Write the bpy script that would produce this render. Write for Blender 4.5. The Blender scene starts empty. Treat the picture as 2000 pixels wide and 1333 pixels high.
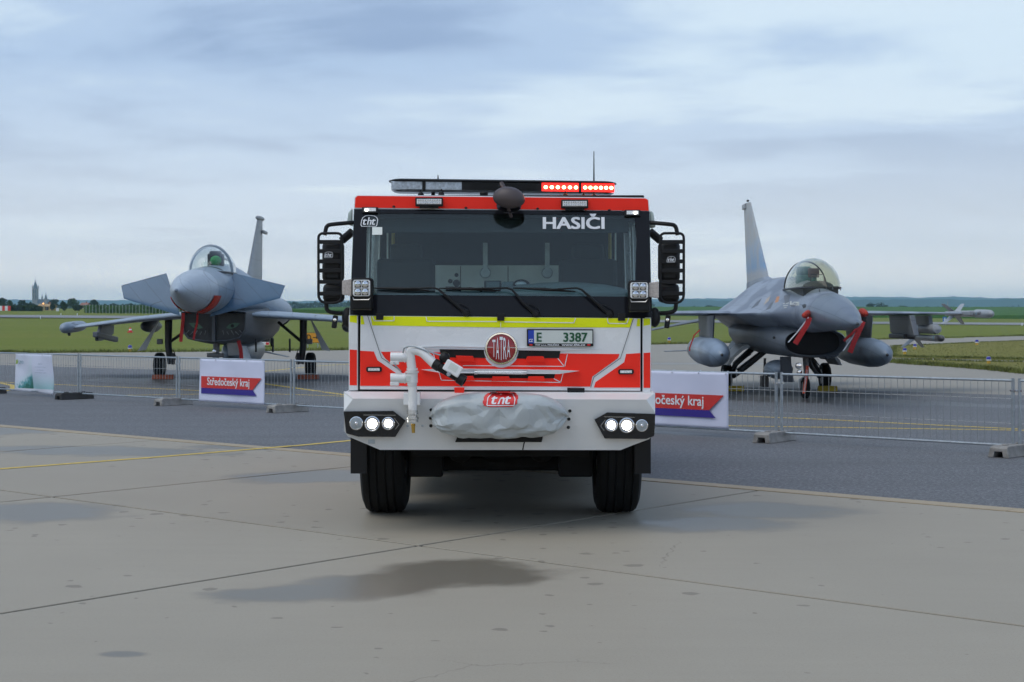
import bpy, math, random
from mathutils import Vector, Matrix, noise
R = math.radians
scene = bpy.context.scene
COL = scene.collection
# ------------------------------------------------------------------ camera
FPX, HOR, CAMH = 3000.0, 622.0, 1.76          # focal length in photo pixels, horizon row, eye height (m)
cam_d = bpy.data.cameras.new('camera'); cam = bpy.data.objects.new('camera', cam_d); COL.objects.link(cam)
cam.location = (0, 0, CAMH); cam.rotation_euler = (R(90), 0, 0)
cam_d.sensor_width = 36; cam_d.lens = 36 * FPX / 2000; cam_d.shift_y = -(666.5 - HOR) / 2000
cam_d.clip_start = 0.1; cam_d.clip_end = 30000
cam_d.dof.use_dof = True; cam_d.dof.focus_distance = 12.9; cam_d.dof.aperture_fstop = 9
scene.camera = cam
scene.render.resolution_x, scene.render.resolution_y = 1024, 682
scene.render.engine = 'CYCLES'
scene.cycles.use_denoising = True
scene.cycles.use_adaptive_sampling = True; scene.cycles.adaptive_threshold = .03; scene.cycles.max_bounces = 6; scene.cycles.transparent_max_bounces = 16
scene.cycles.volume_bounces = 3; scene.cycles.caustics_reflective = False; scene.cycles.caustics_refractive = False
scene.cycles.sample_clamp_indirect = 4
# ------------------------------------------------------------------ sky
SUN_EL, SUN_AZ = 62, 235                       # high, veiled by cloud; azimuth clockwise from +Y
world = bpy.data.worlds.new('World'); scene.world = world; world.use_nodes = True
nt = world.node_tree; nt.nodes.clear()
def wn(t, **k):
    n = nt.nodes.new(t)
    for a, b in k.items(): setattr(n, a, b)
    return n
def wmath(op, a, b=None, clamp=False):
    n = wn('ShaderNodeMath', operation=op, use_clamp=clamp)
    for i, x in enumerate((a, b)):
        if x is None: continue
        if isinstance(x, (int, float)): n.inputs[i].default_value = x
        else: nt.links.new(x, n.inputs[i])
    return n.outputs[0]
def wmix(f, a, b):
    n = wn('ShaderNodeMix', data_type='RGBA')
    for s, x in ((n.inputs[0], f), (n.inputs[6], a), (n.inputs[7], b)):
        if isinstance(x, (int, float)): s.default_value = x
        elif isinstance(x, tuple): s.default_value = (*x, 1)
        else: nt.links.new(x, s)
    return n.outputs[2]
def wramp(f, stops):
    n = wn('ShaderNodeValToRGB'); e = n.color_ramp.elements
    while len(e) < len(stops): e.new(0.5)
    for q, (p, c) in zip(e, stops): q.position = p; q.color = (*c, 1)
    n.color_ramp.interpolation = 'EASE'
    nt.links.new(f, n.inputs[0]); return n.outputs[0]
tc = wn('ShaderNodeTexCoord'); sep = wn('ShaderNodeSeparateXYZ'); nt.links.new(tc.outputs['Generated'], sep.inputs[0])
dx, dy, dz = sep.outputs
zc = wmath('MAXIMUM', dz, 0.0)
den = wmath('ADD', zc, 0.05)
cmb = wn('ShaderNodeCombineXYZ')
nt.links.new(wmath('DIVIDE', dx, den), cmb.inputs[0]); nt.links.new(wmath('DIVIDE', dy, den), cmb.inputs[1])
def cloud_noise(scale, det, rough, sx, sy, off):
    m = wn('ShaderNodeMapping'); m.inputs['Scale'].default_value = (sx, sy, 1); m.inputs['Location'].default_value = off
    m.inputs['Rotation'].default_value = (0, 0, R(14))
    nt.links.new(cmb.outputs[0], m.inputs[0])
    n = wn('ShaderNodeTexNoise'); n.inputs['Scale'].default_value = scale; n.inputs['Detail'].default_value = det
    n.inputs['Roughness'].default_value = rough; n.inputs['Distortion'].default_value = 0.35
    nt.links.new(m.outputs[0], n.inputs['Vector']); return n.outputs[0]
big = cloud_noise(0.34, 4, 0.5, 0.8, 0.62, (3.1, 1.7, 0))
fine = cloud_noise(0.9, 6, 0.55, 0.75, 0.8, (9.0, 4.0, 0))
dens = wmath('ADD', wmath('MULTIPLY', big, 0.62), wmath('MULTIPLY', fine, 0.38))
K = 10.0                                        # colours are divided by the 0.1 background strength below
def c10(r, g, b): return (r * K, g * K, b * K)
cl = wramp(dens, [(0.38, c10(0.74, 0.88, 1.0)), (0.46, c10(0.50, 0.645, 0.86)), (0.53, c10(0.345, 0.465, 0.68)), (0.63, c10(0.27, 0.37, 0.555))])
# thin bright veil low over the horizon
low = wmath('SUBTRACT', 1.0, wmath('MULTIPLY', zc, 6.2), clamp=True)
low = wmath('MULTIPLY', wmath('POWER', low, 0.9), 0.93)
veil = wramp(zc, [(0.0, c10(2.1, 1.85, 1.65)), (0.018, c10(1.50, 1.42, 1.32)), (0.05, c10(1.05, 1.07, 1.07)), (0.13, c10(0.95, 1.01, 1.05))])
cl = wmix(low, cl, veil)
sky = wn('ShaderNodeTexSky', sky_type='NISHITA', sun_disc=False)
sky.sun_elevation = R(SUN_EL); sky.sun_rotation = R(SUN_AZ); sky.air_density = 1.2; sky.dust_density = 2.0
skyc = wmix(0.94, sky.outputs[0], cl)           # a nearly closed deck: a little blue shows through
bg = wn('ShaderNodeBackground'); bg.inputs['Strength'].default_value = 0.1
nt.links.new(skyc, bg.inputs['Color'])
wo = wn('ShaderNodeOutputWorld'); nt.links.new(bg.outputs[0], wo.inputs['Surface'])
# ------------------------------------------------------------------ sun (veiled)
sl = bpy.data.lights.new('sun', 'SUN'); sl.energy = 1.3; sl.angle = R(50); sl.color = (1.0, 0.92, 0.80)
so = bpy.data.objects.new('sun', sl); COL.objects.link(so)
el, az = R(SUN_EL), R(SUN_AZ)
sd = Vector((math.sin(az) * math.cos(el), math.cos(az) * math.cos(el), math.sin(el)))
so.rotation_euler = sd.to_track_quat('Z', 'Y').to_euler(); so.location = (0, 0, 60)
scene.view_settings.view_transform = 'Standard'; scene.view_settings.look = 'None'
scene.view_settings.exposure = 0.0; scene.view_settings.gamma = 1.0; scene.view_settings.use_curve_mapping = False

# ================================================================== helpers
def gp(px, py):                                  # where a photo pixel meets level ground
    Y = FPX * CAMH / (py - HOR); return ((px - 1000) * Y / FPX, Y)
def wp(px, py, Y):                               # world point on the pixel's ray at distance Y
    return ((px - 1000) * Y / FPX, Y, CAMH - (py - HOR) * Y / FPX)
class MB:
    def __init__(s): s.v = []; s.f = []
    def add(s, vs, fs):
        o = len(s.v); s.v += [tuple(v) for v in vs]; s.f += [tuple(i + o for i in f) for f in fs]; return s
    def box(s, c, d, rot=None):
        M = rot if rot else Matrix.Identity(3)
        vs = []
        for x in (-.5, .5):
            for y in (-.5, .5):
                for z in (-.5, .5): vs.append(Vector(c) + M @ Vector((x * d[0], y * d[1], z * d[2])))
        return s.add(vs, [(0, 1, 3, 2), (4, 6, 7, 5), (0, 4, 5, 1), (2, 3, 7, 6), (0, 2, 6, 4), (1, 5, 7, 3)])
    def prism(s, pts, vec):
        n = len(pts); vec = Vector(vec); a = [Vector(p) for p in pts]; b = [p + vec for p in a]
        nrm = Vector((0, 0, 0))
        for i in range(n): nrm += a[i].cross(a[(i + 1) % n])
        if nrm.dot(vec) > 0: a, b = b, a; a_, b_ = a, b
        fs = [tuple(range(n)), tuple(range(2 * n - 1, n - 1, -1))]
        for i in range(n): j = (i + 1) % n; fs.append((i, i + n, j + n, j))
        return s.add(a + b, fs)
    def loft(s, rings, cap0=True, cap1=True, closed=True):
        n = len(rings[0]); vs = [p for r in rings for p in r]; fs = []
        for k in range(len(rings) - 1):
            for i in range(n if closed else n - 1):
                j = (i + 1) % n; fs.append((k * n + i, k * n + j, (k + 1) * n + j, (k + 1) * n + i))
        if closed and cap0: fs.append(tuple(range(n - 1, -1, -1)))
        if closed and cap1: fs.append(tuple((len(rings) - 1) * n + i for i in range(n)))
        return s.add(vs, fs)
    def tube(s, path, r, n=10, cap=True, up=None):
        P = [Vector(p) for p in path]; rings = []; prev = None
        for i, p in enumerate(P):
            t = (P[min(i + 1, len(P) - 1)] - P[max(i - 1, 0)]).normalized()
            if prev is None:
                a = Vector((0, 0, 1)) if abs(t.z) < .9 else Vector((1, 0, 0)); u = t.cross(a).normalized()
            else: u = (prev - t * prev.dot(t)).normalized()
            prev = u; w = t.cross(u); rr = r[i] if isinstance(r, (list, tuple)) else r
            rings.append([p + (u * math.cos(2 * math.pi * k / n) + w * math.sin(2 * math.pi * k / n)) * rr for k in range(n)])
        return s.loft(rings, cap, cap)
    def lathe(s, prof, o, axis, n=24, cap=True):
        a = Vector(axis).normalized(); q = Vector((0, 0, 1)) if abs(a.z) < .9 else Vector((1, 0, 0))
        u = a.cross(q).normalized(); w = a.cross(u); o = Vector(o)
        rings = [[o + a * h + (u * math.cos(2 * math.pi * k / n) + w * math.sin(2 * math.pi * k / n)) * max(r, 1e-4) for k in range(n)] for r, h in prof]
        return s.loft(rings, cap, cap)
    def ell(s, c, r, nu=20, nv=12, fn=None):
        rings = []
        for i in range(nv + 1):
            t = math.pi * i / nv; z = -math.cos(t); q = max(math.sin(t), 1e-3)
            ring = []
            for k in range(nu):
                p = Vector((math.cos(2 * math.pi * k / nu) * q, math.sin(2 * math.pi * k / nu) * q, z))
                if fn: p = fn(p)
                ring.append((c[0] + p[0] * r[0], c[1] + p[1] * r[1], c[2] + p[2] * r[2]))
            rings.append(ring)
        return s.loft(rings)
    def foil(s, ale, ate, ble, bte, ta, tb, nrm, steps=1):
        prof = [(0, 0), (.04, .55), (.15, .9), (.4, 1), (.75, .55), (1, .03), (1, -.03), (.75, -.45), (.4, -.8), (.15, -.75), (.04, -.5)]
        nrm = Vector(nrm); rings = []
        for k in range(steps + 1):
            t = k / steps; le = Vector(ale).lerp(Vector(ble), t); te = Vector(ate).lerp(Vector(bte), t); th = ta + (tb - ta) * t
            rings.append([le.lerp(te, c) + nrm * (h * th / 2) for c, h in prof])
        return s.loft(rings)
def rbend(pts, rad, n=5):                         # polyline with rounded corners
    P = [Vector(p) for p in pts]; out = [P[0]]
    for i in range(1, len(P) - 1):
        a, b, c = P[i - 1], P[i], P[i + 1]; r = min(rad, (a - b).length * .45, (c - b).length * .45)
        p0 = b + (a - b).normalized() * r; p1 = b + (c - b).normalized() * r
        for k in range(n + 1):
            t = k / n; out.append(p0 * (1 - t) ** 2 + b * 2 * t * (1 - t) + p1 * t * t)
    return out + [P[-1]]
def obj(name, mb, mat, parent=None, smooth=35, bevel=None, kind=None, label=None, flip=False, recalc=True):
    me = bpy.data.meshes.new(name); me.from_pydata(mb.v, [], mb.f)
    if recalc:
        import bmesh
        bm = bmesh.new(); bm.from_mesh(me); bmesh.ops.recalc_face_normals(bm, faces=bm.faces); bm.to_mesh(me); bm.free()
    if smooth:
        me.shade_smooth(); me.set_sharp_from_angle(angle=R(smooth))
    o = bpy.data.objects.new(name, me); COL.objects.link(o)
    if mat is not None: me.materials.append(mat)
    if parent is not None: o.parent = parent
    if bevel:
        b = o.modifiers.new('bevel', 'BEVEL'); b.width = bevel; b.segments = 2; b.limit_method = 'ANGLE'; b.angle_limit = R(40)
    if kind: o['kind'] = kind
    if label: o['label'] = label
    return o
def tag(o, label, cat=None, group=None, kind=None):
    o['label'] = label
    if cat: o['category'] = cat
    if group: o['group'] = group
    if kind: o['kind'] = kind
    return o
def empty(name, loc, rz=0, label=None, cat=None, group=None):
    o = bpy.data.objects.new(name, None); COL.objects.link(o); o.location = loc; o.rotation_euler = (0, 0, rz); o.empty_display_size = .3
    if label: tag(o, label, cat, group)
    return o
ACC = {'č': ('c', 'v'), 'ř': ('r', 'v'), 'ě': ('e', 'v'), 'ý': ('y', 'a'), 'í': ('i', 'a'), 'ó': ('o', 'a'), 'é': ('e', 'a'), 'Č': ('C', 'v')}
def raw_text(s, shear=0.0, spacing=1.0):
    cu = bpy.data.curves.new('t', 'FONT'); cu.body = s; cu.shear = shear; cu.resolution_u = 4; cu.space_character = spacing
    o = bpy.data.objects.new('t', cu); COL.objects.link(o)
    dg = bpy.context.evaluated_depsgraph_get(); me = bpy.data.meshes.new_from_object(o.evaluated_get(dg))
    v = [tuple(q.co) for q in me.vertices]; f = [tuple(p.vertices) for p in me.polygons]
    bpy.data.objects.remove(o); bpy.data.curves.remove(cu); bpy.data.meshes.remove(me); return v, f
def text_mb(s, bold=0.0, shear=0.0, spacing=1.0):
    plain = ''.join(ACC[c][0] if c in ACC else c for c in s); v, f = raw_text(plain, shear, spacing); base = MB(); base.add(v, f)
    for i, c in enumerate(s):
        if c not in ACC: continue
        x1 = max(q[0] for q in raw_text(plain[:i + 1], shear, spacing)[0]); g = raw_text(ACC[c][0])[0]; w = max(q[0] for q in g) - min(q[0] for q in g); cx = x1 - w / 2; top = max(q[1] for q in g) + .05
        if ACC[c][1] == 'v': base.add([(cx - .13, top + .15, 0), (cx - .045, top + .15, 0), (cx, top + .075, 0), (cx + .045, top + .15, 0), (cx + .13, top + .15, 0), (cx + .04, top, 0), (cx - .04, top, 0)], [(0, 6, 2, 1), (6, 5, 2), (5, 4, 3, 2)])
        else: base.add([(cx - .04, top, 0), (cx + .03, top, 0), (cx + .14, top + .16, 0), (cx + .04, top + .16, 0)], [(0, 1, 2, 3)])
    if bold <= 0: return base
    mb = MB(); k = 0
    for dx_, dy_ in ((-1, -.6), (1, -.6), (1, .6), (-1, .6), (0, 0)):
        mb.add([(x + dx_ * bold, y + dy_ * bold, .0015 * k) for x, y, z in base.v], base.f); k += 1
    return mb
def tht_mb(bold=.018, shear=.25):
    mb = MB(); x = 0.0
    for ch, h in (('t', .80), ('h', 1.0), ('t', .80)):             # the middle letter stands taller
        g = text_mb(ch, bold, shear); xs_ = [v[0] for v in g.v]; ys_ = [v[1] for v in g.v]; w = .40 if ch == 'h' else .34
        mb.add([(x + (a - min(xs_)) / (max(xs_) - min(xs_)) * w, (b - min(ys_)) / (max(ys_) - min(ys_)) * h, c) for a, b, c in g.v], g.f); x += w * 1.0
    return mb
def text_obj(name, s, bl, right, up, w, h, mat, parent, bold=0.02, shear=0.0, spacing=1.0, ht=0.002):
    """lettering fitted into a w x h box at corner bl, raised ht off its surface"""
    mb = tht_mb() if s == 'tht' else text_mb(s, bold, shear, spacing=spacing)
    xs = [v[0] for v in mb.v]; ys = [v[1] for v in mb.v]; x0, y0 = min(xs), min(ys); sx = w / (max(xs) - x0); sy = h / (max(ys) - y0)
    rt, u = Vector(right).normalized(), Vector(up).normalized(); n = rt.cross(u); b = Vector(bl) + n * ht
    mb.v = [tuple(b + rt * ((x - x0) * sx) + u * ((y - y0) * sy) + n * (z * .12)) for x, y, z in mb.v]
    return obj(name, mb, mat, parent, smooth=None, recalc=False)
# ------------------------------------------------------------------ materials
def mat(name, col, rough=.5, metal=0, coat=0, var=0.06, vscale=6, bump=0, bscale=60, rvar=.08, emit=None, estr=0, spec=.5, trans=0):
    m = bpy.data.materials.new(name); m.use_nodes = True; t = m.node_tree; p = t.nodes['Principled BSDF']
    p.inputs['Metallic'].default_value = metal; p.inputs['Coat Weight'].default_value = coat; p.inputs['Coat Roughness'].default_value = .08
    p.inputs['Specular IOR Level'].default_value = spec; p.inputs['Transmission Weight'].default_value = trans
    tcn = t.nodes.new('ShaderNodeTexCoord')
    n = t.nodes.new('ShaderNodeTexNoise'); n.inputs['Scale'].default_value = vscale; n.inputs['Detail'].default_value = 5
    t.links.new(tcn.outputs['Object'], n.inputs['Vector'])
    r = t.nodes.new('ShaderNodeValToRGB'); r.color_ramp.elements[0].position = .3; r.color_ramp.elements[1].position = .7
    c = Vector(col); r.color_ramp.elements[0].color = (*[max(0, x * (1 - var)) for x in c], 1); r.color_ramp.elements[1].color = (*[min(1, x * (1 + var)) for x in c], 1)
    t.links.new(n.outputs[0], r.inputs[0]); t.links.new(r.outputs[0], p.inputs['Base Color'])
    mr = t.nodes.new('ShaderNodeMapRange'); mr.inputs[3].default_value = max(.02, rough - rvar); mr.inputs[4].default_value = min(1, rough + rvar)
    t.links.new(n.outputs[0], mr.inputs[0]); t.links.new(mr.outputs[0], p.inputs['Roughness'])
    if bump:
        n2 = t.nodes.new('ShaderNodeTexNoise'); n2.inputs['Scale'].default_value = bscale; n2.inputs['Detail'].default_value = 4
        t.links.new(tcn.outputs['Object'], n2.inputs['Vector'])
        b = t.nodes.new('ShaderNodeBump'); b.inputs['Strength'].default_value = bump; b.inputs['Distance'].default_value = .02
        t.links.new(n2.outputs[0], b.inputs['Height']); t.links.new(b.outputs[0], p.inputs['Normal'])
    if emit: p.inputs['Emission Color'].default_value = (*emit, 1); p.inputs['Emission Strength'].default_value = estr
    return m
def glass(name, tint, rough=.0, refl=1.0):
    m = bpy.data.materials.new(name); m.use_nodes = True; t = m.node_tree; t.nodes.clear()
    o = t.nodes.new('ShaderNodeOutputMaterial'); mx = t.nodes.new('ShaderNodeMixShader')
    tr = t.nodes.new('ShaderNodeBsdfTransparent'); tr.inputs[0].default_value = (*tint, 1)
    gl = t.nodes.new('ShaderNodeBsdfGlossy'); gl.inputs['Roughness'].default_value = rough; gl.inputs[0].default_value = (refl, refl, refl, 1)
    lw = t.nodes.new('ShaderNodeLayerWeight'); lw.inputs[0].default_value = .5      # facing is the same from both sides of the pane
    pw = t.nodes.new('ShaderNodeMath'); pw.operation = 'POWER'; pw.inputs[1].default_value = 5; t.links.new(lw.outputs['Facing'], pw.inputs[0])
    fr = t.nodes.new('ShaderNodeMath'); fr.operation = 'MULTIPLY_ADD'; fr.inputs[1].default_value = .95; fr.inputs[2].default_value = .03; t.links.new(pw.outputs[0], fr.inputs[0])
    t.links.new(fr.outputs[0], mx.inputs[0]); t.links.new(tr.outputs[0], mx.inputs[1]); t.links.new(gl.outputs[0], mx.inputs[2]); t.links.new(mx.outputs[0], o.inputs[0])
    return m
M = {}
M['white'] = mat('white_paint', (.77, .79, .81), .28, coat=.4, var=.035, vscale=2.2)
M['bumper_white'] = mat('bumper_paint', (.74, .75, .75), .38, coat=.2, var=.04, vscale=4, bump=.02, bscale=300)
M['red'] = mat('fluorescent_red_film', (1.0, .036, .020), .45, var=.015, spec=.18)
M['yellow'] = mat('fluorescent_yellow_film', (.84, .90, .012), .45, var=.02, spec=.18)
M['black'] = mat('black_plastic', (.009, .009, .010), .45, var=.2, rvar=.1, spec=.3)
M['blackgloss'] = mat('black_gloss', (.010, .010, .012), .14, coat=.25, var=.1, rvar=.03, spec=.35)
M['dark'] = mat('dark_underside', (.009, .009, .009), .8, var=.3, spec=.2)
M['grille_dark'] = mat('grille_void', (.006, .006, .006), .8)
M['rubber'] = mat('tyre_rubber', (.0085, .009, .009), .8, var=.3, vscale=12, spec=.25, bump=.15, bscale=90)
M['rim'] = mat('wheel_rim_grey', (.25, .25, .26), .4, metal=.6)
M['steel'] = mat('bright_steel', (.62, .63, .64), .28, metal=1)
M['chrome'] = mat('chrome', (.8, .8, .82), .08, metal=1, var=.02, rvar=.03)
M['galv'] = mat('galvanised_steel', (.40, .44, .47), .42, metal=.75, var=.15, vscale=20)
M['brass'] = mat('brass', (.55, .36, .09), .3, metal=1)
M['tarp'] = mat('grey_tarpaulin', (.46, .50, .515), .30, var=.05, vscale=5, bump=.06, bscale=45)
M['badge_red'] = mat('badge_red_enamel', (.32, .012, .012), .18, coat=.8, var=.06)
M['logo_red'] = mat('logo_red', (.72, .03, .03), .4)
M['print_white'] = mat('print_white', (.80, .82, .86), .5, var=.02)
M['plate_white'] = mat('plate_white', (.62, .66, .63), .4, var=.02)
M['plate_green'] = mat('plate_green', (.01, .09, .035), .5)
M['eu_blue'] = mat('band_blue', (.01, .05, .42), .4)
M['led_white'] = mat('led_lens', (.75, .78, .80), .12, var=.3, vscale=120)
M['lamp_on'] = mat('lamp_lit', (1, 1, .95), .2, emit=(1.0, .93, .80), estr=14)
M['marker_on'] = mat('marker_lit', (1, 1, .95), .2, emit=(1.0, .92, .78), estr=9)
M['red_led'] = mat('red_led_core', (1, .2, .1), .2, emit=(1.0, .30, .12), estr=22)
M['red_lens'] = mat('red_lens_lit', (.6, .01, .005), .15, emit=(1.0, .015, .008), estr=1.7, coat=.5)
M['interior'] = mat('cab_interior_dark', (.030, .036, .040), .8)
M['dash'] = mat('dashboard', (.085, .125, .14), .6)
M['cabpanel'] = mat('cab_rear_panel', (.86, .90, .86), .5)
M['trim_yellow'] = mat('grab_bar_yellow', (.55, .42, .08), .5)
M['windscreen'] = glass('windscreen_glass', (.86, .94, .94))
M['sideglass'] = glass('side_glass', (.90, .94, .94))
M['lens'] = glass('lamp_lens', (.9, .92, .93))
M['amber_lens'] = mat('clear_indicator_lens', (.42, .38, .36), .2, coat=.6, var=.25, vscale=60)
M['corner_lens'] = mat('corner_lamp_lens', (.42, .50, .47), .12, coat=.8, var=.2, vscale=14)
# ================================================================== the ground
def lerp_knots(kn, y):
    if y <= kn[0][0]: return kn[0][1]
    for (a, za), (b, zb) in zip(kn, kn[1:]):
        if y <= b: return za + (zb - za) * (y - a) / (b - a)
    return kn[-1][1]
KL = [(110, -.05), (300, 2.16), (450, 4.0), (700, 6.2), (1100, 5.0), (2000, 0), (12000, 0)]
KR = [(160, -.05), (300, .61), (450, 1.46), (700, 5.9), (1100, 5.0), (2000, 0), (12000, 0)]
def tz(x, y):
    f = min(1, max(0, (x / max(y, 30) + 1 / 3) * 1.5)); return lerp_knots(KL, y) * (1 - f) + lerp_knots(KR, y) * f
def nodes_mat(name):
    m = bpy.data.materials.new(name); m.use_nodes = True; return m, m.node_tree, m.node_tree.nodes['Principled BSDF']
def N(t, typ, **k):
    n = t.nodes.new(typ)
    for a, b in k.items(): setattr(n, a, b)
    return n
def tnoise(t, vec, scale, det=4, rough=.5):
    n = N(t, 'ShaderNodeTexNoise'); n.inputs['Scale'].default_value = scale; n.inputs['Detail'].default_value = det; n.inputs['Roughness'].default_value = rough
    t.links.new(vec, n.inputs['Vector']); return n.outputs[0]
def tramp(t, f, stops):
    n = N(t, 'ShaderNodeValToRGB'); e = n.color_ramp.elements
    while len(e) < len(stops): e.new(.5)
    for q, (p, c) in zip(e, stops): q.position = p; q.color = (*c, 1)
    t.links.new(f, n.inputs[0]); return n.outputs[0]
def tmath(t, op, a, b=None, clamp=False):
    n = N(t, 'ShaderNodeMath', operation=op, use_clamp=clamp)
    for i, x in enumerate((a, b)):
        if x is None: continue
        if isinstance(x, (int, float)): n.inputs[i].default_value = x
        else: t.links.new(x, n.inputs[i])
    return n.outputs[0]
def tmix(t, f, a, b, typ='MIX'):
    n = N(t, 'ShaderNodeMix', data_type='RGBA', blend_type=typ)
    for s, x in ((n.inputs[0], f), (n.inputs[6], a), (n.inputs[7], b)):
        if isinstance(x, (int, float)): s.default_value = x
        elif isinstance(x, tuple): s.default_value = (*x, 1)
        else: t.links.new(x, s)
    return n.outputs[2]
def tbump(t, p, h, st, dist=.01):
    b = N(t, 'ShaderNodeBump'); b.inputs['Strength'].default_value = st; b.inputs['Distance'].default_value = dist
    t.links.new(h, b.inputs['Height']); t.links.new(b.outputs[0], p.inputs['Normal'])
def wet_mask(t, pos, patches, edge=1.0):
    wob = tnoise(t, pos, 1.6, 6, .6); acc = None
    for (cx, cy, ang, a, b) in patches:
        mp = N(t, 'ShaderNodeMapping', vector_type='TEXTURE'); mp.inputs['Location'].default_value = (cx, cy, 0)
        mp.inputs['Rotation'].default_value = (0, 0, R(ang)); mp.inputs['Scale'].default_value = (a, b, 1000)
        t.links.new(pos, mp.inputs[0]); ln = N(t, 'ShaderNodeVectorMath', operation='LENGTH'); t.links.new(mp.outputs[0], ln.inputs[0])
        d = tmath(t, 'ADD', ln.outputs['Value'], tmath(t, 'MULTIPLY', tmath(t, 'SUBTRACT', wob, .5), 1.25))
        mr = N(t, 'ShaderNodeMapRange', interpolation_type='SMOOTHSTEP'); mr.inputs[1].default_value = 1.0; mr.inputs[2].default_value = 1 - edge * .45
        mr.inputs[3].default_value = 0; mr.inputs[4].default_value = 1
        t.links.new(d, mr.inputs[0]); acc = mr.outputs[0] if acc is None else tmath(t, 'MAXIMUM', acc, mr.outputs[0])
    return acc
# --- concrete
def make_concrete(name, base, patches, spots=True):
    m, t, p = nodes_mat(name); g = N(t, 'ShaderNodeNewGeometry'); pos = g.outputs['Position']
    c = tramp(t, tnoise(t, pos, .55, 6, .6), [(.3, tuple(x * .88 for x in base)), (.7, tuple(x * 1.07 for x in base))])
    c = tmix(t, .55, c, tramp(t, tnoise(t, pos, 60, 5, .65), [(.3, tuple(x * .86 for x in base)), (.7, tuple(x * 1.1 for x in base))]))
    # brushed-finish streaks and pale tyre traces
    mp = N(t, 'ShaderNodeMapping'); mp.inputs['Rotation'].default_value = (0, 0, R(40)); mp.inputs['Scale'].default_value = (.35, 6, 1); t.links.new(pos, mp.inputs[0])
    c = tmix(t, tmath(t, 'MULTIPLY', tnoise(t, mp.outputs[0], 1.3, 5), .35), c, tuple(x * .8 for x in base))
    oi = N(t, 'ShaderNodeObjectInfo'); tone = tmath(t, 'ADD', tmath(t, 'MULTIPLY', oi.outputs['Random'], .08), .95)
    hsv = N(t, 'ShaderNodeHueSaturation'); t.links.new(c, hsv.inputs['Color']); t.links.new(tone, hsv.inputs['Value']); c = hsv.outputs[0]
    rough = .62
    if spots:
        v = N(t, 'ShaderNodeTexVoronoi', feature='F1', voronoi_dimensions='2D'); v.inputs['Scale'].default_value = 3.2; v.inputs['Randomness'].default_value = 1
        dst = N(t, 'ShaderNodeVectorMath', operation='ADD'); sc = N(t, 'ShaderNodeVectorMath', operation='SCALE'); sc.inputs[3].default_value = .12
        nn = N(t, 'ShaderNodeTexNoise'); nn.inputs['Scale'].default_value = 9; t.links.new(pos, nn.inputs['Vector']); t.links.new(nn.outputs[1], sc.inputs[0])
        t.links.new(pos, dst.inputs[0]); t.links.new(sc.outputs[0], dst.inputs[1]); t.links.new(dst.outputs[0], v.inputs['Vector'])
        sp = N(t, 'ShaderNodeSeparateColor'); t.links.new(v.outputs['Color'], sp.inputs[0])
        zone = N(t, 'ShaderNodeMapRange'); zone.inputs[1].default_value = .42; zone.inputs[2].default_value = .56; t.links.new(tnoise(t, pos, .28, 2), zone.inputs[0])
        thr = tmath(t, 'MULTIPLY', tmath(t, 'SUBTRACT', sp.outputs[0], .45, True), .42)
        thr = tmath(t, 'MULTIPLY', thr, zone.outputs[0])
        df = tmath(t, 'SUBTRACT', thr, v.outputs['Distance'])
        ms = N(t, 'ShaderNodeMapRange', interpolation_type='SMOOTHSTEP'); ms.inputs[1].default_value = 0; ms.inputs[2].default_value = .035; t.links.new(df, ms.inputs[0])
        c = tmix(t, tmath(t, 'MULTIPLY', ms.outputs[0], .62), c, tuple(x * .45 for x in base))
    if spots:
        vc = N(t, 'ShaderNodeTexVoronoi', feature='DISTANCE_TO_EDGE', voronoi_dimensions='2D'); vc.inputs['Scale'].default_value = .23; t.links.new(dst.outputs[0], vc.inputs['Vector'])
        cm = N(t, 'ShaderNodeMapRange', interpolation_type='SMOOTHSTEP'); cm.inputs[1].default_value = .0022; cm.inputs[2].default_value = .0006; t.links.new(vc.outputs['Distance'], cm.inputs[0])
        gate = N(t, 'ShaderNodeMapRange'); gate.inputs[1].default_value = .52; gate.inputs[2].default_value = .60; t.links.new(tnoise(t, pos, .5, 3), gate.inputs[0])
        c = tmix(t, tmath(t, 'MULTIPLY', tmath(t, 'MULTIPLY', cm.outputs[0], gate.outputs[0]), .55), c, tuple(x * .4 for x in base))
    if patches:
        w = wet_mask(t, pos, patches)
        c = tmix(t, w, c, (base[0] * .46, base[1] * .45, base[2] * .43))
        mr = N(t, 'ShaderNodeMapRange'); mr.inputs[3].default_value = .66; mr.inputs[4].default_value = .37; t.links.new(w, mr.inputs[0]); t.links.new(mr.outputs[0], p.inputs['Roughness'])
    else: p.inputs['Roughness'].default_value = rough
    t.links.new(c, p.inputs['Base Color']); p.inputs['Specular IOR Level'].default_value = .3; tbump(t, p, tnoise(t, pos, 110, 4), .18, .004)
    return m
patches = [(-1.25, 9.85, 14, .85, .42), (-.75, 10.25, 28, .85, .52), (-.32, 10.62, 4, .80, .66), (1.75, 13.1, 0, .85, .60), (2.35, 14.1, -6, .95, .75), (-4.45, 13.95, -5, 1.15, .9),
           (-5.6, 20.4, -12, 2.3, .85), (-3.4, 21.0, 0, 1.3, .6), (-2.2, 17.1, 10, 1.15, .9), (-8.3, 24.0, -20, 1.5, .9), (-2.05, 8.05, 0, .16, .10)]
M['concrete'] = make_concrete('apron_concrete', (.365, .325, .258), patches)
M['strip'] = make_concrete('kerb_strip_concrete', (.40, .325, .22), None, False)
M['concrete_far'] = make_concrete('far_apron_concrete', (.325, .295, .245), [(6, 60, 0, 8, 1.5), (-14, 66, -10, 9, 1.4)], False)
m, t, p = nodes_mat('joint_filler'); p.inputs['Base Color'].default_value = (.012, .011, .01, 1); p.inputs['Roughness'].default_value = .9; M['joint'] = m
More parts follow.
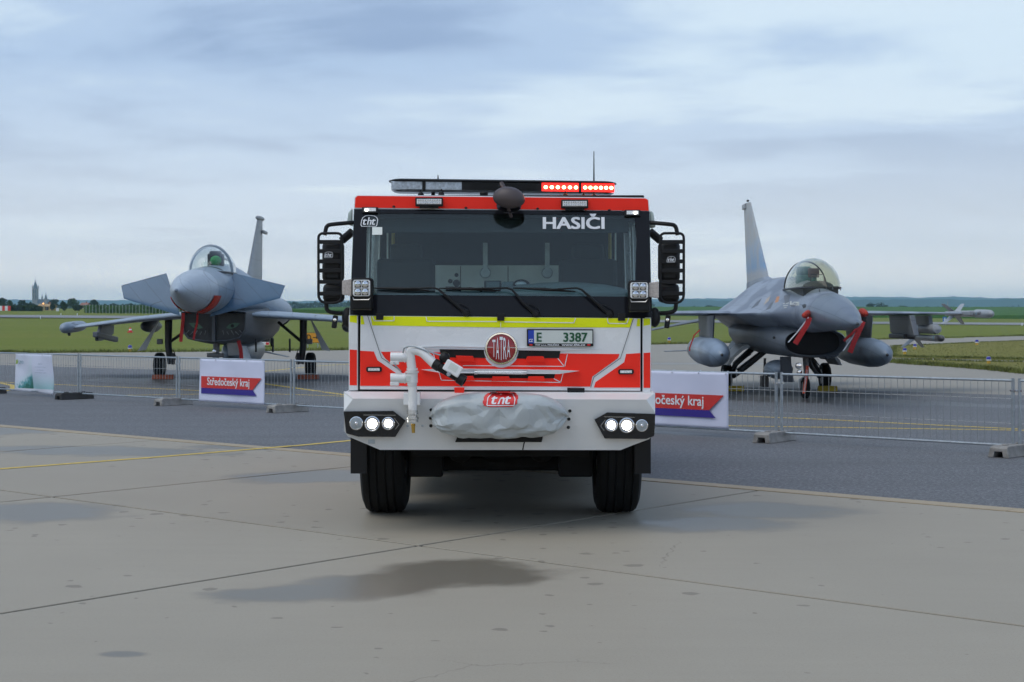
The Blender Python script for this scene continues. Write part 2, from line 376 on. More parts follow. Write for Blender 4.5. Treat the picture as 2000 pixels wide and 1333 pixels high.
# --- asphalt
m, t, p = nodes_mat('asphalt'); g = N(t, 'ShaderNodeNewGeometry'); pos = g.outputs['Position']
c = tramp(t, tnoise(t, pos, 26, 4, .8), [(.36, (.05, .053, .058)), (.5, (.115, .118, .127)), (.64, (.29, .295, .30))])
c = tmix(t, .35, c, tramp(t, tnoise(t, pos, .35, 5), [(.3, (.10, .103, .11)), (.7, (.14, .143, .15))]))
mp = N(t, 'ShaderNodeMapping'); mp.inputs['Rotation'].default_value = (0, 0, R(38)); mp.inputs['Scale'].default_value = (.06, 1.1, 1); t.links.new(pos, mp.inputs[0])
c = tmix(t, tmath(t, 'MULTIPLY', tmath(t, 'SUBTRACT', tnoise(t, mp.outputs[0], 1, 4), .45, True), 1.6), c, (.085, .085, .085))
w = wet_mask(t, pos, [(6.3, 33.5, -36, 5.5, 1.6), (9.0, 31.5, -36, 3.2, .8), (1.5, 24.5, -40, 3.2, .35), (-8.5, 42, -36, 7, 2.2), (7.3, 20.3, -40, 1.6, .45)])
c = tmix(t, tmath(t, 'MULTIPLY', w, .72), c, (.042, .040, .038))
t.links.new(c, p.inputs['Base Color'])
mr = N(t, 'ShaderNodeMapRange'); mr.inputs[3].default_value = .72; mr.inputs[4].default_value = .42; t.links.new(w, mr.inputs[0]); t.links.new(mr.outputs[0], p.inputs['Roughness'])
tbump(t, p, tnoise(t, pos, 90, 3, .7), .5, .01); M['asphalt'] = m
# --- runway tarmac seen far off
M['runway'] = mat('runway_tarmac', (.24, .24, .245), .8, var=.12, vscale=.05)
# --- grass
def make_grass(name, a, b, straw, k=.5, sc=1.0):
    m, t, p = nodes_mat(name); g = N(t, 'ShaderNodeNewGeometry'); pos = g.outputs['Position']
    mp = N(t, 'ShaderNodeMapping'); mp.inputs['Scale'].default_value = (.35 * sc, 1.0 * sc, 1); t.links.new(pos, mp.inputs[0])
    c = tramp(t, tnoise(t, mp.outputs[0], .09, 7, .65), [(.3, a), (.7, b)])
    mp2 = N(t, 'ShaderNodeMapping'); mp2.inputs['Scale'].default_value = (.012, .16, 1); t.links.new(pos, mp2.inputs[0])
    st = N(t, 'ShaderNodeMapRange'); st.inputs[1].default_value = .48; st.inputs[2].default_value = .75; t.links.new(tnoise(t, mp2.outputs[0], 1, 5), st.inputs[0])
    c = tmix(t, tmath(t, 'MULTIPLY', st.outputs[0], k), c, straw)
    c = tmix(t, .5, c, tramp(t, tnoise(t, pos, 2.2, 6, .7), [(.3, tuple(x * .6 for x in a)), (.7, tuple(x * 1.25 for x in b))]))
    t.links.new(c, p.inputs['Base Color']); p.inputs['Roughness'].default_value = .9; p.inputs['Specular IOR Level'].default_value = .15
    tbump(t, p, tnoise(t, pos, 3, 6, .7), .6, .15); return m
M['grass'] = make_grass('airfield_grass', (.128, .166, .022), (.178, .205, .030), (.25, .21, .055), .6)
M['dry_grass'] = make_grass('dry_grass', (.15, .16, .030), (.22, .20, .050), (.28, .225, .08), .7, 6)
M['crop'] = make_grass('crop_field', (.045, .115, .020), (.065, .15, .03), (.08, .16, .03), .5)
M['paint_y'] = mat('worn_yellow_paint', (.58, .42, .08), .7, var=.25, vscale=9)
M['paint_w'] = mat('worn_white_paint', (.6, .6, .58), .7, var=.25, vscale=9)
def sheet(name, pts, z, m, **k):
    mb = MB(); n = len(pts); mb.add([(x, y, z) for x, y in pts], [tuple(range(n))]); return obj(name, mb, m, smooth=None, **k)
# --- grass terrain out to the hills
xs = sorted(set([s * v for s in (1, -1) for v in [0, 12, 25, 40, 55, 75, 95, 120, 150, 185, 230, 280, 350, 430, 550, 700, 900, 1300, 2000, 3200, 5500]]))
ys = [-120, -40, 0, 40, 80, 110, 160, 200, 250, 300, 350, 400, 450, 520, 600, 700, 800, 950, 1100, 1500, 2000, 3000, 4500, 8800]
mb = MB(); nx = len(xs)
mb.add([(x, y, tz(x, y)) for y in ys for x in xs], [(j * nx + i, j * nx + i + 1, (j + 1) * nx + i + 1, (j + 1) * nx + i) for j in range(len(ys) - 1) for i in range(nx - 1)])
tag(obj('grass_terrain', mb, M['grass'], smooth=80), 'wide green airfield grass stretching from the apron to the hills', None, None, 'structure')
# --- slab grid frame
C0 = Vector((-.722, 11.89)); AU = R(-40.4); U = Vector((math.cos(AU), math.sin(AU))); V = Vector((-U.y, U.x))
def uv(u, v): q = C0 + U * u + V * v; return (q.x, q.y)
NEAR_EDGE = [uv(75, 8), uv(-75, 8)]
# --- pale concrete apron behind, its far edge is the edge of the grass
edge = [gp(-700, 694), gp(0, 690), gp(340, 687.5), gp(680, 684), gp(1000, 678.5), gp(1280, 673), gp(1500, 668.5), gp(1720, 663.5), gp(2000, 656.5), gp(2300, 650)]
far_apron = sheet('far_apron', edge + [(130, 60)] + NEAR_EDGE, -.012, M['concrete_far'])
tag(far_apron, 'pale concrete apron and taxiway behind the asphalt', kind='structure')
b0, b1 = gp(0, 713), gp(2000, 772); bd = (Vector(b1) - Vector(b0)).normalized(); bm0 = Vector(b0)
asph = sheet('asphalt_apron', [uv(-75, 5.29), uv(75, 5.29), tuple(bm0 + bd * 85), tuple(bm0 - bd * 50)], -.006, M['asphalt'])
tag(asph, 'dark grey asphalt apron between the concrete slabs and the jets', kind='structure')
# --- concrete slabs, one by one, over a dark joint bed
bed = sheet('concrete_apron', [uv(-45, -21), uv(45, -21), uv(45, 5.04), uv(-45, 5.04)], -.009, M['joint'])
tag(bed, 'pale concrete slab apron in the foreground with damp patches and dark joints', kind='structure')
def slab_mesh(su, sv, g, name, mt):
    mb = MB(); h = .045; ch = .004
    a, b = su / 2 - g, sv / 2 - g
    def ring(k, z): return [Vector((U.x * i + V.x * j, U.y * i + V.y * j, z)) for i, j in ((-a + k, -b + k), (a - k, -b + k), (a - k, b - k), (-a + k, b - k))]
    mb.loft([ring(0, -h), ring(0, -ch), ring(ch, 0)], cap0=False)
    me = bpy.data.meshes.new(name); me.from_pydata([tuple(v) for v in mb.v], [], mb.f); me.materials.append(mt); return me
ub = [-30, -25, -20, -15, -10, -5, 0, 6.5, 11.5, 16.5, 21.5]; slab_m = {}
for u0, u1 in zip(ub, ub[1:]):
    for j in range(-3, 1):
        if u1 - u0 not in slab_m: slab_m[u1 - u0] = slab_mesh(u1 - u0, 5, .020, 'slab', M['concrete'])
        o = bpy.data.objects.new('slab', slab_m[u1 - u0]); COL.objects.link(o); x, y = uv((u0 + u1) / 2, j * 5 + 2.5); o.location = (x, y, 0); o.parent = bed
edge_bed = sheet('edge_strip', [uv(-60, 5.04), uv(60, 5.04), uv(60, 5.29), uv(-60, 5.29)], -.0095, M['joint'])
tag(edge_bed, 'narrow beige concrete edging strip along the asphalt', kind='structure')
em = slab_mesh(3.0, .25, .004, 'edging_stone', M['strip'])
for i in range(-8, 9):
    o = bpy.data.objects.new('edging_stone', em); COL.objects.link(o); x, y = uv(i * 3.0 + 1.1, 5.165); o.location = (x, y, .001); o.parent = edge_bed
# --- painted lines (thin sheets on their surface)
def line(pts, w, z, m, name='painted_line', label=None):
    P = [Vector(p) for p in pts]; a = []; b = []
    for i, q in enumerate(P):
        d = (P[min(i + 1, len(P) - 1)] - P[max(0, i - 1)]).normalized(); n = Vector((-d.y, d.x)); a.append(q + n * w / 2); b.append(q - n * w / 2)
    mb = MB(); n = len(P)
    mb.add([(q.x, q.y, z) for q in a + b], [(i, i + 1, n + i + 1, n + i) for i in range(n - 1)])
    o = obj(name, mb, m, smooth=None); tag(o, label, kind='structure'); return o
e1 = Vector(gp(-350, 943)); e2 = Vector(gp(572, 871.5))
line([e1, gp(300, 894), e2], .13, .004, M['paint_y'], label='yellow painted line across the pale foreground slabs')
line([gp(572, 871.2), gp(680, 861), gp(1000, 833)], .13, -.001, M['paint_y'], label='yellow painted line running onto the asphalt behind the fire engine')
line([gp(-200, 738), gp(164, 753.5), gp(355, 761.5), gp(420, 764.5)], .16, -.001, M['paint_y'], label='thin yellow line on the asphalt under the delta jet left part')
line([gp(440, 739), gp(518, 750), gp(670, 771), gp(800, 790)], .17, -.001, M['paint_y'], label='yellow line slanting towards the fire engine behind the white banner')
line([gp(230, 772.5), gp(420, 769.5), gp(518, 769), gp(670, 774), gp(900, 783), gp(1426, 831.8), gp(1700, 836), gp(2000, 840.5), gp(2100, 842)], .15, -.0015, M['paint_y'], label='long yellow line just behind the wire fence')
line([gp(1100, 792), gp(1426, 811.8), gp(1600, 819), gp(1800, 829), gp(1990, 838)], .15, -.001, M['paint_y'], label='second yellow line behind the fence under the single engine jet')
line([gp(400, 739), gp(518, 725), gp(617, 715), gp(700, 710)], .2, -.008, M['paint_y'], label='yellow line on pale concrete beneath the delta jet')
line([gp(-60, 745), gp(0, 748), gp(24, 753), gp(28, 757), gp(18, 762), gp(-40, 771)], .17, -.001, M['paint_y'], label='curved yellow line at the left edge behind the fence')
# --- grass islands on the right, with a rough sward standing on them
def island(name, pts, label):
    mb = MB(); n = len(pts); c = Vector((sum(p[0] for p in pts) / n, sum(p[1] for p in pts) / n))
    outer = [(x, y, -.011) for x, y in pts]; inner = [(x + (c.x - x) * .03, y + (c.y - y) * .03, .07) for x, y in pts]
    mb.add(outer + inner, [tuple(range(n, 2 * n))] + [(i, (i + 1) % n, n + (i + 1) % n, n + i) for i in range(n)])
    o = obj(name, mb, M['dry_grass'], smooth=None); tag(o, label, kind='structure'); return o
isl1 = [gp(1738, 708), gp(1790, 712), gp(1860, 716.5), gp(1930, 722), gp(2000, 729.5), gp(2150, 745), gp(2200, 720), gp(2000, 711), gp(1900, 710), gp(1800, 706)]
isl2 = [gp(1742, 698.5), gp(1820, 700.5), gp(1900, 702), gp(2000, 704.5), gp(2200, 708), gp(2300, 668), gp(2000, 667.5), gp(1900, 671.5), gp(1820, 675.5), gp(1748, 678)]
island('grass_island', isl1, 'narrow near strip of rough grass beside the taxiway at the right')
island('grass_island', isl2, 'larger patch of dry grass with blue edge lights at the right')
def inside(p, poly):
    c = False; n = len(poly)
    for i in range(n):
        (x1, y1), (x2, y2) = poly[i], poly[(i + 1) % n]
        if (y1 > p[1]) != (y2 > p[1]) and p[0] < (x2 - x1) * (p[1] - y1) / (y2 - y1) + x1: c = not c
    return c
M['blade_a'] = mat('grass_blade', (.13, .15, .04), .8, var=.5, vscale=1.5, spec=.2)
def blades(name, poly, n, h0, h1, z, label, m, seed=1, rim=.5):
    rnd = random.Random(seed); mb = MB(); x0, x1 = min(p[0] for p in poly), max(p[0] for p in poly); y0, y1 = min(p[1] for p in poly), max(p[1] for p in poly)
    k = 0; tries = 0
    while k < n and tries < n * 40:
        tries += 1
        if rnd.random() < rim:
            i = rnd.randrange(len(poly)); a, b = Vector(poly[i]), Vector(poly[(i + 1) % len(poly)]); q = a.lerp(b, rnd.random()) + Vector((rnd.gauss(0, .15), rnd.gauss(0, .25))); q = (q.x, q.y); hh = h1
        else:
            q = (rnd.uniform(x0, x1), rnd.uniform(y0, y1)); hh = (h0 + h1) / 2
            if not inside(q, poly): continue
        k += 1; h = rnd.uniform(h0, hh); a = rnd.uniform(0, 6.28); w = rnd.uniform(.012, .03); lx, ly = rnd.gauss(0, h * .35), rnd.gauss(0, h * .35)
        mb.add([(q[0] - w * math.cos(a), q[1] - w * math.sin(a), z), (q[0] + w * math.cos(a), q[1] + w * math.sin(a), z), (q[0] + lx, q[1] + ly, z + h)], [(0, 1, 2)])
    o = obj(name, mb, m, smooth=None, recalc=False); tag(o, label, 'grass', kind='stuff'); return o
blades('long_grass', isl1, 9000, .05, .20, 0, 'uneven grass blades on the near strip at the right', M['blade_a'], 2)
blades('long_grass', isl2, 12000, .04, .12, .05, 'dry grass blades on the larger patch at the right', M['blade_a'], 3, .3)
verge = [(x, y) for x, y in edge[1:9]] + [(x, y + 2.0) for x, y in edge[8:0:-1]]
blades('long_grass', verge, 14000, .05, .22, -.03, 'rough yellowed grass along the far edge of the apron', M['blade_a'], 4, .15)
# --- runway strip
def strip_mesh(name, y0, y1, x0, x1, dz, m, nxx=60, nyy=5, zf=None):
    mb = MB(); vs = []
    for j in range(nyy + 1):
        for i in range(nxx + 1):
            x = x0 + (x1 - x0) * i / nxx; y = y0 + (y1 - y0) * j / nyy; vs.append((x, y, tz(x, y) + dz + (zf(x, y) if zf else 0)))
    k = nxx + 1
    return mb.add(vs, [(j * k + i, j * k + i + 1, (j + 1) * k + i + 1, (j + 1) * k + i) for j in range(nyy) for i in range(nxx)])
tag(obj('runway', strip_mesh('r', 272, 318, -420, 420, .10, M['runway'], 84, 8), M['runway'], smooth=60), 'pale grey runway strip crossing the grass in the distance', kind='structure')
# --- crop field: a tall even crop with a face towards us
mb = strip_mesh('c', 455, 760, -72, 420, 1.05, None, 160, 24, lambda x, y: .22 * noise.noise(Vector((x * .35, y * .35, 0))) + .12 * noise.noise(Vector((x * 1.3, y * 1.3, 3))))
k = 161; o0 = len(mb.v); fr = [mb.v[i] for i in range(k)]
mb.v += [(x, y - .35, tz(x, y) - .05) for x, y, z in fr]; mb.f += [(i, i + 1, o0 + i + 1, o0 + i) for i in range(k - 1)]
tag(obj('crop_field', mb, M['crop'], smooth=70), 'dark green standing crop beyond the runway', 'crop', None, 'stuff')
# --- hills: forested ridges
M['forest'] = mat('forest', (.022, .042, .030), .95, var=.35, vscale=.004, spec=.1)
def ridge(name, Y, prof, seed, depth, label, bump, step=18):
    mb = MB(); n = int((prof[-1][0] - prof[0][0]) * Y / FPX / step); rows = []
    for j, (f, dy) in enumerate(((0, -depth), (.45, -depth * .55), (.8, -depth * .2), (1, 0), (.8, depth * .5), (0, depth * 1.1))):
        row = []
        for i in range(n + 1):
            px = prof[0][0] + (prof[-1][0] - prof[0][0]) * i / n; py = lerp_knots(prof, px); x = (px - 1000) * Y / FPX; top = CAMH + (HOR - py) * Y / FPX
            z = top * f
            if f > .3: z += bump * f * (noise.noise(Vector((x * .011, seed, j * .7))) + .8 * noise.noise(Vector((x * .05, seed + 5, j))) + .5 * noise.noise(Vector((x * .13, seed + 9, j))))
            row.append((x, Y + dy, z))
        rows.append(row)
    mb.loft(rows, closed=False); tag(obj(name, mb, M['forest'], smooth=60, recalc=False), label, kind='structure')
ridge('hills', 7300, [(-500, 587), (0, 586), (150, 586), (330, 588), (600, 588), (1000, 586), (1280, 584), (1420, 583.5), (1700, 580), (1790, 582.5), (1870, 580), (1960, 583), (2100, 582), (2500, 581)], 1.3, 450, 'farthest pale blue forested hills along the horizon', 4)
ridge('hills', 4700, [(-500, 600), (0, 598), (330, 596), (600, 593), (700, 594), (1000, 592), (1280, 590), (1345, 585), (1390, 587), (1440, 590), (1600, 589), (1700, 585), (1800, 586), (1850, 584), (1930, 586), (2000, 583), (2300, 585)], 7.7, 350, 'nearer blue wooded ridge below the far hills', 3.5)
# ================================================================== fire engine
TX, TY = -.0985, 12.58
truck = empty('fire_engine', (TX, TY, 0), 0, 'white and fluorescent red fire engine with wide windscreen, facing us with headlights on', 'fire engine')
def T(px, py, d=0.0):
    Y = TY + d; return Vector(((px - 1000) * Y / FPX - TX, d, CAMH - (py - HOR) * Y / FPX))
def plate(name, pts, d, th, m, parent=truck, bevel=None, d2=None, smooth=None, label=None):
    """flat panel whose outline is given on the plane at depth d (d2: depth at the highest row, for leaning panels)"""
    if d2 is None: P = [T(x, y, d) for x, y in pts]
    else:
        y0, y1 = max(y for x, y in pts), min(y for x, y in pts)
        P = [T(x, y, d + (d2 - d) * (y0 - y) / (y0 - y1)) for x, y in pts]
    return obj(name, MB().prism(P, (0, th, 0)), m, parent, smooth=smooth, bevel=bevel, label=label)
D = .22                                            # depth of the cab's front skin behind the bumper face
# ---- cab shell: floor, sides with window openings, roof, rear wall
def cab_side(sx):
    x = lambda z: sx * (1.262 - .028 * max(0, (z - 1.75)) / 1.0)
    mb = MB(); th = .05
    def pan(poly):                                 # polygon in (depth, height)
        a = [(x(z), y, z) for y, z in poly]; mb.prism(a, (-sx * th, 0, 0))
    fz = lambda z: .26 + max(0, z - 1.78) * .30    # front edge leans back
    pan([(fz(1.2), 1.16), (2.55, 1.16), (2.55, 1.80), (fz(1.8), 1.80)])
    pan([(fz(2.6), 2.60), (2.55, 2.60), (2.55, 2.77), (fz(2.77), 2.77)])
    pan([(fz(1.8), 1.80), (fz(1.8) + .13, 1.80), (fz(2.6) + .13, 2.60), (fz(2.6), 2.60)])
    pan([(1.35, 1.80), (1.55, 1.80), (1.55, 2.60), (1.35, 2.60)])
    pan([(2.40, 1.80), (2.55, 1.80), (2.55, 2.60), (2.40, 2.60)])
    return mb
for sx in (-1, 1):
    o = obj('cab_side', cab_side(sx), M['white'], truck, smooth=None)
    g = MB()
    for y0, y1, lean in ((.43, 1.37, .24), (1.53, 2.42, 0)):
        g.prism([(sx * 1.225, y0, 1.79), (sx * 1.225, y1, 1.79), (sx * 1.20, y1, 2.61), (sx * 1.20, y0 + lean, 2.61)], (-sx * .008, 0, 0))
    obj('side_window', g, M['sideglass'], o, smooth=None)
    r = MB(); r.box((sx * 1.266, 1.42, 1.35), (.004, 2.2, .16)); obj('side_stripe', r, M['red'], o, smooth=None)
    h = MB().box((sx * 1.275, 1.2, 1.62), (.03, .18, .03)); obj('door_handle', h, M['black'], o, bevel=.006)
mb = MB().box((0, 1.58, 2.725), (2.38, 1.92, .05)); obj('cab_roof', mb, M['white'], truck, smooth=None, bevel=.02)
mb = MB().box((0, 2.56, 1.97), (2.44, .05, 1.6)); obj('cab_rear_wall', mb, M['interior'], truck, smooth=None)
mb = MB().box((0, 1.4, 1.18), (2.42, 2.3, .05)); obj('cab_floor', mb, M['interior'], truck, smooth=None)
# ---- front skin
fp = plate('front_panel', [(704, 617), (1251, 622), (1251, 764), (703, 761)], D, .03, M['white'], bevel=.004)
for pts, nm in (([(681, 616), (699, 616.5), (699, 763), (681, 763)], 'l'), ([(1255, 622), (1272, 622), (1271, 767), (1255, 767)], 'r')):
    cp = plate('corner_panel', pts, D + .012, .05, M['white'], bevel=.006)
    (x0, _), (x1, _) = pts[0], pts[1]
    plate('yellow_sticker', [(x0 + 2, pts[0][1] + .5), (x1 - 2, pts[0][1] + .5), (x1 - 2, pts[0][1] + 15.5 - (3 if nm == 'r' else 0)), (x0 + 2, pts[0][1] + (13 if nm == 'l' else 15))], D + .009, .003, M['yellow'], cp)
    yt = 683 if nm == 'l' else 690; plate('red_sticker', [(x0 + 2, yt), (x1 - 2, yt + (1 if nm == 'l' else -1)), (x1 - 2, 753 if nm == 'l' else 758), (x0 + 2, 753 if nm == 'l' else 758)], D + .009, .003, M['red'], cp)
mb = MB()                                         # dark shut-line backing
mb.box((T(976, 690, D + .06)), (2.50, .02, .62)); obj('panel_gap_backing', mb, M['grille_dark'], truck, smooth=None)
s1, s2 = D - .004, D - .008
S = fp
# yellow band and its outlined inlays
plate('yellow_sticker', [(724, 617.8), (1236, 622.3), (1230, 640), (976, 640), (727, 636)], s1, .003, M['yellow'], S)
plate('yellow_sticker', [(704.5, 617.6), (708.5, 617.6), (712, 634), (704.5, 634)], s1, .003, M['yellow'], S)
plate('yellow_sticker', [(1245, 623), (1250.5, 623), (1250, 638), (1243, 637.5)], s1, .003, M['yellow'], S)
def outline(pts, w, d, m, name='white_outline', parent=S, closed=False):
    mb = MB(); P = [T(x, y, d) for x, y in pts]; n = len(P)
    for i in range(n if closed else n - 1):
        a, b = P[i], P[(i + 1) % n]; v = (b - a).normalized(); nn = Vector((-v.z, 0, v.x)) * w / 2; v = v * w / 2
        mb.prism([a - v + nn, b + v + nn, b + v - nn, a - v - nn], (0, .0015, 0))
    return obj(name, mb, m, parent, smooth=None)
outline([(727, 618.5), (731, 627), (769.5, 627), (770, 618.5)], .007, s2, M['white'])
outline([(832, 619), (834, 628), (970, 628.5)], .007, s2, M['white'])
outline([(986, 629), (1121, 631), (1124, 622)], .007, s2, M['white'])
outline([(1186, 622), (1188, 632), (1224, 632.5), (1228, 622)], .007, s2, M['white'])
outline([(978, 631), (978, 640)], .004, s2, M['white'])
for px in (741.5, 978, 1214):                     # black clips over the upper seam
    o = plate('seam_clip', [(px - 7, 612), (px + 7, 612.2), (px + 7, 625 if px < 800 else 627), (px - 7, 625 if px < 800 else 627)], D - .02, .03, M['black'], bevel=.003)
# red field: left and right shields and the centre
plate('red_sticker', [(703.5, 685.5), (730, 687), (737, 704), (792, 742), (800, 754.5), (703.5, 754)], s1, .003, M['red'], S)
plate('red_sticker', [(744, 687.5), (1210, 692), (1207, 700), (1157, 736), (1153, 755.5), (812, 754.5), (796, 738), (752, 700)], s1, .003, M['red'], S)
plate('red_sticker', [(1223, 692), (1250.5, 690), (1250.5, 757.5), (1160, 757.5), (1163, 747), (1219, 708)], s1, .003, M['red'], S)
# thin grey contour lines of the raised panel edges
for pts in ([(718, 617), (745, 699), (786, 727)], [(1237, 623), (1212, 700), (1160, 737), (1154, 757)]):
    outline(pts, .004, s2, M['black'], 'panel_seam')
# grille: recessed openings with painted fins
gr = plate('grille', [(858, 681), (1095, 684), (1092, 700), (1060, 700), (1060, 696), (1030, 696), (1030, 701), (905, 699), (862, 698)], s1 - .004, .003, M['grille_dark'], truck)
plate('grille_opening', [(890, 728), (1085, 729), (1082, 739.5), (890, 738.5)], s1 - .004, .003, M['grille_dark'], gr)
for pts in ([(890, 695), (924, 696), (927, 707), (894, 707)], [(1029, 697), (1062, 697), (1065, 708), (1027, 707)], [(890, 735), (924, 735), (928, 744), (890, 744)], [(962, 735.5), (994, 735.5), (997, 745), (960, 745)], [(1032, 735.5), (1062, 735.5), (1066, 745.5), (1030, 745.5)]):
    a, b, c, d4 = pts
    mb = MB().prism([T(*a, D - .045), T(*b, D - .045), T(*c, D - .035), T(*d4, D - .035)], (0, .03, 0)); obj('grille_tooth', mb, M['red'], gr, smooth=None, bevel=.003)
fin = MB().prism([T(822, 722.5, D - .03), T(866, 720, D - .06), T(1090, 723, D - .06), T(1132, 725, D - .03), T(1092, 731, D - .05), T(862, 729, D - .05)], (0, .025, 0)); obj('grille_fin', fin, M['white'], gr, smooth=None, bevel=.003)
fin = MB().prism([T(778, 679, D - .002), T(858, 676, D - .03), T(1090, 681, D - .03), T(1180, 682, D - .002), T(1095, 686, D - .02), T(860, 682.5, D - .02)], (0, .015, 0)); obj('grille_fin', fin, M['white'], gr, smooth=None, bevel=.003)
outline([(846, 690), (862, 743), (1095, 747.5), (1100, 729)], .006, s2, M['white'])
outline([(905, 714.5), (1103, 716), (1108, 693)], .006, s2, M['white'])
outline([(1090, 701), (1102, 716)], .006, s2, M['white']); outline([(1082, 740), (1095, 747)], .006, s2, M['white'])
lb = MB().tube([T(929, 727.5, D - .075), T(1026, 728.5, D - .075)], .0145, 12); o = obj('grille_light_bar', lb, M['led_white'], gr, smooth=50)
for x in (929.5, 1025.5): obj('end_cap', MB().tube([T(x - 3, 728, D - .076), T(x + 3, 728, D - .076)], .0165, 12), M['steel'], o, smooth=50)
# badge
bc = T(979, 681, D - .012)
bd_ = obj('badge', MB().lathe([(.118, 0), (.118, .012), (.112, .016), (.0, .018)], bc, (0, -1, 0), 48), M['badge_red'], truck, smooth=40)
obj('badge_ring', MB().loft([[bc + Vector((math.cos(a) * r, -y, math.sin(a) * r)) for a in [2 * math.pi * k / 56 for k in range(56)]] for r, y in ((.118, 0), (.134, 0), (.137, .012), (.131, .022), (.120, .022), (.117, .014), (.118, 0))], False, False), M['chrome'], bd_, smooth=45)
obj('badge_surround', MB().loft([[bc + Vector((math.cos(a) * r, y, math.sin(a) * r - .01)) for a in [2 * math.pi * k / 56 for k in range(56)]] for r, y in ((.150, .012), (.150, .006), (.138, .002), (.10, .002))], False, False), M['white'], bd_, smooth=45)
for k, ch in enumerate('TATRA'):
    w = .0255; hh = [.145, .178, .192, .178, .145][k]; cx = (k - 2) * .0305
    text_obj('badge_letter', ch, bc + Vector((cx - w / 2, -.0215, -hh / 2)), (1, 0, 0), (0, 0, 1), w, hh, M['print_white'], bd_, bold=.0)
# number plate
np_ = plate('number_plate', [(1029, 643), (1159, 643.5), (1159, 677), (1029, 676.5)], D - .03, .02, M['black'], bevel=.003)
plate('plate_face', [(1031.5, 645.5), (1157, 646), (1157, 671.3), (1031.5, 671)], D - .033, .003, M['plate_white'], np_)
plate('country_band', [(1031.5, 645.5), (1043, 645.5), (1043, 671), (1031.5, 671)], D - .0345, .0015, M['eu_blue'], np_)
def ttext(name, s, x0, x1, y0, y1, d, m, parent, **k):
    a = T(x0, y1, d); b = T(x1, y0, d); return text_obj(name, s, a, (1, 0, 0), (0, 0, 1), b.x - a.x, b.z - a.z, m, parent, **k)
ttext('plate_lettering', 'CZ', 1033, 1041, 662.5, 668.5, D - .0350, M['print_white'], np_, bold=.03)
ttext('plate_lettering', 'E', 1048, 1058, 650, 668, D - .0335, M['plate_green'], np_, bold=.03)
ttext('plate_lettering', '3387', 1100, 1147.5, 650, 668.3, D - .0335, M['plate_green'], np_, bold=.03)
ttext('plate_lettering', 'THT s.r.o. POLIČKA', 1045, 1092, 671.6, 676, D - .0305, M['print_white'], np_, bold=.03)
ttext('plate_lettering', 'www.tht.cz', 1097, 1143, 671.8, 676, D - .0305, M['print_white'], np_, bold=.03)
for x in (1037, 1150): plate('plate_mark', [(x - 3, 672.6), (x + 3, 672.6), (x + 3, 675.6), (x - 3, 675.6)], D - .0315, .0015, M['logo_red'], np_)
for x0, x1, y0, y1 in ((715, 745.5, 717, 727), (1207.5, 1238, 721.5, 731.5)):
    o = plate('strobe_light', [(x0 + 2, y0), (x1 - 2, y0), (x1, y0 + 3), (x1, y1 - 3), (x1 - 2, y1), (x0 + 2, y1), (x0, y1 - 3), (x0, y0 + 3)], D - .022, .02, M['black'], bevel=.003)
    plate('led_lens', [(x0 + 4, y0 + 2.5), (x1 - 4, y0 + 2.5), (x1 - 4, y1 - 2.5), (x0 + 4, y1 - 2.5)], D - .025, .004, M['led_white'], o)
# dark recess between hood and bumper
plate('bumper_gap', [(700, 752), (1256, 756), (1256, 785), (700, 785)], D + .05, .02, M['grille_dark'])
plate('tow_hook', [(887, 757.5), (907, 757.5), (906, 768), (888, 768)], .12, .06, M['red'], bevel=.004)
plate('hood_latch', [(1108, 758), (1142, 758.5), (1142, 768), (1108, 768)], .14, .04, M['black'], bevel=.004)
# ---- bumper: folded white steel
b_top = [(671, 764), (1279, 768)]
prof = [  # (left px, right px, py, depth)
    (672, 1279, 765, .16), (671, 1279.5, 766.5, .13), (688, 1263, 777, .012), (690, 1261, 780, 0.0)]
bp = MB()
low = [(672, 803), (672, 842), (680, 853), (716, 868), (742, 879), (1212, 879.5), (1236, 870), (1268, 858), (1279, 845), (1279.5, 806)]
face = [(690, 779), (672, 803)] + low[1:] + [(1262, 781)]
BT = lambda y: max(0, (y - 780) / 100) * .10     # the face leans in towards its lower edge
def TB(x, y, o=0.0): return T(x, y, BT(y) + o)
P = [TB(x, y) for x, y in face]
bp.prism(P, (0, .015, 0))
tl, tr = T(671.5, 765, .14), T(1279.5, 768, .14)
bp.prism([T(690, 779, 0), T(1262, 781, 0), tr, tl], (0, .012, -.006))
bp.prism([tl, T(690, 779, 0), TB(672, 803), T(671.5, 805, .14)], (0, .01, 0))
bp.prism([tr, T(1262, 781, 0), TB(1279.5, 806), T(1279.5, 808, .14)], (0, .01, 0))
for sx, x0 in ((-1, T(672, 800, 0).x), (1, T(1279.5, 800, 0).x)):
    bp.prism([(x0, .070, T(0, 843, 0).z), (x0, .5, T(0, 843, 0).z), (x0, .5, tl.z), (x0, .14, tl.z), (x0, .03, T(0, 804, 0).z)], (-sx * .012, 0, 0))
bp.box(((tl.x + tr.x) / 2, .26, tl.z - .012), (tr.x - tl.x - .03, .24, .012))
bumper = obj('bumper', bp, M['bumper_white'], truck, smooth=None)
for px, py in ((842, 801), (841, 817), (841.5, 832), (1113, 803), (1111, 819), (1110, 835)):
    obj('bolt_hole', MB().lathe([(.014, 0), (.014, .004)], TB(px, py, .001), (0, -1, 0), 12), M['grille_dark'], bumper)
for px, py in ((796, 832), (825, 832)): obj('sensor_button', MB().lathe([(.011, 0), (.009, .004), (0, .005)], TB(px, py, .001), (0, -1, 0), 12), M['galv'], bumper)
plate('winch_slot', [(899, 838), (1063, 840), (1058, 864), (889, 864)], .055, .03, M['grille_dark'], bumper)
plate('label_square', [(719, 859), (732, 859), (732, 867), (719, 867)], .078, .02, M['galv'], bumper)
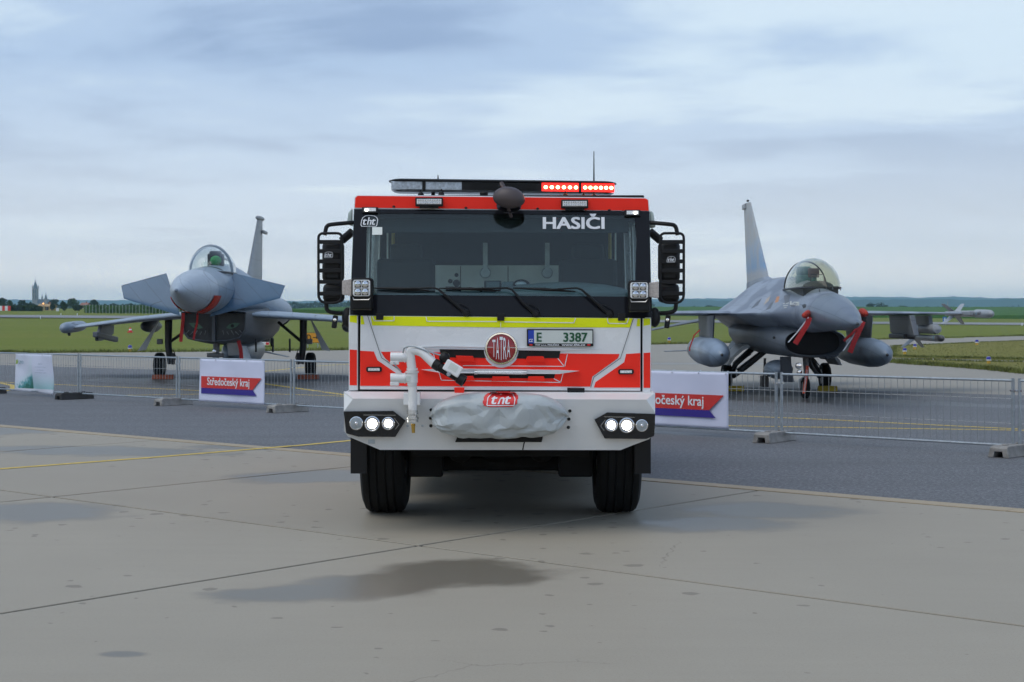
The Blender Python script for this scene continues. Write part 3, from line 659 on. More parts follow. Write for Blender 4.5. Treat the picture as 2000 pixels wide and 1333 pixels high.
obj('cable', MB().tube([T(1025, 862, -.02), T(1023, 868, -.025), T(1021, 879, -.02)], .006, 6), M['black'], bumper)
# headlamps
for side in (-1, 1):
    if side < 0: hp = [(671, 804), (768, 803), (792, 822), (772, 854), (700, 853.5), (676, 847)]; L = [(696, 827, 11.5, 0), (727, 828, 13, 1), (758.5, 827.5, 11, 1)]
    else: hp = [(1280, 809), (1186, 806), (1161, 820), (1181, 857), (1262, 858), (1278, 852)]; L = [(1253.5, 831.5, 10.5, 0), (1224, 831, 13, 1), (1194, 830.5, 11, 1)]
    hl = plate('headlamp', hp, -.004, .07, M['blackgloss'], truck, bevel=.003)
    sgn = -1 if side < 0 else 1
    outline([(L[2][0] + -sgn * 12, L[2][1] - 10), (L[2][0] - sgn * 21, L[2][1] + 2), (L[2][0] - sgn * 14, L[2][1] + 11)], .003, -.007, M['chrome'], 'running_light', hl)
    outline([(L[2][0] + -sgn * 14, L[2][1] - 16), (L[0][0] - sgn * 14, L[0][1] - 16)], .003, -.007, M['chrome'], 'running_light', hl)
    for x, y, r, on in L:
        c = T(x, y, -.004); rr = r * .00419
        o = obj('lamp_unit', MB().lathe([(rr * 1.12, 0), (rr * 1.15, .010), (rr * 1.02, .012), (rr * .95, .004), (0, .003)], c, (0, -1, 0), 32), M['chrome'], hl, smooth=40)
        if on: obj('lamp_glow', MB().lathe([(rr * .72, .004), (rr * .62, .009), (rr * .35, .013), (0, .014)], c, (0, -1, 0), 28), M['lamp_on'], o)
        else:
            obj('lamp_bowl', MB().lathe([(rr * .92, .004), (rr * .6, .007), (0, .008)], c, (0, -1, 0), 28), M['galv'], o)
            obj('lamp_bulb', MB().ell(c + Vector((0, -.012, 0)), (.014, .01, .014), 12, 8), M['chrome'], o)
# ---- windscreen: leaning glass, black frit border, interior behind
WB, WT = 617, 408                                  # rows of the lower and upper edges
DT = .48
def WS(px, py, off=0.0): return T(px, py, D + .005 + (DT - D) * (WB - py) / (WB - WT) + off)
def wplate(name, pts, off, th, m, parent=truck, **k):
    return obj(name, MB().prism([WS(x, y, off) for x, y in pts], (0, th, 0)), m, parent, smooth=None, **k)
wsg = wplate('windscreen', [(683, 616), (1274, 621), (1272, 560), (1269, 413), (691, 408), (685, 560)], 0, .008, M['windscreen'])
M['frit'] = mat('black_glass_border', (.010, .010, .013), .10, var=.1, rvar=.02, spec=.22)
wplate('glass_border', [(683.5, 615.5), (1273.5, 620.5), (1273, 580), (683.8, 576)], -.004, .004, M['frit'], wsg)
wplate('glass_border', [(684, 576), (714, 576), (716, 455), (719, 409), (691.5, 409), (685.5, 560)], -.004, .004, M['frit'], wsg)
wplate('glass_border', [(1240, 580), (1273, 580), (1271.5, 560), (1268.5, 413), (1238, 412), (1243, 470)], -.004, .004, M['frit'], wsg)
wplate('sun_strip', [(719, 409), (1238, 412.5), (1240, 420), (719, 417)], -.004, .004, M['frit'], wsg)
def wtext(name, s, x0, x1, y0, y1, off, m, parent, **k):
    a, b, c = WS(x0, y1, off), WS(x1, y1, off), WS(x0, y0, off); return text_obj(name, s, a, b - a, c - a, (b - a).length, (c - a).length, m, parent, **k)
wtext('lettering', 'HASIČI', 1060, 1181, 418, 448, -.006, M['print_white'], wsg, bold=.030)
wsg['label'] = 'wide tinted windscreen with white lettering at its upper right'
def tht_logo(org, rt, up, w, m, parent, depth=.0015, frame=True):
    """rounded house-shaped outline round three slanted letters"""
    rt, up = Vector(rt).normalized(), Vector(up).normalized(); n = rt.cross(up); h = w * .68
    P = lambda x, y: Vector(org) + rt * (x * w) + up * (y * h) + n * depth
    if frame:
        out = [P(.06, 0), P(0, .15), P(.05, .55), P(.12, .80), P(.28, .96), P(.55, 1.0), P(.80, .95), P(.95, .80), P(1.0, .6), P(.95, .12), P(.90, 0)]
        mb = MB(); cc = P(.5, .48)
        for a, b in zip(out, out[1:] + out[:1]):
            mb.add([a, b, b.lerp(cc, .09), a.lerp(cc, .09)], [(0, 1, 2, 3)])
        obj('logo_frame', mb, m, parent, smooth=None, recalc=False)
    text_obj('logo_letters', 'tht', P(.13, .14), rt, up, w * .74, h * .66, m, parent, bold=.035, shear=.3, ht=depth)
a = WS(704, 443, -.006); tht_logo(a, WS(720, 443, -.006) - a, WS(704, 430, -.006) - a, .150, M['print_white'], wsg)
o = wplate('sticker', [(727, 444), (746.5, 444), (746.5, 459), (727, 459)], -.006, .002, M['cabpanel'], wsg)
for x0, x1, y0, y1, lx in ((707, 738, 405, 416, 716), (1220, 1251, 410.5, 422, 1241)):
    o = wplate('marker_lamp', [(x0, y0), (x1, y0), (x1, y1), (x0, y1)], -.03, .025, M['black'], truck, bevel=.003)
    wplate('marker_lens', [(x0 + 4, y0 + 1.5), (x1 - 4, y0 + 1.5), (x1 - 4, y1 - 3), (x0 + 4, y1 - 3)], -.034, .004, M['led_white'], o)
    obj('marker_bulb', MB().ell(WS(lx, (y0 + y1) / 2, -.037), (.011, .008, .011), 12, 8), M['marker_on'], o)
# interior
it = MB()
it.box((0, .80, 1.80), (2.40, .75, .10)); it.box((0, .62, 1.92), (2.36, .34, .10))
it.ell((.55, .78, 1.955), (.62, .32, .12), 24, 10); it.ell((-.15, .95, 1.90), (1.0, .25, .10), 24, 10)
dash = obj('dashboard', it, M['dash'], truck, smooth=45)
bw = obj('rear_cabinet', MB().box((.19, 2.42, 2.14), (1.72, .2, .27)), M['cabpanel'], truck, smooth=None, bevel=.01)
for x in (-.40, .06, .72): obj('cabinet_seam', MB().box((x, 2.317, 2.14), (.006, .004, .25)), M['interior'], bw, smooth=None)
for x, z, r in ((-.50, 2.12, .022), (-.44, 2.10, .035), (-.44, 2.18, .02)): obj('cabinet_dial', MB().lathe([(r, 0), (r * .8, .01)], (x, 2.318, z), (0, -1, 0), 16), M['interior'], bw)
obj('cabinet_vent', MB().box((-.47, 2.314, 2.045), (.15, .008, .045)), M['black'], bw, smooth=None)
for x in (-.16, .44): 
    obj('cabinet_knob', MB().lathe([(.055, 0), (.045, .03), (0, .032)], (x, 2.31, 2.20), (0, -1, 0), 20), M['galv'], bw)
    obj('cabinet_strap', MB().box((x, 2.29, 2.34), (.045, .01, .30)), M['galv'], bw, smooth=None)
for x, y in ((-.88, 1.25), (.80, 1.30)):
    sb = MB(); sb.box((x, y + .1, 1.62), (.56, .55, .14)); sb.box((x, y + .36, 1.98), (.54, .13, .66)); sb.box((x, y + .38, 2.36), (.30, .10, .18)); obj('cab_seat', sb, M['interior'], truck, smooth=None, bevel=.04)
st = MB(); q = [Vector((.05 + .22 * math.cos(a), .92 + .08 * math.sin(a), 2.03 + .10 * math.sin(a))) for a in [2 * math.pi * k / 24 for k in range(25)]]
mn = MB(); mn.box((-.07, .86, 2.035), (.15, .03, .11)); mn.box((-.07, .88, 1.97), (.05, .05, .1)); mnn = obj('dash_monitor', mn, M['black'], truck, smooth=None, bevel=.01)
obj('monitor_screen', MB().box((-.07, .842, 2.04), (.115, .004, .08)), M['dash'], mnn, smooth=None)
obj('gauge_binnacle', MB().box((.085, .86, 2.025), (.16, .06, .11)), M['dash'], truck, smooth=None, bevel=.02)
jl = MB(); jl.tube([(.20, .82, 1.95), (.21, .82, 2.03)], .018, 8); jl.ell((.18, .82, 2.055), (.075, .04, .045), 16, 10); jj = obj('spot_lamp', jl, M['black'], truck, smooth=50)
obj('spot_lamp_lens', MB().ell((.175, .79, 2.058), (.05, .02, .026), 16, 8), M['galv'], jj)
for x in (-.20, .29, .345): obj('control_lever', MB().tube([(x, .85, 1.93), (x - .035 if x > 0 else x + .045, .85, 2.03)], .009, 8), M['black'], truck)
for x in (-1.02, 1.02):
    obj('grab_bar', MB().tube([(x, 1.9, 2.18), (x, 1.9, 2.60)], .016, 8), M['trim_yellow'], truck)
    obj('belt_strap', MB().box((x * 1.05, 1.85, 2.38), (.014, .03, .46)), M['cabpanel'], truck, smooth=None)
obj('sun_visor', MB().box((0, .62, 2.575), (2.2, .03, .17), Matrix.Rotation(R(-12), 3, 'X')), M['interior'], truck, smooth=None, bevel=.01)
obj('header_lining', MB().box((0, .75, 2.68), (2.36, .5, .14)), M['dark'], truck, smooth=None)
# wipers
for pts in ([(728, 563), (838, 568), (856, 563.5), (910, 612)], [(858, 563.5), (978, 568), (1000, 564), (1046, 613)], [(1002, 563), (1124, 570), (1136, 564), (1190, 614)]):
    (bx, by), (cx, cy), (hx, hy), (px_, py_) = pts
    o = obj('wiper', MB().tube([WS(cx - 50, cy - 4, -.05), WS(hx - 10, hy - 1, -.06), WS(hx, hy + 2, -.06), WS(px_ - 25, py_ - 22, -.05), WS(px_, py_, -.015)], [.007, .008, .009, .014, .018], 8), M['black'], truck)
    obj('wiper_blade', MB().tube([WS(bx, by, -.03), WS((bx + cx) / 2, (by + cy) / 2 - 1, -.035), WS(cx, cy, -.03)], [.005, .014, .006], 8), M['black'], o)
    obj('wiper_pivot', MB().lathe([(.03, 0), (.026, .03), (0, .035)], WS(px_, py_, .0), (0, -1, 0), 16), M['black'], o)
    obj('washer_hose', MB().tube([WS(px_ + 10, py_ + 2, -.02), WS(px_ + 6, py_ - 10, -.03), WS(px_ - 8, py_ - 18, -.03), WS(px_ - 26, py_ - 20, -.03)], .004, 6), M['black'], o)
# ---- red fascia above the windscreen
fa = plate('roof_fascia', [(691, 409), (1269, 414), (1267, 390), (1262, 386.5), (697, 381), (692, 386)], DT + .015, .10, M['white'], bevel=.006)
plate('red_sticker', [(693, 406), (1267, 412), (1265.5, 391), (1260, 388), (699, 383), (694, 387)], DT + .011, .004, M['red'], fa)
obj('roof_edge', MB().box((T(978, 384, DT + .12)) + Vector((0, .1, -.005)), (2.46, .22, .03)), M['black'], truck, smooth=None, bevel=.008)
for x0, x1, y0, y1 in ((811, 865, 386, 403), (1096, 1149, 390, 407)):
    o = plate('led_light_bar', [(x0, y0), (x1, y0), (x1, y1), (x0, y1)], DT - .06, .06, M['black'], bevel=.006)
    plate('led_lens', [(x0 + 3, y0 + 3), (x1 - 3, y0 + 3), (x1 - 3, y1 - 4), (x0 + 3, y1 - 4)], DT - .064, .006, M['led_white'], o)
    for k in range(10):
        for r_ in range(2):
            obj('led_cell', MB().lathe([(.0085, 0), (.006, .004), (0, .005)], T(x0 + 6.5 + k * (x1 - x0 - 13) / 9, y0 + 5.3 + r_ * 5, DT - .064), (0, -1, 0), 8), M['chrome'], o)
    obj('mount_foot', MB().box(T((x0 + x1) / 2, y1 + 2, DT - .02), (.16, .03, .02)), M['black'], o, smooth=None)
for x, y in ((769, 404), (910, 406.5), (1050, 408), (1190, 411)): obj('fascia_bolt', MB().ell(T(x, y, DT + .005), (.013, .008, .01), 10, 6), M['black'], fa)
# ---- light bar on the roof
LD = .78
def bar_ring(d0, d1, xa, xb, ya, yb, n=10):
    a, b = T(xa, ya, LD).x, T(xb, yb, LD).x; r = (d1 - d0) / 2; cy = (d0 + d1) / 2; pts = []
    za, zb = T(xa, ya, LD).z, T(xb, yb, LD).z
    for k in range(n + 1): t_ = math.pi / 2 + math.pi * k / n; pts.append(Vector((a + r * .55 + r * .55 * math.cos(t_), cy + r * math.sin(t_), za)))
    for k in range(n + 1): t_ = -math.pi / 2 + math.pi * k / n; pts.append(Vector((b - r * .55 + r * .55 * math.cos(t_), cy + r * math.sin(t_), zb)))
    return pts
lbm = obj('light_bar', MB().loft([bar_ring(LD - .02, LD + .30, 762, 1201, 370, 376), bar_ring(LD - .01, LD + .29, 768, 1195, 374, 379)]), M['galv'], truck, smooth=40)
obj('top_cover', MB().loft([bar_ring(LD - .035, LD + .315, 757, 1206, 353.5, 358.5), bar_ring(LD - .035, LD + .315, 757, 1206, 351.5, 356.5), bar_ring(LD - .02, LD + .30, 764, 1199, 349.5, 354.5)]), M['black'], lbm, smooth=40)
def bar_seg(name, x0, x1, m, parent, y0=354, y1=371, din=.0, rnd=0):
    f = lambda x: (x - 757) * 5 / 449
    mb = MB(); P = [T(x0, y0 + f(x0), LD - .018 + din), T(x1, y0 + f(x1), LD - .018 + din), T(x1, y1 + f(x1), LD - .018 + din), T(x0, y1 + f(x0), LD - .018 + din)]
    mb.prism(P, (0, .26, 0)); return obj(name, mb, m, parent, smooth=None, bevel=.004)
M['clear_module'] = mat('clear_light_module', (.42, .48, .54), .15, coat=.6, var=.3, vscale=40)
bar_seg('clear_module', 764, 825, M['clear_module'], lbm); bar_seg('clear_module', 831, 902, M['clear_module'], lbm)
sp = bar_seg('speaker_section', 902, 1058, M['black'], lbm)
for k in range(34):
    x = 920 + k * 3.1 + (22 if k > 16 else 0)
    obj('speaker_slot', MB().box(T(x, 363 + (x - 757) * 5 / 449, LD - .022), (.006, .008, .045)), M['grille_dark'], sp, smooth=None)
for x0, x1 in ((1058, 1131), (1135, 1200)):
    o = bar_seg('red_module', x0, x1, M['red_lens'], lbm)
    for k in range(6):
        x = x0 + 8 + k * (x1 - x0 - 14) / 5; obj('red_led', MB().ell(T(x, 362.5 + (x - 757) * 5 / 449, LD - .024), (.0165, .008, .0145), 12, 8), M['red_led'], o)
for x in (828, 1133): bar_seg('end_strap', x - 2.6, x + 2.6, M['black'], lbm, 352, 373, -.008)
for x in (846, 1105): obj('bar_foot', MB().box(T(x, 378 + (x - 757) * 5 / 449, LD + .1), (.03, .06, .07)), M['black'], lbm, smooth=None)
for x, y in ((862, 380), (1104, 384), (1160, 385), (822, 381), (1140, 386)): obj('roof_fixing', MB().lathe([(.028, 0), (.022, .02), (.008, .03), (.006, .05)], T(x, y + 1, LD - .1), (0, 0, 1), 12), M['black'], truck)
obj('roof_button', MB().lathe([(.034, 0), (.036, .02), (.03, .03), (0, .033)], T(945, 382, LD - .1), (0, 0, 1), 20), M['black'], truck)
for x, y0, y1 in ((1160, 357, 296), (855.5, 352, 342)): obj('antenna', MB().tube([T(x, y0, LD + .1), T(x, y1, LD + .1)], [.007, .0035], 8), M['black'], truck)
# ---- front kerb-view mirror on the roof edge
M['mirror_shell'] = mat('mirror_shell_plastic', (.075, .058, .060), .5, var=.1)
mc = T(994, 388, DT - .22)
o = obj('front_mirror', MB().ell(mc, (.135, .10, .098), 28, 16, lambda p: Vector((p.x, p.y, p.z * (1.0 if p.z > 0 else .85) - .10 * p.x))), M['mirror_shell'], truck, smooth=60)
obj('mirror_arm', MB().tube([mc + Vector((-.02, .02, .05)), mc + Vector((-.06, .05, .13)), mc + Vector((-.03, .25, .0))], .018, 8), M['mirror_shell'], o)
obj('mirror_arm', MB().tube([mc + Vector((-.01, .0, -.07)), mc + Vector((.02, .06, -.15))], .014, 8), M['mirror_shell'], o)
obj('mirror_face', MB().lathe([(.105, 0), (.105, .01), (.09, .012)], mc + Vector((0, .085, -.05)), (0, .5, -.6), 28), M['blackgloss'], o)
# ---- corner marker lamps on the cab's upper corners
for pts in ([(688, 406), (680, 416), (677, 438), (688, 442)], [(1269, 412), (1276, 414), (1281, 444), (1270, 446)]):
    plate('corner_lamp', pts, DT + .02, .10, M['corner_lens'], bevel=.012)
# ---- side mirrors with tubular guards
def mirror(px):                                    # px maps mirrored columns for the right side
    D2 = .42
    root = obj('side_mirror', MB().box((T(px(651), 512, D2 + .06)), (.185, .12, .36)), M['black'], truck, smooth=40, bevel=.045)
    obj('mirror_housing', MB().box((T(px(652), 573, D2 + .06)), (.18, .12, .165)), M['black'], root, smooth=40, bevel=.04)
    g = rbend([T(px(x), y, D2 - .05) for x, y in ((645, 456), (622, 456), (622, 592), (668, 592), (668, 456), (645, 456))], .075)
    obj('mirror_guard', MB().tube(g, .0115, 10), M['black'], root)
    for y in (473, 491, 511, 529, 551, 574): obj('guard_slat', MB().box(T(px(645), y, D2 - .05), (.19, .012, .034)), M['black'], root, smooth=None, bevel=.003)
    obj('mirror_bracket', MB().tube(rbend([T(px(690), 435, DT), T(px(655), 438, D2), T(px(638), 440, D2), T(px(634), 460, D2)], .05), .018, 10), M['black'], root)
    obj('mirror_bracket', MB().tube([T(px(688), 453, DT), T(px(668), 470, D2 + .1)], .035, 10), M['black'], root)
    obj('mirror_bracket', MB().tube(rbend([T(px(637), 590, D2), T(px(638), 608, D2), T(px(655), 612, D2), T(px(684), 612, D2 + .05)], .06), .018, 10), M['black'], root)
    obj('bracket_mount', MB().ell(T(px(679), 620, D2 + .02), (.05, .06, .085), 14, 10), M['black'], root)
    obj('mirror_camera', MB().box(T(px(654), 629, D2), (.042, .05, .11), Matrix.Rotation(R(8), 3, 'Y')), M['black'], root, smooth=None, bevel=.01)
    obj('camera_lens', MB().lathe([(.016, 0), (.014, .006), (0, .007)], T(px(654), 625, D2 - .026), (0, -1, 0), 14), M['chrome'], root)
    return root
ml = mirror(lambda x: x)
a = T(633, 504, .36); tht_logo(a, (1, 0, 0), (0, 0, 1), .075, M['print_white'], ml)
mr_ = mirror(lambda x: 1956 - x + 1.5)
a = T(1302, 513, .36); tht_logo(a, (1, 0, 0), (0, 0, 1), .075, M['print_white'], mr_)
# ---- corner work lamps
for x0, x1, y0, y1, ix0, ix1, ox0, ox1 in ((686, 727, 543, 582, 689, 723, 668, 689), (1228, 1268, 548, 586, 1231, 1266, 1266, 1287)):
    wl = plate('work_lamp', [(x0 + 4, y0), (x1 - 4, y0), (x1, y0 + 4), (x1, y1 - 4), (x1 - 4, y1), (x0 + 4, y1), (x0, y1 - 4), (x0, y0 + 4)], .02, .14, M['black'], bevel=.006)
    plate('lamp_frame', [(ix0 + 3, y0 + 4), (ix1 - 3, y0 + 4), (ix1, y0 + 7), (ix1, y1 - 6), (ix1 - 3, y1 - 3), (ix0 + 3, y1 - 3), (ix0, y1 - 6), (ix0, y0 + 7)], .014, .008, M['led_white'], wl, bevel=.003)
    mxx, myy = (ix0 + ix1) / 2, (y0 + y1) / 2 + .5
    for sx in (-1, 1):
        for sy in (-1, 1):
            c = T(mxx + sx * 7.2, myy + sy * 7.6, .012)
            o = obj('reflector_cell', MB().box(c, (.054, .008, .056)), M['blackgloss'], wl, smooth=None, bevel=.004)
            obj('reflector_bowl', MB().lathe([(.026, .001), (.02, .003), (.008, .0045), (0, .006)], c + Vector((0, -.004, 0)), (0, -1, 0), 10), M['chrome'], o, smooth=None)
    plate('indicator_lens', [(ox0, y0 + 5), (ox1, y0 + 2), (ox1, y1 - 3), (ox0, y1 - 6)], .05, .07, M['amber_lens'], wl, bevel=.008)
    obj('lamp_bracket', MB().tube([T(x0 + 2, y1 - 6, .03), T(x0 + 5, y1 + 4, .03), T(x1 - 7, y1 + 4, .03), T(x1 - 1, y1 - 5, .03)], .005, 6), M['steel'], wl)
    obj('lamp_mount', MB().box(T((x0 + x1) / 2, y1 + 10, .14), (.18, .12, .12)), M['black'], wl, smooth=None, bevel=.02)
# ---- roof monitor on the bumper (white pipework with nozzle)
Wm = mat('monitor_white', (.80, .80, .80), .25, coat=.4, var=.03); MD = -.10
mon = obj('water_cannon', MB().tube([T(806, 802, MD), T(806, 770, MD), T(804, 715, MD)], .036, 20), Wm, truck)
mon['label'] = 'white water cannon with black nozzle bolted to the bumper'
obj('pipe_elbow', MB().tube(rbend([T(804, 718, MD), T(800, 684, MD), T(822, 686, MD - .02), T(849, 712, MD - .05)], .09, 8), .038, 20), Wm, mon)
for y0, y1, r_ in ((719, 724, .046), (725, 728.5, .055), (729, 748, .046), (748.5, 753, .041)): obj('pipe_flange', MB().tube([T(805, y0, MD), T(805, y1, MD)], r_, 24), Wm, mon, smooth=40)
plate('type_label', [(793, 735), (802, 735), (802, 745), (793, 745)], MD - .047, .002, M['plate_white'], mon)
obj('pipe_base', MB().box(T(805, 779, MD + .05), (.135, .12, .105)), Wm, mon, smooth=None, bevel=.008)
for y in (698, 739):
    obj('drive_motor', MB().tube([T(763, y, MD + .01), T(795, y, MD + .01)], .040, 20), Wm, mon, smooth=40)
    obj('motor_gearbox', MB().box(T(771, y + 11, MD + .01), (.072, .07, .03)), Wm, mon, smooth=None, bevel=.005)
    obj('motor_ring', MB().tube([T(790, y, MD + .01), T(792, y, MD + .01)], .046, 20), Wm, mon, smooth=40)
obj('motor_cable', MB().tube(rbend([T(769, 708, MD - .03), T(772, 714, MD - .04), T(783, 726, MD - .02)], .03), .006, 6), M['galv'], mon)
obj('nozzle_cable', MB().tube([T(787, 690, MD - .03), T(789, 681, MD - .04), T(797, 677, MD - .05), T(812, 678, MD - .05), T(836, 687, MD - .06), T(862, 695, MD - .08)], .0065, 8), M['galv'], mon)
for y, r_ in ((803, .043), (807, .047), (813, .040), (817, .050), (822, .046)): obj('coupling_ring', MB().tube([T(806, y - 1.8, MD), T(806, y + 2.2, MD)], r_, 22), M['steel'], mon, smooth=40)
obj('drain_cock', MB().tube([T(807, 828, MD), T(807, 836, MD), T(807.5, 846, MD)], [.018, .016, .013], 12), M['brass'], mon)
ax = (T(895, 738, MD - .10) - T(845, 708, MD - .05)).normalized()
n0 = T(848, 710, MD - .05)
nz = obj('nozzle', MB().lathe([(.044, 0), (.046, .05), (.040, .055), (.040, .10), (.036, .2), (.034, .25)], n0, ax, 20), M['black'], mon, smooth=40)
obj('nozzle_tip', MB().lathe([(.030, .22), (.045, .235), (.047, .29), (.03, .295), (.028, .27)], n0, ax, 20), M['black'], nz, smooth=40)
zr = Vector((0, -1, 0)); rm = Matrix([ax, zr, ax.cross(zr)]).transposed()
up_ = ax.cross(zr); up_ = up_ if up_.z > 0 else -up_
obj('nozzle_actuator', MB().box(n0 + ax * .155 + up_ * .045 + zr * .02, (.15, .075, .095), rm), Wm, nz, smooth=None, bevel=.01)
obj('actuator_label', MB().box(n0 + ax * .155 + up_ * .055 + zr * .059, (.075, .002, .055), rm), M['plate_white'], nz, smooth=None)
obj('actuator_knob', MB().lathe([(.018, 0), (.016, .02), (0, .022)], n0 + ax * .15 + zr * .057 - up_ * .012, zr, 16), M['galv'], nz)
obj('actuator_motor', MB().ell(n0 + ax * .05 + up_ * .085, (.045, .045, .045), 16, 10), M['black'], nz)
# ---- winch under a grey tarpaulin
def tarp():
    """taut on top, creased into flat facets lower down"""
    rnd = random.Random(5); mb = MB(); nu, nv = 30, 30; c0 = T(976, 812, -.08); P = []
    for j in range(nv + 1):
        for i in range(nu):
            a = 2 * math.pi * (i + (rnd.uniform(-.32, .32) if 0 < j < nv else 0)) / nu; x = -math.cos(math.pi * (j + (rnd.uniform(-.3, .3) if 1 < j < nv - 1 else 0)) / nv)
            ca, sa = math.cos(a), math.sin(a); y_ = math.copysign(abs(ca) ** .8, ca); z_ = math.copysign(abs(sa) ** .7, sa)
            e_ = max(1e-3, 1 - abs(x) ** 3.8) ** .5; e2 = max(1e-3, 1 - abs(x) ** 3.0) ** .5
            p = Vector((x * .572, y_ * .17 * e2, z_ * (.200 * e_ if z_ > 0 else .212 * e2) - .02 * x * x)); s = Vector((p.x * 3, p.y * 3, p.z * 5))
            k = .35 if z_ > .35 else 1.0; f = (abs(noise.noise(s + Vector((3, 1, 2)))) * .05 + rnd.uniform(0, .034)) * k
            n_ = Vector((p.x * .25, p.y * 4, p.z * 4)); n_ = n_.normalized() if n_.length > 1e-6 else n_
            P.append(c0 + p - n_ * f)
    mb.v = [tuple(p) for p in P]
    for j in range(nv):
        for i in range(nu):
            q = (j * nu + i, j * nu + (i + 1) % nu, (j + 1) * nu + (i + 1) % nu, (j + 1) * nu + i)
            if rnd.random() < .5: mb.f += [(q[0], q[1], q[2]), (q[0], q[2], q[3])]
            else: mb.f += [(q[1], q[2], q[3]), (q[1], q[3], q[0])]
    return mb
tp = obj('winch_cover', tarp(), M['tarp'], truck, smooth=22)
ss_ = tp.modifiers.new('soften', 'SUBSURF'); ss_.levels = ss_.render_levels = 1
tp['label'] = 'crumpled grey tarpaulin cover over the winch with red badge'
from mathutils.bvhtree import BVHTree
bv = BVHTree.FromObject(tp, bpy.context.evaluated_depsgraph_get())
def on_tarp(mb, off):
    out = []
    for x, y, z in mb.v:
        h = bv.ray_cast(Vector((x, -2, z)), Vector((0, 1, 0)))
        out.append((x, (h[0].y if h[0] else -.2) - off, z))
    mb.v = out; return mb
def grid_patch(poly, off, nx=40, nz=24):
    x0, x1 = min(p_[0] for p_ in poly), max(p_[0] for p_ in poly); z0, z1 = min(p_[1] for p_ in poly), max(p_[1] for p_ in poly); mb = MB(); idx = {}
    for j in range(nz + 1):
        for i in range(nx + 1): mb.v.append((x0 + (x1 - x0) * i / nx, 0, z0 + (z1 - z0) * j / nz))
    for j in range(nz):
        for i in range(nx):
            cxx, czz = x0 + (x1 - x0) * (i + .5) / nx, z0 + (z1 - z0) * (j + .5) / nz
            if inside((cxx, czz), poly): mb.f.append((j * (nx + 1) + i, j * (nx + 1) + i + 1, (j + 1) * (nx + 1) + i + 1, (j + 1) * (nx + 1) + i))
    return on_tarp(mb, off)
lg = [(943, 786), (946, 773), (958, 766), (985, 765), (1004, 766), (1012, 773), (1010, 788), (1000, 795), (955, 795), (945, 792)]
lg3 = [(T(x, y, -.2).x, T(x, y, -.2).z) for x, y in lg]
bdg = obj('tarp_badge', grid_patch(lg3, .004), M['logo_red'], tp, smooth=60)
def tarp_text():
    mb = tht_mb(); xs_ = [v[0] for v in mb.v]; ys_ = [v[1] for v in mb.v]; a, b = T(959.5, 789.5, -.2), T(998, 770, -.2)
    mb.v = [(a.x + (x - min(xs_)) / (max(xs_) - min(xs_)) * (b.x - a.x), 0, a.z + (y - min(ys_)) / (max(ys_) - min(ys_)) * (b.z - a.z)) for x, y, z in mb.v]
    return on_tarp(mb, .007)
obj('badge_lettering', tarp_text(), M['print_white'], bdg, smooth=None)
fr = MB(); C_ = [(951, 792), (953, 777), (961, 769), (985, 767), (1001, 769), (1006, 779), (1004, 792)]
C3 = [T(x, y, -.2) for x, y in C_]
for a, b in zip(C3, C3[1:] + C3[:1]):
    v = (b - a).normalized(); nn = Vector((-v.z, 0, v.x)) * .0035; n_ = 6
    for k in range(n_):
        p0, p1 = a.lerp(b, k / n_), a.lerp(b, (k + 1) / n_); fr.add([p0 + nn, p1 + nn, p1 - nn, p0 - nn], [(0, 1, 2, 3)])
obj('badge_frame', on_tarp(fr, .007), M['print_white'], bdg, smooth=None, recalc=False)
# ---- wheels, axle, underside
def wheel_mesh(r, w, grooves=True):
    prof = [(r * .56, -w / 2 + .02), (r * .62, -w / 2), (r * .86, -w / 2 - .004), (r * .955, -w / 2 + .02), (r * .99, -w / 2 + .05)]
    gx = [-.28, -.10, .10, .28]
    for g in gx: prof += [(r, w * g - .010), (r - .014, w * g - .007), (r - .014, w * g + .007), (r, w * g + .010)]
    prof += [(r * .99, w / 2 - .05), (r * .955, w / 2 - .02), (r * .86, w / 2 + .004), (r * .62, w / 2), (r * .56, w / 2 - .02)]
    return MB().lathe(prof, (0, 0, 0), (1, 0, 0), 64, cap=False)
def truck_wheel(x, y, r=.60, w=.385, sx=1):
    e = bpy.data.objects.new('wheel', None); COL.objects.link(e); e.parent = truck; e.location = (x, y, r)
    obj('tyre', wheel_mesh(r, w), M['rubber'], e, smooth=25)
    obj('rim', MB().lathe([(r * .58, -w * .42), (r * .50, -w * .2), (r * .45, 0), (r * .2, w * .15), (r * .2, w * .35), (.01, w * .37)], (0, 0, 0), (sx, 0, 0), 32), M['rim'], e)
    return e
for sx in (-1, 1):
    truck_wheel(sx * 1.045, 1.42, sx=sx)
    for y in (5.2, 6.55): truck_wheel(sx * 1.03, y, sx=sx)
    mf = MB(); mf.box((sx * 1.235, .78, .70), (.14, .02, .58)); mf.box((sx * 1.235, 1.35, .98), (.05, 1.5, .3)); obj('mud_guard', mf, M['black'], truck, smooth=None)
    arch = MB().prism([(sx * 1.24, .55, 1.16), (sx * 1.24, .72, .80), (sx * 1.24, .80, 1.02), (sx * 1.24, 1.05, 1.13), (sx * 1.24, 2.1, 1.13), (sx * 1.24, 2.3, .85), (sx * 1.24, 2.5, .85), (sx * 1.24, 2.5, 1.17)], (-sx * .45, 0, 0)); obj('wheel_arch', arch, M['dark'], truck, smooth=None)
    ax_ = MB().tube([(sx * .25, 1.42, .62), (sx * .95, 1.42, .60)], [.12, .09], 14); ax_.ell((sx * .36, 1.05, .60), (.12, .14, .12), 14, 10); obj('axle_half_shaft', ax_, M['dark'], truck)
    sp_ = MB().box((sx * .72, 1.15, .56), (.26, .2, .10)); sp_.tube([(sx * .62, 1.2, .55), (sx * .60, 1.25, .95)], .07, 12); obj('suspension_mount', sp_, M['dark'], truck, smooth=None)
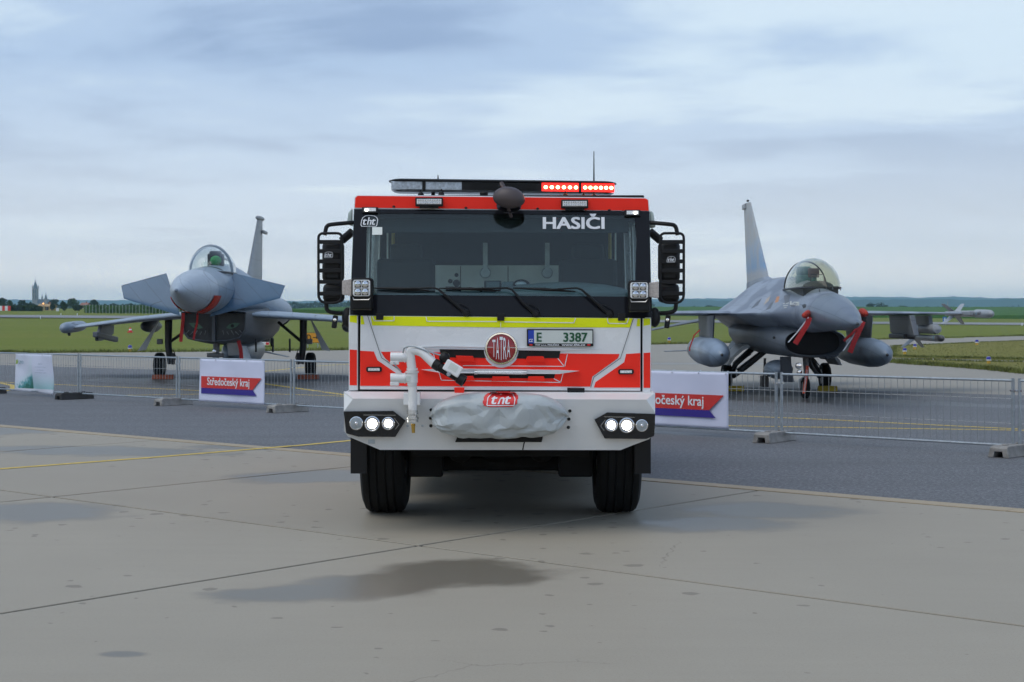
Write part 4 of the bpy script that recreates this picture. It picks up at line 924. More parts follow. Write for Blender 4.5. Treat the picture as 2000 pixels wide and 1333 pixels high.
dg = MB().ell((0, 1.45, .62), (.27, .30, .20), 20, 12); dg.tube([(0, 1.3, .62), (0, 6.6, .62)], .16, 16); obj('differential', dg, M['dark'], truck)
ch = MB().box((0, 3.9, .92), (.95, 7.2, .22)); ch.box((0, .35, .78), (2.3, .5, .06)); ch.box((0, .8, 1.05), (1.5, .8, .18)); obj('chassis_frame', ch, M['dark'], truck, smooth=None)
for z, y, w_, h_ in ((.70, .62, 1.7, .10), (.60, 1.12, 1.5, .05)): obj('cross_beam', MB().box((0, y, z), (w_, .12, h_)), M['dark'], truck, smooth=None, bevel=.01)
obj('under_light_block', MB().box((0, 4.9, .62), (1.62, 5.6, .50)).box((0, 3.5, .62), (2.3, 1.7, .50)), M['dark'], truck, smooth=None, bevel=.03)  # added bulk closing the underside, to darken the ground beneath the truck
obj('axle_light_block', MB().box((0, 1.95, .56), (1.62, 1.3, .36)), M['dark'], truck, smooth=None, bevel=.04)  # added wide box, stops light from reaching further back under the truck
for sx in (-1, 1): obj('steering_plate', MB().box((sx * .66, 1.02, .50), (.30, .14, .28)), M['dark'], truck, smooth=None, bevel=.02)
obj('lower_valance', MB().box((0, .42, .66), (1.5, .05, .14)), M['dark'], truck, smooth=None, bevel=.01)
obj('engine_sump', MB().box((0, 1.9, .72), (1.1, 1.2, .55)), M['dark'], truck, smooth=None, bevel=.05)
obj('rear_shaft', MB().tube([(-1, 5.2, .6), (1, 5.2, .6)], .1, 12).tube([(-1, 6.55, .6), (1, 6.55, .6)], .1, 12), M['dark'], truck)
# ---- superstructure behind the cab
ss = obj('tank_body', MB().box((0, 5.15, 1.92), (2.44, 4.9, 1.62)), M['white'], truck, smooth=None, bevel=.03)
for sx in (-1, 1):
    obj('red_sticker', MB().box((sx * 1.223, 5.15, 1.55), (.004, 4.7, .5)), M['red'], ss, smooth=None)
    for k in range(3): obj('roller_shutter', MB().box((sx * 1.224, 3.6 + k * 1.55, 2.15), (.006, 1.35, .75)), M['steel'], ss, smooth=None)
    obj('rear_skirt', MB().box((sx * 1.18, 3.65, .88), (.06, 1.7, .42)), M['white'], truck, smooth=None)
# ================================================================== the two jets
def jet_paint(name, a, b, rough=.42, streak=.25, patch=None):
    m, t, p = nodes_mat(name); tcn = N(t, 'ShaderNodeTexCoord'); pos = tcn.outputs['Object']
    c = tramp(t, tnoise(t, pos, .9, 5, .6), [(.35, a), (.65, b)])
    mp = N(t, 'ShaderNodeMapping'); mp.inputs['Scale'].default_value = (3.0, .35, 3.0); t.links.new(pos, mp.inputs[0])
    c = tmix(t, tmath(t, 'MULTIPLY', tnoise(t, mp.outputs[0], 2.2, 6, .65), streak), c, tuple(x * .62 for x in a))
    br = N(t, 'ShaderNodeTexBrick'); br.offset = .4; br.inputs['Scale'].default_value = 1.0; br.inputs['Mortar Size'].default_value = .006; br.inputs['Brick Width'].default_value = .85; br.inputs['Row Height'].default_value = .52; br.inputs['Mortar Smooth'].default_value = .3
    br.inputs['Color1'].default_value = (0, 0, 0, 1); br.inputs['Color2'].default_value = (0, 0, 0, 1); br.inputs['Mortar'].default_value = (1, 1, 1, 1)
    sx_ = N(t, 'ShaderNodeSeparateXYZ'); t.links.new(pos, sx_.inputs[0]); cb_ = N(t, 'ShaderNodeCombineXYZ'); t.links.new(sx_.outputs[1], cb_.inputs[0]); t.links.new(tmath(t, 'ADD', sx_.outputs[0], sx_.outputs[2]), cb_.inputs[1]); t.links.new(cb_.outputs[0], br.inputs['Vector'])
    c = tmix(t, tmath(t, 'MULTIPLY', br.outputs['Fac'], .72), c, tuple(x * .3 for x in a))
    if patch:
        c2 = N(t, 'ShaderNodeMapRange', interpolation_type='SMOOTHSTEP'); c2.inputs[1].default_value = .49; c2.inputs[2].default_value = .57
        mp3 = N(t, 'ShaderNodeMapping'); mp3.inputs['Scale'].default_value = (1.6, .9, 1.6); t.links.new(pos, mp3.inputs[0]); t.links.new(tnoise(t, mp3.outputs[0], .85, 2, .4), c2.inputs[0]); c = tmix(t, tmath(t, 'MULTIPLY', c2.outputs[0], .75), c, patch)
    t.links.new(c, p.inputs['Base Color']); p.inputs['Roughness'].default_value = rough; p.inputs['Specular IOR Level'].default_value = .45
    tbump(t, p, tnoise(t, pos, 25, 3), .05, .01); return m
M['jet_grey'] = jet_paint('delta_jet_grey', (0.256, 0.317, 0.386), (0.316, 0.385, 0.461))
M['jet_nose'] = jet_paint('radome_grey', (0.355, 0.416, 0.482), (0.420, 0.488, 0.560), .38, .12)
M['canard'] = jet_paint('canard_blue_grey', (.055, .125, .21), (.07, .145, .235), .4, .15)  # darker and bluer than the fuselage: reflected sky put into the colour
M['jet_dark'] = jet_paint('jet_underside', (.06, .065, .07), (.09, .095, .10), .5)
M['f_grey'] = jet_paint('mottled_jet_grey', (0.237, 0.280, 0.347), (0.327, 0.375, 0.456), .45, .55, (0.130, 0.155, 0.206))
M['f_radome'] = jet_paint('dark_radome_grey', (0.146, 0.179, 0.227), (0.170, 0.210, 0.259), .36, .12)
M['f_tank'] = jet_paint('tank_grey', (0.188, 0.247, 0.322), (0.276, 0.351, 0.448), .33, .3, (0.111, 0.143, 0.194))
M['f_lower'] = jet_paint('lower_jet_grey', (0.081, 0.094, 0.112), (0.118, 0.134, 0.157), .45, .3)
M['gear_white'] = mat('gear_leg_grey', (.20, .20, .20), .5, var=.25, vscale=14)
M['gear_dark'] = mat('gear_leg_dark', (.030, .030, .031), .5, var=.3, vscale=14)
M['gear_door'] = mat('gear_door_pale', (.50, .53, .54), .35, var=.12, vscale=5)
M['canopy'] = glass('canopy_glass', (.86, .90, .90)); M['canopy_gold'] = glass('tinted_canopy_glass', (.80, .80, .68))
M['cover_red'] = mat('red_cover_fabric', (.42, .035, .018), .75, var=.15, vscale=18)
M['ribbon'] = mat('red_ribbon', (.46, .022, .022), .7, var=.1, vscale=20)
M['ribbon_or'] = mat('orange_ribbon', (.85, .10, .03), .6, var=.05)
M['cockpit'] = mat('cockpit_dark', (.05, .055, .06), .7); M['green_bag'] = mat('green_survival_pack', (.05, .28, .09), .8, var=.15)
M['teal_seat'] = mat('seat_fabric', (.06, .16, .14), .8, var=.2); M['brown_seat'] = mat('headbox_brown', (.13, .09, .075), .7)
M['chock_red'] = mat('wooden_chock_red', (.30, .07, .03), .8, var=.25, vscale=12); M['chock_yellow'] = mat('yellow_chock', (.40, .30, .02), .7, var=.2, vscale=12)
M['intake'] = mat('intake_void', (.008, .008, .009), .8)
M['missile'] = mat('missile_grey', (.33, .35, .37), .4, var=.08); M['missile_dark'] = mat('missile_seeker', (.07, .07, .075), .3, var=.1)
def ring_prof(s, e, zc, up, dn, k, kb=None, n=18, p=2.0):
    """cross-section: half-width e, crown up, keel dn; k blends a round top (0) into a thin-edged shoulder (1)"""
    kb = k if kb is None else kb; pts = []
    for i in range(2 * n):
        if i < n: x = math.cos(math.pi * i / n)
        else: x = -math.cos(math.pi * (i - n) / n)
        a = abs(x)
        rd = math.sqrt(max(0, 1 - a ** p)); sh = (1 + math.cos(math.pi * a)) / 2
        if i < n: z = zc + up * (rd * (1 - k) + sh * k)
        else: z = zc - dn * (rd * (1 - kb) + sh * kb)
        pts.append((x * e, s, z))
    return pts
def smooth_knots(tab, s):
    out = []
    for c in range(1, len(tab[0])):
        out.append(lerp_knots([(r[0], r[c]) for r in tab], s))
    return out
def fuselage(tab, n=18, sub=4, cap0=True, cap1=True):
    """loft with Catmull-Rom smoothing between station rows (s,e,zc,up,dn,k,kb)"""
    rows = []
    for i in range(len(tab) - 1):
        p0, p1, p2, p3 = tab[max(0, i - 1)], tab[i], tab[i + 1], tab[min(len(tab) - 1, i + 2)]
        for j in range(sub):
            t = j / sub
            row = []
            for a, b, c, d in zip(p0, p1, p2, p3):
                row.append(.5 * (2 * b + (c - a) * t + (2 * a - 5 * b + 4 * c - d) * t * t + (3 * b - a - 3 * c + d) * t ** 3))
            row[0] = p1[0] + (p2[0] - p1[0]) * t; row[1] = max(row[1], .01); row[5] = min(1, max(0, row[5])); row[6] = min(1, max(0, row[6]))
            rows.append(row)
    rows.append(list(tab[-1]))
    return MB().loft([ring_prof(r[0], r[1], r[2], r[3], r[4], r[5], r[6], n) for r in rows], cap0, cap1)
def jet_wheel(parent, c, r, w, rimmat=None):
    x, y, z = c; o = obj('wheel', MB().lathe([(r * .55, -w * .42), (r * .8, -w * .5), (r * .95, -w * .38), (r, -w * .2), (r, w * .2), (r * .95, w * .38), (r * .8, w * .5), (r * .55, w * .42)], c, (1, 0, 0), 28, cap=False), M['rubber'], parent, smooth=50)
    obj('wheel_rim', MB().lathe([(r * .57, -w * .40), (r * .35, -w * .25), (r * .2, -w * .35), (.005, -w * .36)], c, (1, 0, 0), 20).lathe([(r * .57, w * .40), (r * .35, w * .25), (r * .2, w * .35), (.005, w * .36)], c, (1, 0, 0), 20), rimmat or M['gear_white'], o)
    return o
def ribbon(name, path, w, m, label, parent=None, txt=None, wr=None):
    """a flat hanging strip following a world path, a few mm thick"""
    P = [Vector(p) for p in path]; mb = MB(); rings = []
    for i, p in enumerate(P):
        tdir = (P[min(i + 1, len(P) - 1)] - P[max(0, i - 1)]).normalized(); side = Vector((1, .15, 0)) if wr is None else Vector(wr)
        side = (side - tdir * side.dot(tdir)).normalized(); nn = tdir.cross(side) * .0025
        rings.append([p - side * w / 2 - nn, p + side * w / 2 - nn, p + side * w / 2 + nn, p - side * w / 2 + nn])
    mb.loft(rings); o = obj(name, mb, m, parent, smooth=None)
    if label: tag(o, label, 'streamer', 'red warning streamers')
    if txt:
        a, b = P[-1], P[0]; L = (b - a).length
        up = (b - a).normalized(); rt = Vector((1, .15, 0)); rt = (rt - up * rt.dot(up)).normalized()
        n = rt.cross(up); bl = a + up * L * .06 + rt * w * .30 + n * .006 if n.y < 0 else a
        text_obj('streamer_lettering', txt, bl, up, -rt, L * .8, w * .55, M['print_white'], o, bold=.02, ht=.0)
    return o
# ------------------------------------------------------------------ delta-winged jet (left)
JX, JY, JA = -7.65, 34.9, R(1.6)
jet = empty('fighter_jet', (JX, JY, 0), JA, 'grey twin-engine fighter jet with canards and delta wing, left of the fire engine', 'jet', 'parked fighter jets')
Rj = Matrix.Rotation(JA, 3, 'Z')
def J(px, py, s):                                  # local point on the pixel's ray at station s behind the nose
    Y = JY + s; w = Vector(wp(px, py, Y)); return Rj.transposed() @ (w - Vector((JX, JY, 0)))
tabE = [(0, .012, 2.39, .012, .012, 0, 0), (.12, .048, 2.392, .046, .048, 0, 0), (.5, .165, 2.40, .158, .165, 0, 0), (1.1, .325, 2.415, .305, .32, 0, 0), (1.9, .485, 2.43, .435, .475, 0, 0), (2.6, .57, 2.45, .50, .55, 0, 0),
        (3.6, .63, 2.47, .56, .58, 0, 0), (4.6, .67, 2.47, .62, .60, 0, 0), (5.6, .72, 2.45, .72, .60, 0, 0), (7.0, .85, 2.35, .88, .55, .05, 0), (8.5, 1.05, 2.2, .85, .55, .1, 0), (10.5, 1.2, 2.05, .68, .6, .1, 0), (13, 1.15, 1.98, .6, .6, .05, 0), (14.8, .95, 1.95, .5, .5, 0, 0)]
obj('nose_cone', fuselage(tabE[:6], cap1=False), M['jet_nose'], jet, smooth=60)
obj('nose_tip', MB().lathe([(.005, -.02), (.014, .0), (.026, .05), (.044, .10)], (0, 0, 2.39), (0, 1, .03), 16), M['f_radome'], jet, smooth=50)
fu = obj('fuselage', fuselage(tabE[5:], cap0=False), M['jet_grey'], jet, smooth=60)
for x in (-.5, .5):
    obj('engine_nozzle', MB().lathe([(.46, 0), (.44, .4), (.36, .95), (.34, .93), (.30, .3)], (x, 14.6, 1.95), (0, 1, 0), 28), M['jet_dark'], jet)
# panel seams round the nose
for s in (1.9, 2.6, 3.4):
    e, zc, up, dn, k, kb = smooth_knots(tabE, s)
    obj('panel_seam', MB().loft([ring_prof(s - .006, e * 1.003 + .003, zc, up + .004, dn + .004, 0), ring_prof(s + .006, e * 1.003 + .004, zc, up + .005, dn + .005, 0)], False, False), M['jet_dark'], fu)
# canopy and windscreen
def bubble(parent, s0, s1, zb, h, hw, peak, m, name='canopy', n=26, mrows=20, zs=0.0, s_from=0.0, s_to=1.0, pw=.62):
    rings = []
    for i in range(n + 1):
        t = s_from + (s_to - s_from) * i / n
        q = math.sin(math.pi * (t ** peak)) ** pw if 0 < t < 1 else 0.0
        q = max(q, .02); row = []
        for j in range(mrows + 1):
            a = math.pi * j / mrows; row.append((hw * q ** .8 * math.cos(a), s0 + (s1 - s0) * t, zb + zs * t + h * q * math.sin(a)))
        rings.append(row)
    return obj(name, MB().loft(rings, closed=False), m, parent, smooth=70)
ctab = dict(s0=3.55, s1=7.4, zb=2.92, h=.72, hw=.55, peak=.75)
cpy = bubble(jet, **ctab, m=M['canopy'])
def hoop(parent, t, m, w=.05, name='canopy_frame', s0=0, s1=1, zb=0, h=0, hw=0, peak=1, pw=.62, r=.022):
    q = math.sin(math.pi * (t ** peak)) ** pw
    obj(name, MB().tube([(hw * q ** .8 * math.cos(math.pi * j / 24) * 1.005, s0 + (s1 - s0) * t, zb + h * q * math.sin(math.pi * j / 24) * 1.005) for j in range(25)], r, 8), m, parent)
hoop(cpy, .33, M['jet_grey'], **ctab, r=.035); hoop(cpy, .80, M['jet_grey'], **ctab, r=.03)
rim = [(sx * .55 * max(.02, math.sin(math.pi * (t ** .75)) ** .62) ** .8, 3.55 + 3.85 * t, 2.93) for sx in (1, -1) for t in ([k / 24 for k in range(1, 24)] if sx == 1 else [k / 24 for k in range(23, 0, -1)])]
obj('canopy_sill', MB().tube(rim + rim[:1], .03, 6), M['jet_dark'], cpy)
tubm = MB(); tubm.box((0, 5.3, 2.80), (.8, 2.4, .3)); ck = obj('cockpit', tubm, M['cockpit'], jet, smooth=None)
obj('ejection_seat', MB().box((0, 5.6, 3.15), (.42, .22, .62)).box((0, 5.55, 3.45), (.30, .2, .16)), M['cockpit'], jet, smooth=None, bevel=.03)
obj('seat_pack', MB().ell((.04, 5.35, 3.27), (.15, .10, .13), 16, 12), M['green_bag'], jet)
obj('instrument_hood', MB().ell((0, 4.45, 2.92), (.40, .35, .17), 20, 10), M['cockpit'], jet)
obj('head_up_display', MB().box((-.06, 4.5, 3.13), (.24, .02, .20), Matrix.Rotation(R(-30), 3, 'X')), M['canopy'], jet, smooth=None)
# red protective bib under the nose
def arc_band(tab, s0, s1, a0, a1, off, m, name, parent, n=20):
    rows = []
    for s in (s0, (s0 + s1) / 2, s1):
        e, zc, up, dn, k, kb = smooth_knots(tab, s); rows.append([((e + off) * math.cos(a), s, zc + ((up if math.sin(a) > 0 else dn) + off) * math.sin(a)) for a in [a0 + (a1 - a0) * i / n for i in range(n + 1)]])
    o = obj(name, MB().loft(rows, closed=False), m, parent, smooth=60); md = o.modifiers.new('thick', 'SOLIDIFY'); md.thickness = .012; return o
bib = arc_band(tabE, 2.15, 2.75, R(198), R(258), .03, M['cover_red'], 'nose_cover', None); bib2 = arc_band(tabE, 2.15, 2.75, R(282), R(346), .03, M['cover_red'], 'nose_cover', None)
for o, l in ((bib, 'red fabric cover strapped under the delta jet nose, left half'), (bib2, 'red fabric cover strapped under the delta jet nose, right half')):
    o.location = (JX, JY, 0); o.rotation_euler = (0, 0, JA); tag(o, l, 'cover', 'red covers under the nose')
# canards, deflected nose down
for nm, pts in (('l', [(325, 534, 4.75), (352, 617, 3.95), (242, 584, 4.45), (237, 558, 4.7)]), ('r', [(457, 534, 4.75), (410, 619, 3.95), (547, 583, 4.45), (557, 558, 4.7)])):
    P = [J(*q) for q in pts]; nn = (P[1] - P[0]).cross(P[3] - P[0]).normalized(); nn = nn if nn.y < 0 else -nn
    mb = MB(); mb.foil(P[1], P[0], P[2], P[3], .10, .05, nn, 1); obj('canard', mb, M['canard'], jet, smooth=40)
    obj('canard_pivot', MB().tube([P[0].lerp(P[1], .45), Vector((0, P[0].lerp(P[1], .45).y, P[0].lerp(P[1], .45).z))], .10, 10), M['jet_grey'], jet)
# main wing: thin delta, leading edge drooping to the tip
for sx in (-1, 1):
    rt_le, rt_te = (sx * .85, 6.0, 1.86), (sx * .85, 13.4, 1.88); tp_le, tp_te = (sx * 5.33, 11.55, 1.46), (sx * 5.33, 12.95, 1.58)
    md_le = (sx * 2.6, 8.15, 1.73); md_te = (sx * 2.6, 13.2, 1.80)
    wing = obj('wing', MB().foil(rt_le, rt_te, md_le, md_te, .24, .20, (0, 0, 1)).foil(md_le, md_te, tp_le, tp_te, .20, .09, (0, 0, 1)), M['jet_grey'], jet, smooth=50)
    obj('slat_edge', MB().tube([Vector(rt_le) + Vector((0, -.01, .0)), Vector(md_le) + Vector((0, -.01, 0)), Vector(tp_le)], [.045, .035, .02], 8), M['jet_grey'], wing)
    obj('wing_tip_pod', MB().lathe([(.02, 0), (.10, .06), (.155, .22), (.17, .5), (.17, 1.6), (.15, 2.2), (.09, 2.6), (.02, 2.7)], (sx * 5.36, 10.75, 1.46), (0, 1, .03), 24), M['jet_grey'], wing, smooth=50)
    obj('pod_sensor', MB().ell((sx * 5.30, 11.25, 1.28), (.05, .09, .05), 10, 8), M['jet_dark'], wing)
    py = MB().prism([(sx * 4.15 - .05, 10.3, 1.55), (sx * 4.15 - .05, 11.9, 1.55), (sx * 4.15 - .05, 11.8, 1.28), (sx * 4.15 - .05, 10.4, 1.10), (sx * 4.15 - .05, 9.9, 1.10), (sx * 4.15 - .05, 9.85, 1.17)], (.10, 0, 0)); o = obj('wing_pylon', py, M['f_lower'], wing, smooth=None, bevel=.015)
    obj('launcher_rail', MB().box((sx * 4.15, 11.0, 1.20), (.16, 2.6, .16), Matrix.Rotation(R(-4), 3, 'X')), M['f_lower'], o, smooth=None, bevel=.03)
    obj('flap_fairing', MB().lathe([(.02, 0), (.14, .25), (.19, .8), (.19, 1.6), (.10, 2.3), (.02, 2.5)], (sx * 3.0, 10.8, 1.52), (0, 1, 0), 18), M['f_lower'], wing)
    obj('wing_seam', MB().tube([(sx * 2.35, 7.88, 1.755), (sx * 2.35, 8.4, 1.835)], .012, 6), M['jet_dark'], wing)
# fin
fin_m = jet_paint('fin_grey', (.27, .29, .30), (.33, .345, .355), .45, .2)
fz = obj('tail_fin', MB().foil((0, 10.9, 2.70), (0, 14.6, 2.5), (0, 13.55, 4.86), (0, 14.75, 4.92), .17, .09, (1, 0, 0), 4), fin_m, jet, smooth=50)
obj('fin_tip_pod', MB().lathe([(.02, 0), (.05, .12), (.075, .5), (.07, 1.3), (.03, 1.75)], (0, 13.3, 4.93), (0, 1, .02), 16), fin_m, fz)
obj('fin_fairing', MB().box((.10, 14.5, 4.52), (.10, .8, .10)), fin_m, fz, smooth=None, bevel=.03)
obj('intake_scoop', MB().lathe([(.03, 0), (.22, .5), (.25, 1.4), (.1, 2.8)], (0, 9.4, 2.72), (0, 1, -.03), 16), M['jet_grey'], jet)
# air intakes with painted blanking covers
e0 = 5.25
io = []
def intake_ring(s, g=0.0, dz=0.0):
    hw, zt, zb = .86 + g, 1.93 + g * .5 + dz, 1.15 - g + dz; pts = []
    for (x, z) in ((-hw, zt), (-hw * .98, zb + .28), (-hw * .80, zb + .07), (-hw * .45, zb), (0, zb - .015), (hw * .45, zb), (hw * .80, zb + .07), (hw * .98, zb + .28), (hw, zt), (hw * .5, zt + .04), (0, zt + .05), (-hw * .5, zt + .04)): pts.append((x, s, z))
    return pts
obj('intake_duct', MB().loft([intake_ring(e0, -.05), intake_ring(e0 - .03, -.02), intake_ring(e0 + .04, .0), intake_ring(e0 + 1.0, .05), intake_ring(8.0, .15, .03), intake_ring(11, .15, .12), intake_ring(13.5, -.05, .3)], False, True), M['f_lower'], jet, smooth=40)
art = bpy.data.materials.new('cover_dark'); M['cover_dark'] = mat('intake_cover_charcoal', (.045, .05, .052), .55, var=.5, vscale=3.0)
for sx in (-1, 1):
    x0, x1 = sx * .05, sx * .80
    cv = obj('intake_cover', MB().prism([(x0, e0 + .10, 1.90), (x1, e0 + .10, 1.88), (x1 * .98, e0 + .10, 1.42), (x1 * .78, e0 + .10, 1.22), (x0, e0 + .10, 1.16)], (0, .05, 0)), M['cover_dark'], jet, smooth=None)
    ex, ez = sx * .47, 1.56
    eye = MB().add([(ex - sx * .17, e0 + .095, ez - .05), (ex - sx * .05, e0 + .095, ez - .09), (ex + sx * .10, e0 + .095, ez - .03), (ex + sx * .20, e0 + .095, ez + .07), (ex + sx * .04, e0 + .095, ez + .08), (ex - sx * .08, e0 + .095, ez + .04)], [(0, 1, 2, 3, 4, 5)])
    o = obj('painted_eye', eye, mat('eye_green', (.10, .20, .14), .6), cv, smooth=None)
    obj('painted_pupil', MB().lathe([(.045, 0), (.045, .002)], (ex, e0 + .094, ez), (0, -1, 0), 14), M['intake'], o)
    for k in range(5):
        a = .5 + k * .35; q = Vector((ex + sx * (.12 + .03 * k), e0 + .092, ez - .12 + .02 * k))
        obj('painted_streak', MB().tube([Vector((ex - sx * .25 + sx * .11 * k, e0 + .097, ez - .12 - .03 * (k % 2))), Vector((ex - sx * .22 + sx * .13 * k, e0 + .097, ez - .24))], [.012, .003], 5), M['missile'], cv)
obj('intake_splitter', MB().box((0, e0 + .3, 1.53), (.08, .7, .76)), M['f_lower'], jet, smooth=None)
# landing gear
def jgear(sx, px, s):
    w = J(px, 742, s); x = w.x; r = .38
    leg = obj('gear_leg', MB().tube([(x * .93, s + .05, 1.75), (x * .93, s, .95), (x * .90, s - .02, .42)], [.11, .10, .085], 14), M['gear_dark'], jet)
    obj('gear_strut', MB().tube([(x * .55, s + .1, 1.65), (x * .92, s, 1.05)], .045, 10), M['gear_dark'], leg)
    obj('gear_light', MB().box((x * 1.03, s - .1, 1.08), (.17, .1, .16)), M['gear_white'], leg, smooth=None, bevel=.02)
    obj('brake_line', MB().tube([(x * .86, s - .08, .85), (x * .82, s - .1, .6), (x * .87, s - .05, .45)], .014, 6), M['gear_dark'], leg)
    obj('torque_link', MB().box((x * .86, s - .1, .58), (.10, .12, .34)), M['gear_dark'], leg, smooth=None, bevel=.02)
    dr = MB().prism([(x * 1.04, s - .08, 1.72), (x * 1.04, s + .05, 1.72), (x * 1.22, s + .05, .84), (x * 1.32, s + .05, .80), (x * 1.32, s - .06, .80), (x * 1.21, s - .06, .84)], (sx * .04, 0, 0)); obj('gear_door', dr, M['gear_door'], jet, smooth=None)
    jet_wheel(leg, (x * 1.04, s, r), r, .27, M['gear_dark'])
jgear(-1, 319, 10); jgear(1, 601, 10)
ngx = J(421, 700, 5.9).x
ng = obj('nose_gear_leg', MB().tube([(ngx, 6.1, 1.2), (ngx, 5.95, .75), (ngx, 5.9, .30)], [.09, .085, .07], 14), M['gear_white'], jet)
obj('gear_light', MB().lathe([(.06, 0), (.05, .05), (0, .06)], (ngx - .02, 5.86, .88), (0, -1, 0), 14), M['chrome'], ng)
obj('steering_collar', MB().tube([(ngx - .22, 5.9, .78), (ngx + .22, 5.9, .78)], .06, 10), M['gear_white'], ng)
for x in (-.15, .15): jet_wheel(ng, (ngx + x, 5.9, .28), .28, .15, M['gear_white'])
obj('gear_door', MB().box((ngx + .42, 6.2, .98), (.30, .04, .42), Matrix.Rotation(R(-6), 3, 'Y')), M['gear_door'], jet, smooth=None)
obj('gear_door', MB().prism([J(464, 676, 6.0), J(470, 700, 6.0), J(491, 706, 6.6), J(479, 676, 6.6)], (.03, .0, 0)), M['gear_door'], jet, smooth=None)
ct = Vector((.18, 6.6, .82))
dt = obj('drop_tank', MB().lathe([(.01, 0), (.13, .15), (.26, .5), (.37, 1.1), (.42, 2.0), (.42, 4.0), (.3, 5.2), (.05, 6.2)], ct, (0, 1, 0), 28), M['f_tank'], jet, smooth=50)
obj('tank_fin', MB().foil((ct.x + .3, 11.2, .75), (ct.x + .25, 12.3, .75), (ct.x + .95, 12.0, .58), (ct.x + .95, 12.5, .58), .04, .03, (0, 0, 1)), M['f_tank'], dt)
for x, s in ((533, 7.5), (500, 7.0), (566, 8.5)): obj('antenna_blade', MB().tube([J(x, 662, s), J(x, 688, s)], .03, 6), M['gear_dark'], jet)
# chocks and streamers on the left jet
def chock(c, m, label, w=.48):
    mb = MB().prism([(-w / 2, -.10, 0), (-w / 2, .09, 0), (-w / 2, .02, .13), (-w / 2, -.05, .13)], (w, 0, 0)); o = obj('wheel_chock', mb, m, None, smooth=None, bevel=.01); o.location = c; tag(o, label, 'chock', 'wheel chocks'); return o
for x, l in ((319, 'reddish wooden chock at the delta jet wheel nearest the left banner'), (602, 'reddish wooden chock at the delta jet wheel beside the fire engine')):
    w = wp(x, 742, JY + 9.55); chock((w[0], w[1], -.004), M['chock_red'], l, .62)
ribbon('warning_streamer', [wp(358, 612, 39.6), wp(357, 628, 39.5), wp(353, 668, 39.5)], .085, M['ribbon'], 'red streamer hanging before the left intake of the delta jet', txt='REMOVE BEFORE FLIGHT')
ribbon('warning_streamer', [wp(386, 612, 39.6), wp(385, 630, 39.5), wp(380, 651, 39.5), wp(378, 664, 39.5)], .05, M['ribbon'], 'thin twisted red streamer between the intakes of the delta jet')
ribbon('warning_streamer', [wp(465, 664, 40.6), wp(470, 682, 40.6), wp(472, 704, 40.6)], .10, M['ribbon'], 'red streamer hanging below the delta jet belly beside the drop tank')
# ------------------------------------------------------------------ single-engine jet (right)
FX, FY = 6.37, 28.28
fj = empty('fighter_jet', (FX, FY, 0), 0, 'mottled grey single-engine fighter jet with bubble canopy, right of the fire engine', 'jet', 'parked fighter jets')
def Fp(px, py, s): return Vector(wp(px, py, FY + s)) - Vector((FX, FY, 0))
tabF = [(0, .015, 1.66, .015, .015, 0, 0), (.1, .065, 1.665, .06, .055, 0, 0), (.45, .17, 1.70, .155, .14, 0, 0), (1.0, .285, 1.755, .26, .225, 0, 0), (1.7, .385, 1.815, .345, .295, 0, 0), (2.3, .455, 1.855, .40, .345, 0, 0),
        (3.0, .52, 1.87, .46, .38, .08, 0), (3.6, .60, 1.87, .54, .40, .30, .1), (4.4, .76, 1.87, .66, .42, .62, .3), (5.2, .98, 1.87, .74, .45, .85, .5), (6.0, 1.22, 1.87, .80, .5, .95, .6), (6.8, 1.45, 1.87, .84, .5, 1, .7), (8.5, 1.48, 1.87, .86, .5, 1, .8), (10.2, 1.45, 1.87, .84, .5, 1, .8), (11.2, 1.2, 1.85, .74, .5, .7, .5), (12.4, .95, 1.83, .62, .52, .4, .3), (13.4, .62, 1.82, .55, .52, 0, 0), (13.8, .55, 1.82, .52, .52, 0, 0)]
obj('nose_cone', fuselage(tabF[:6], cap1=False), M['f_radome'], fj, smooth=60)
ff = obj('fuselage', fuselage(tabF[5:], cap0=False), M['f_grey'], fj, smooth=60)
obj('pitot_base', MB().tube([(0, .04, 1.66), (0, -.06, 1.655)], [.03, .012], 8), M['gear_dark'], ff)
for s in (2.3, 3.25):
    e, zc, up, dn, k, kb = smooth_knots(tabF, s); obj('panel_seam', MB().loft([ring_prof(s - .005, e + .003, zc, up + .003, dn + .003, k, kb), ring_prof(s + .005, e + .004, zc, up + .003, dn + .003, k, kb)], False, False), M['gear_dark'], ff)
for px, py in ((1600, 569), (1614, 566), (1626, 565), (1641, 567)): obj('air_data_blade', MB().foil(Fp(px, py, 2.75), Fp(px + 1, py + 1, 2.98), Fp(px, py - 4, 2.9), Fp(px + 1, py - 3, 3.0), .025, .012, (1, 0, 0)), M['f_lower'], ff)
obj('engine_nozzle', MB().lathe([(.54, 0), (.54, .2), (.42, .95), (.40, .93), (.38, .3)], (0, 13.75, 1.82), (0, 1, 0), 28), M['gear_dark'], fj)
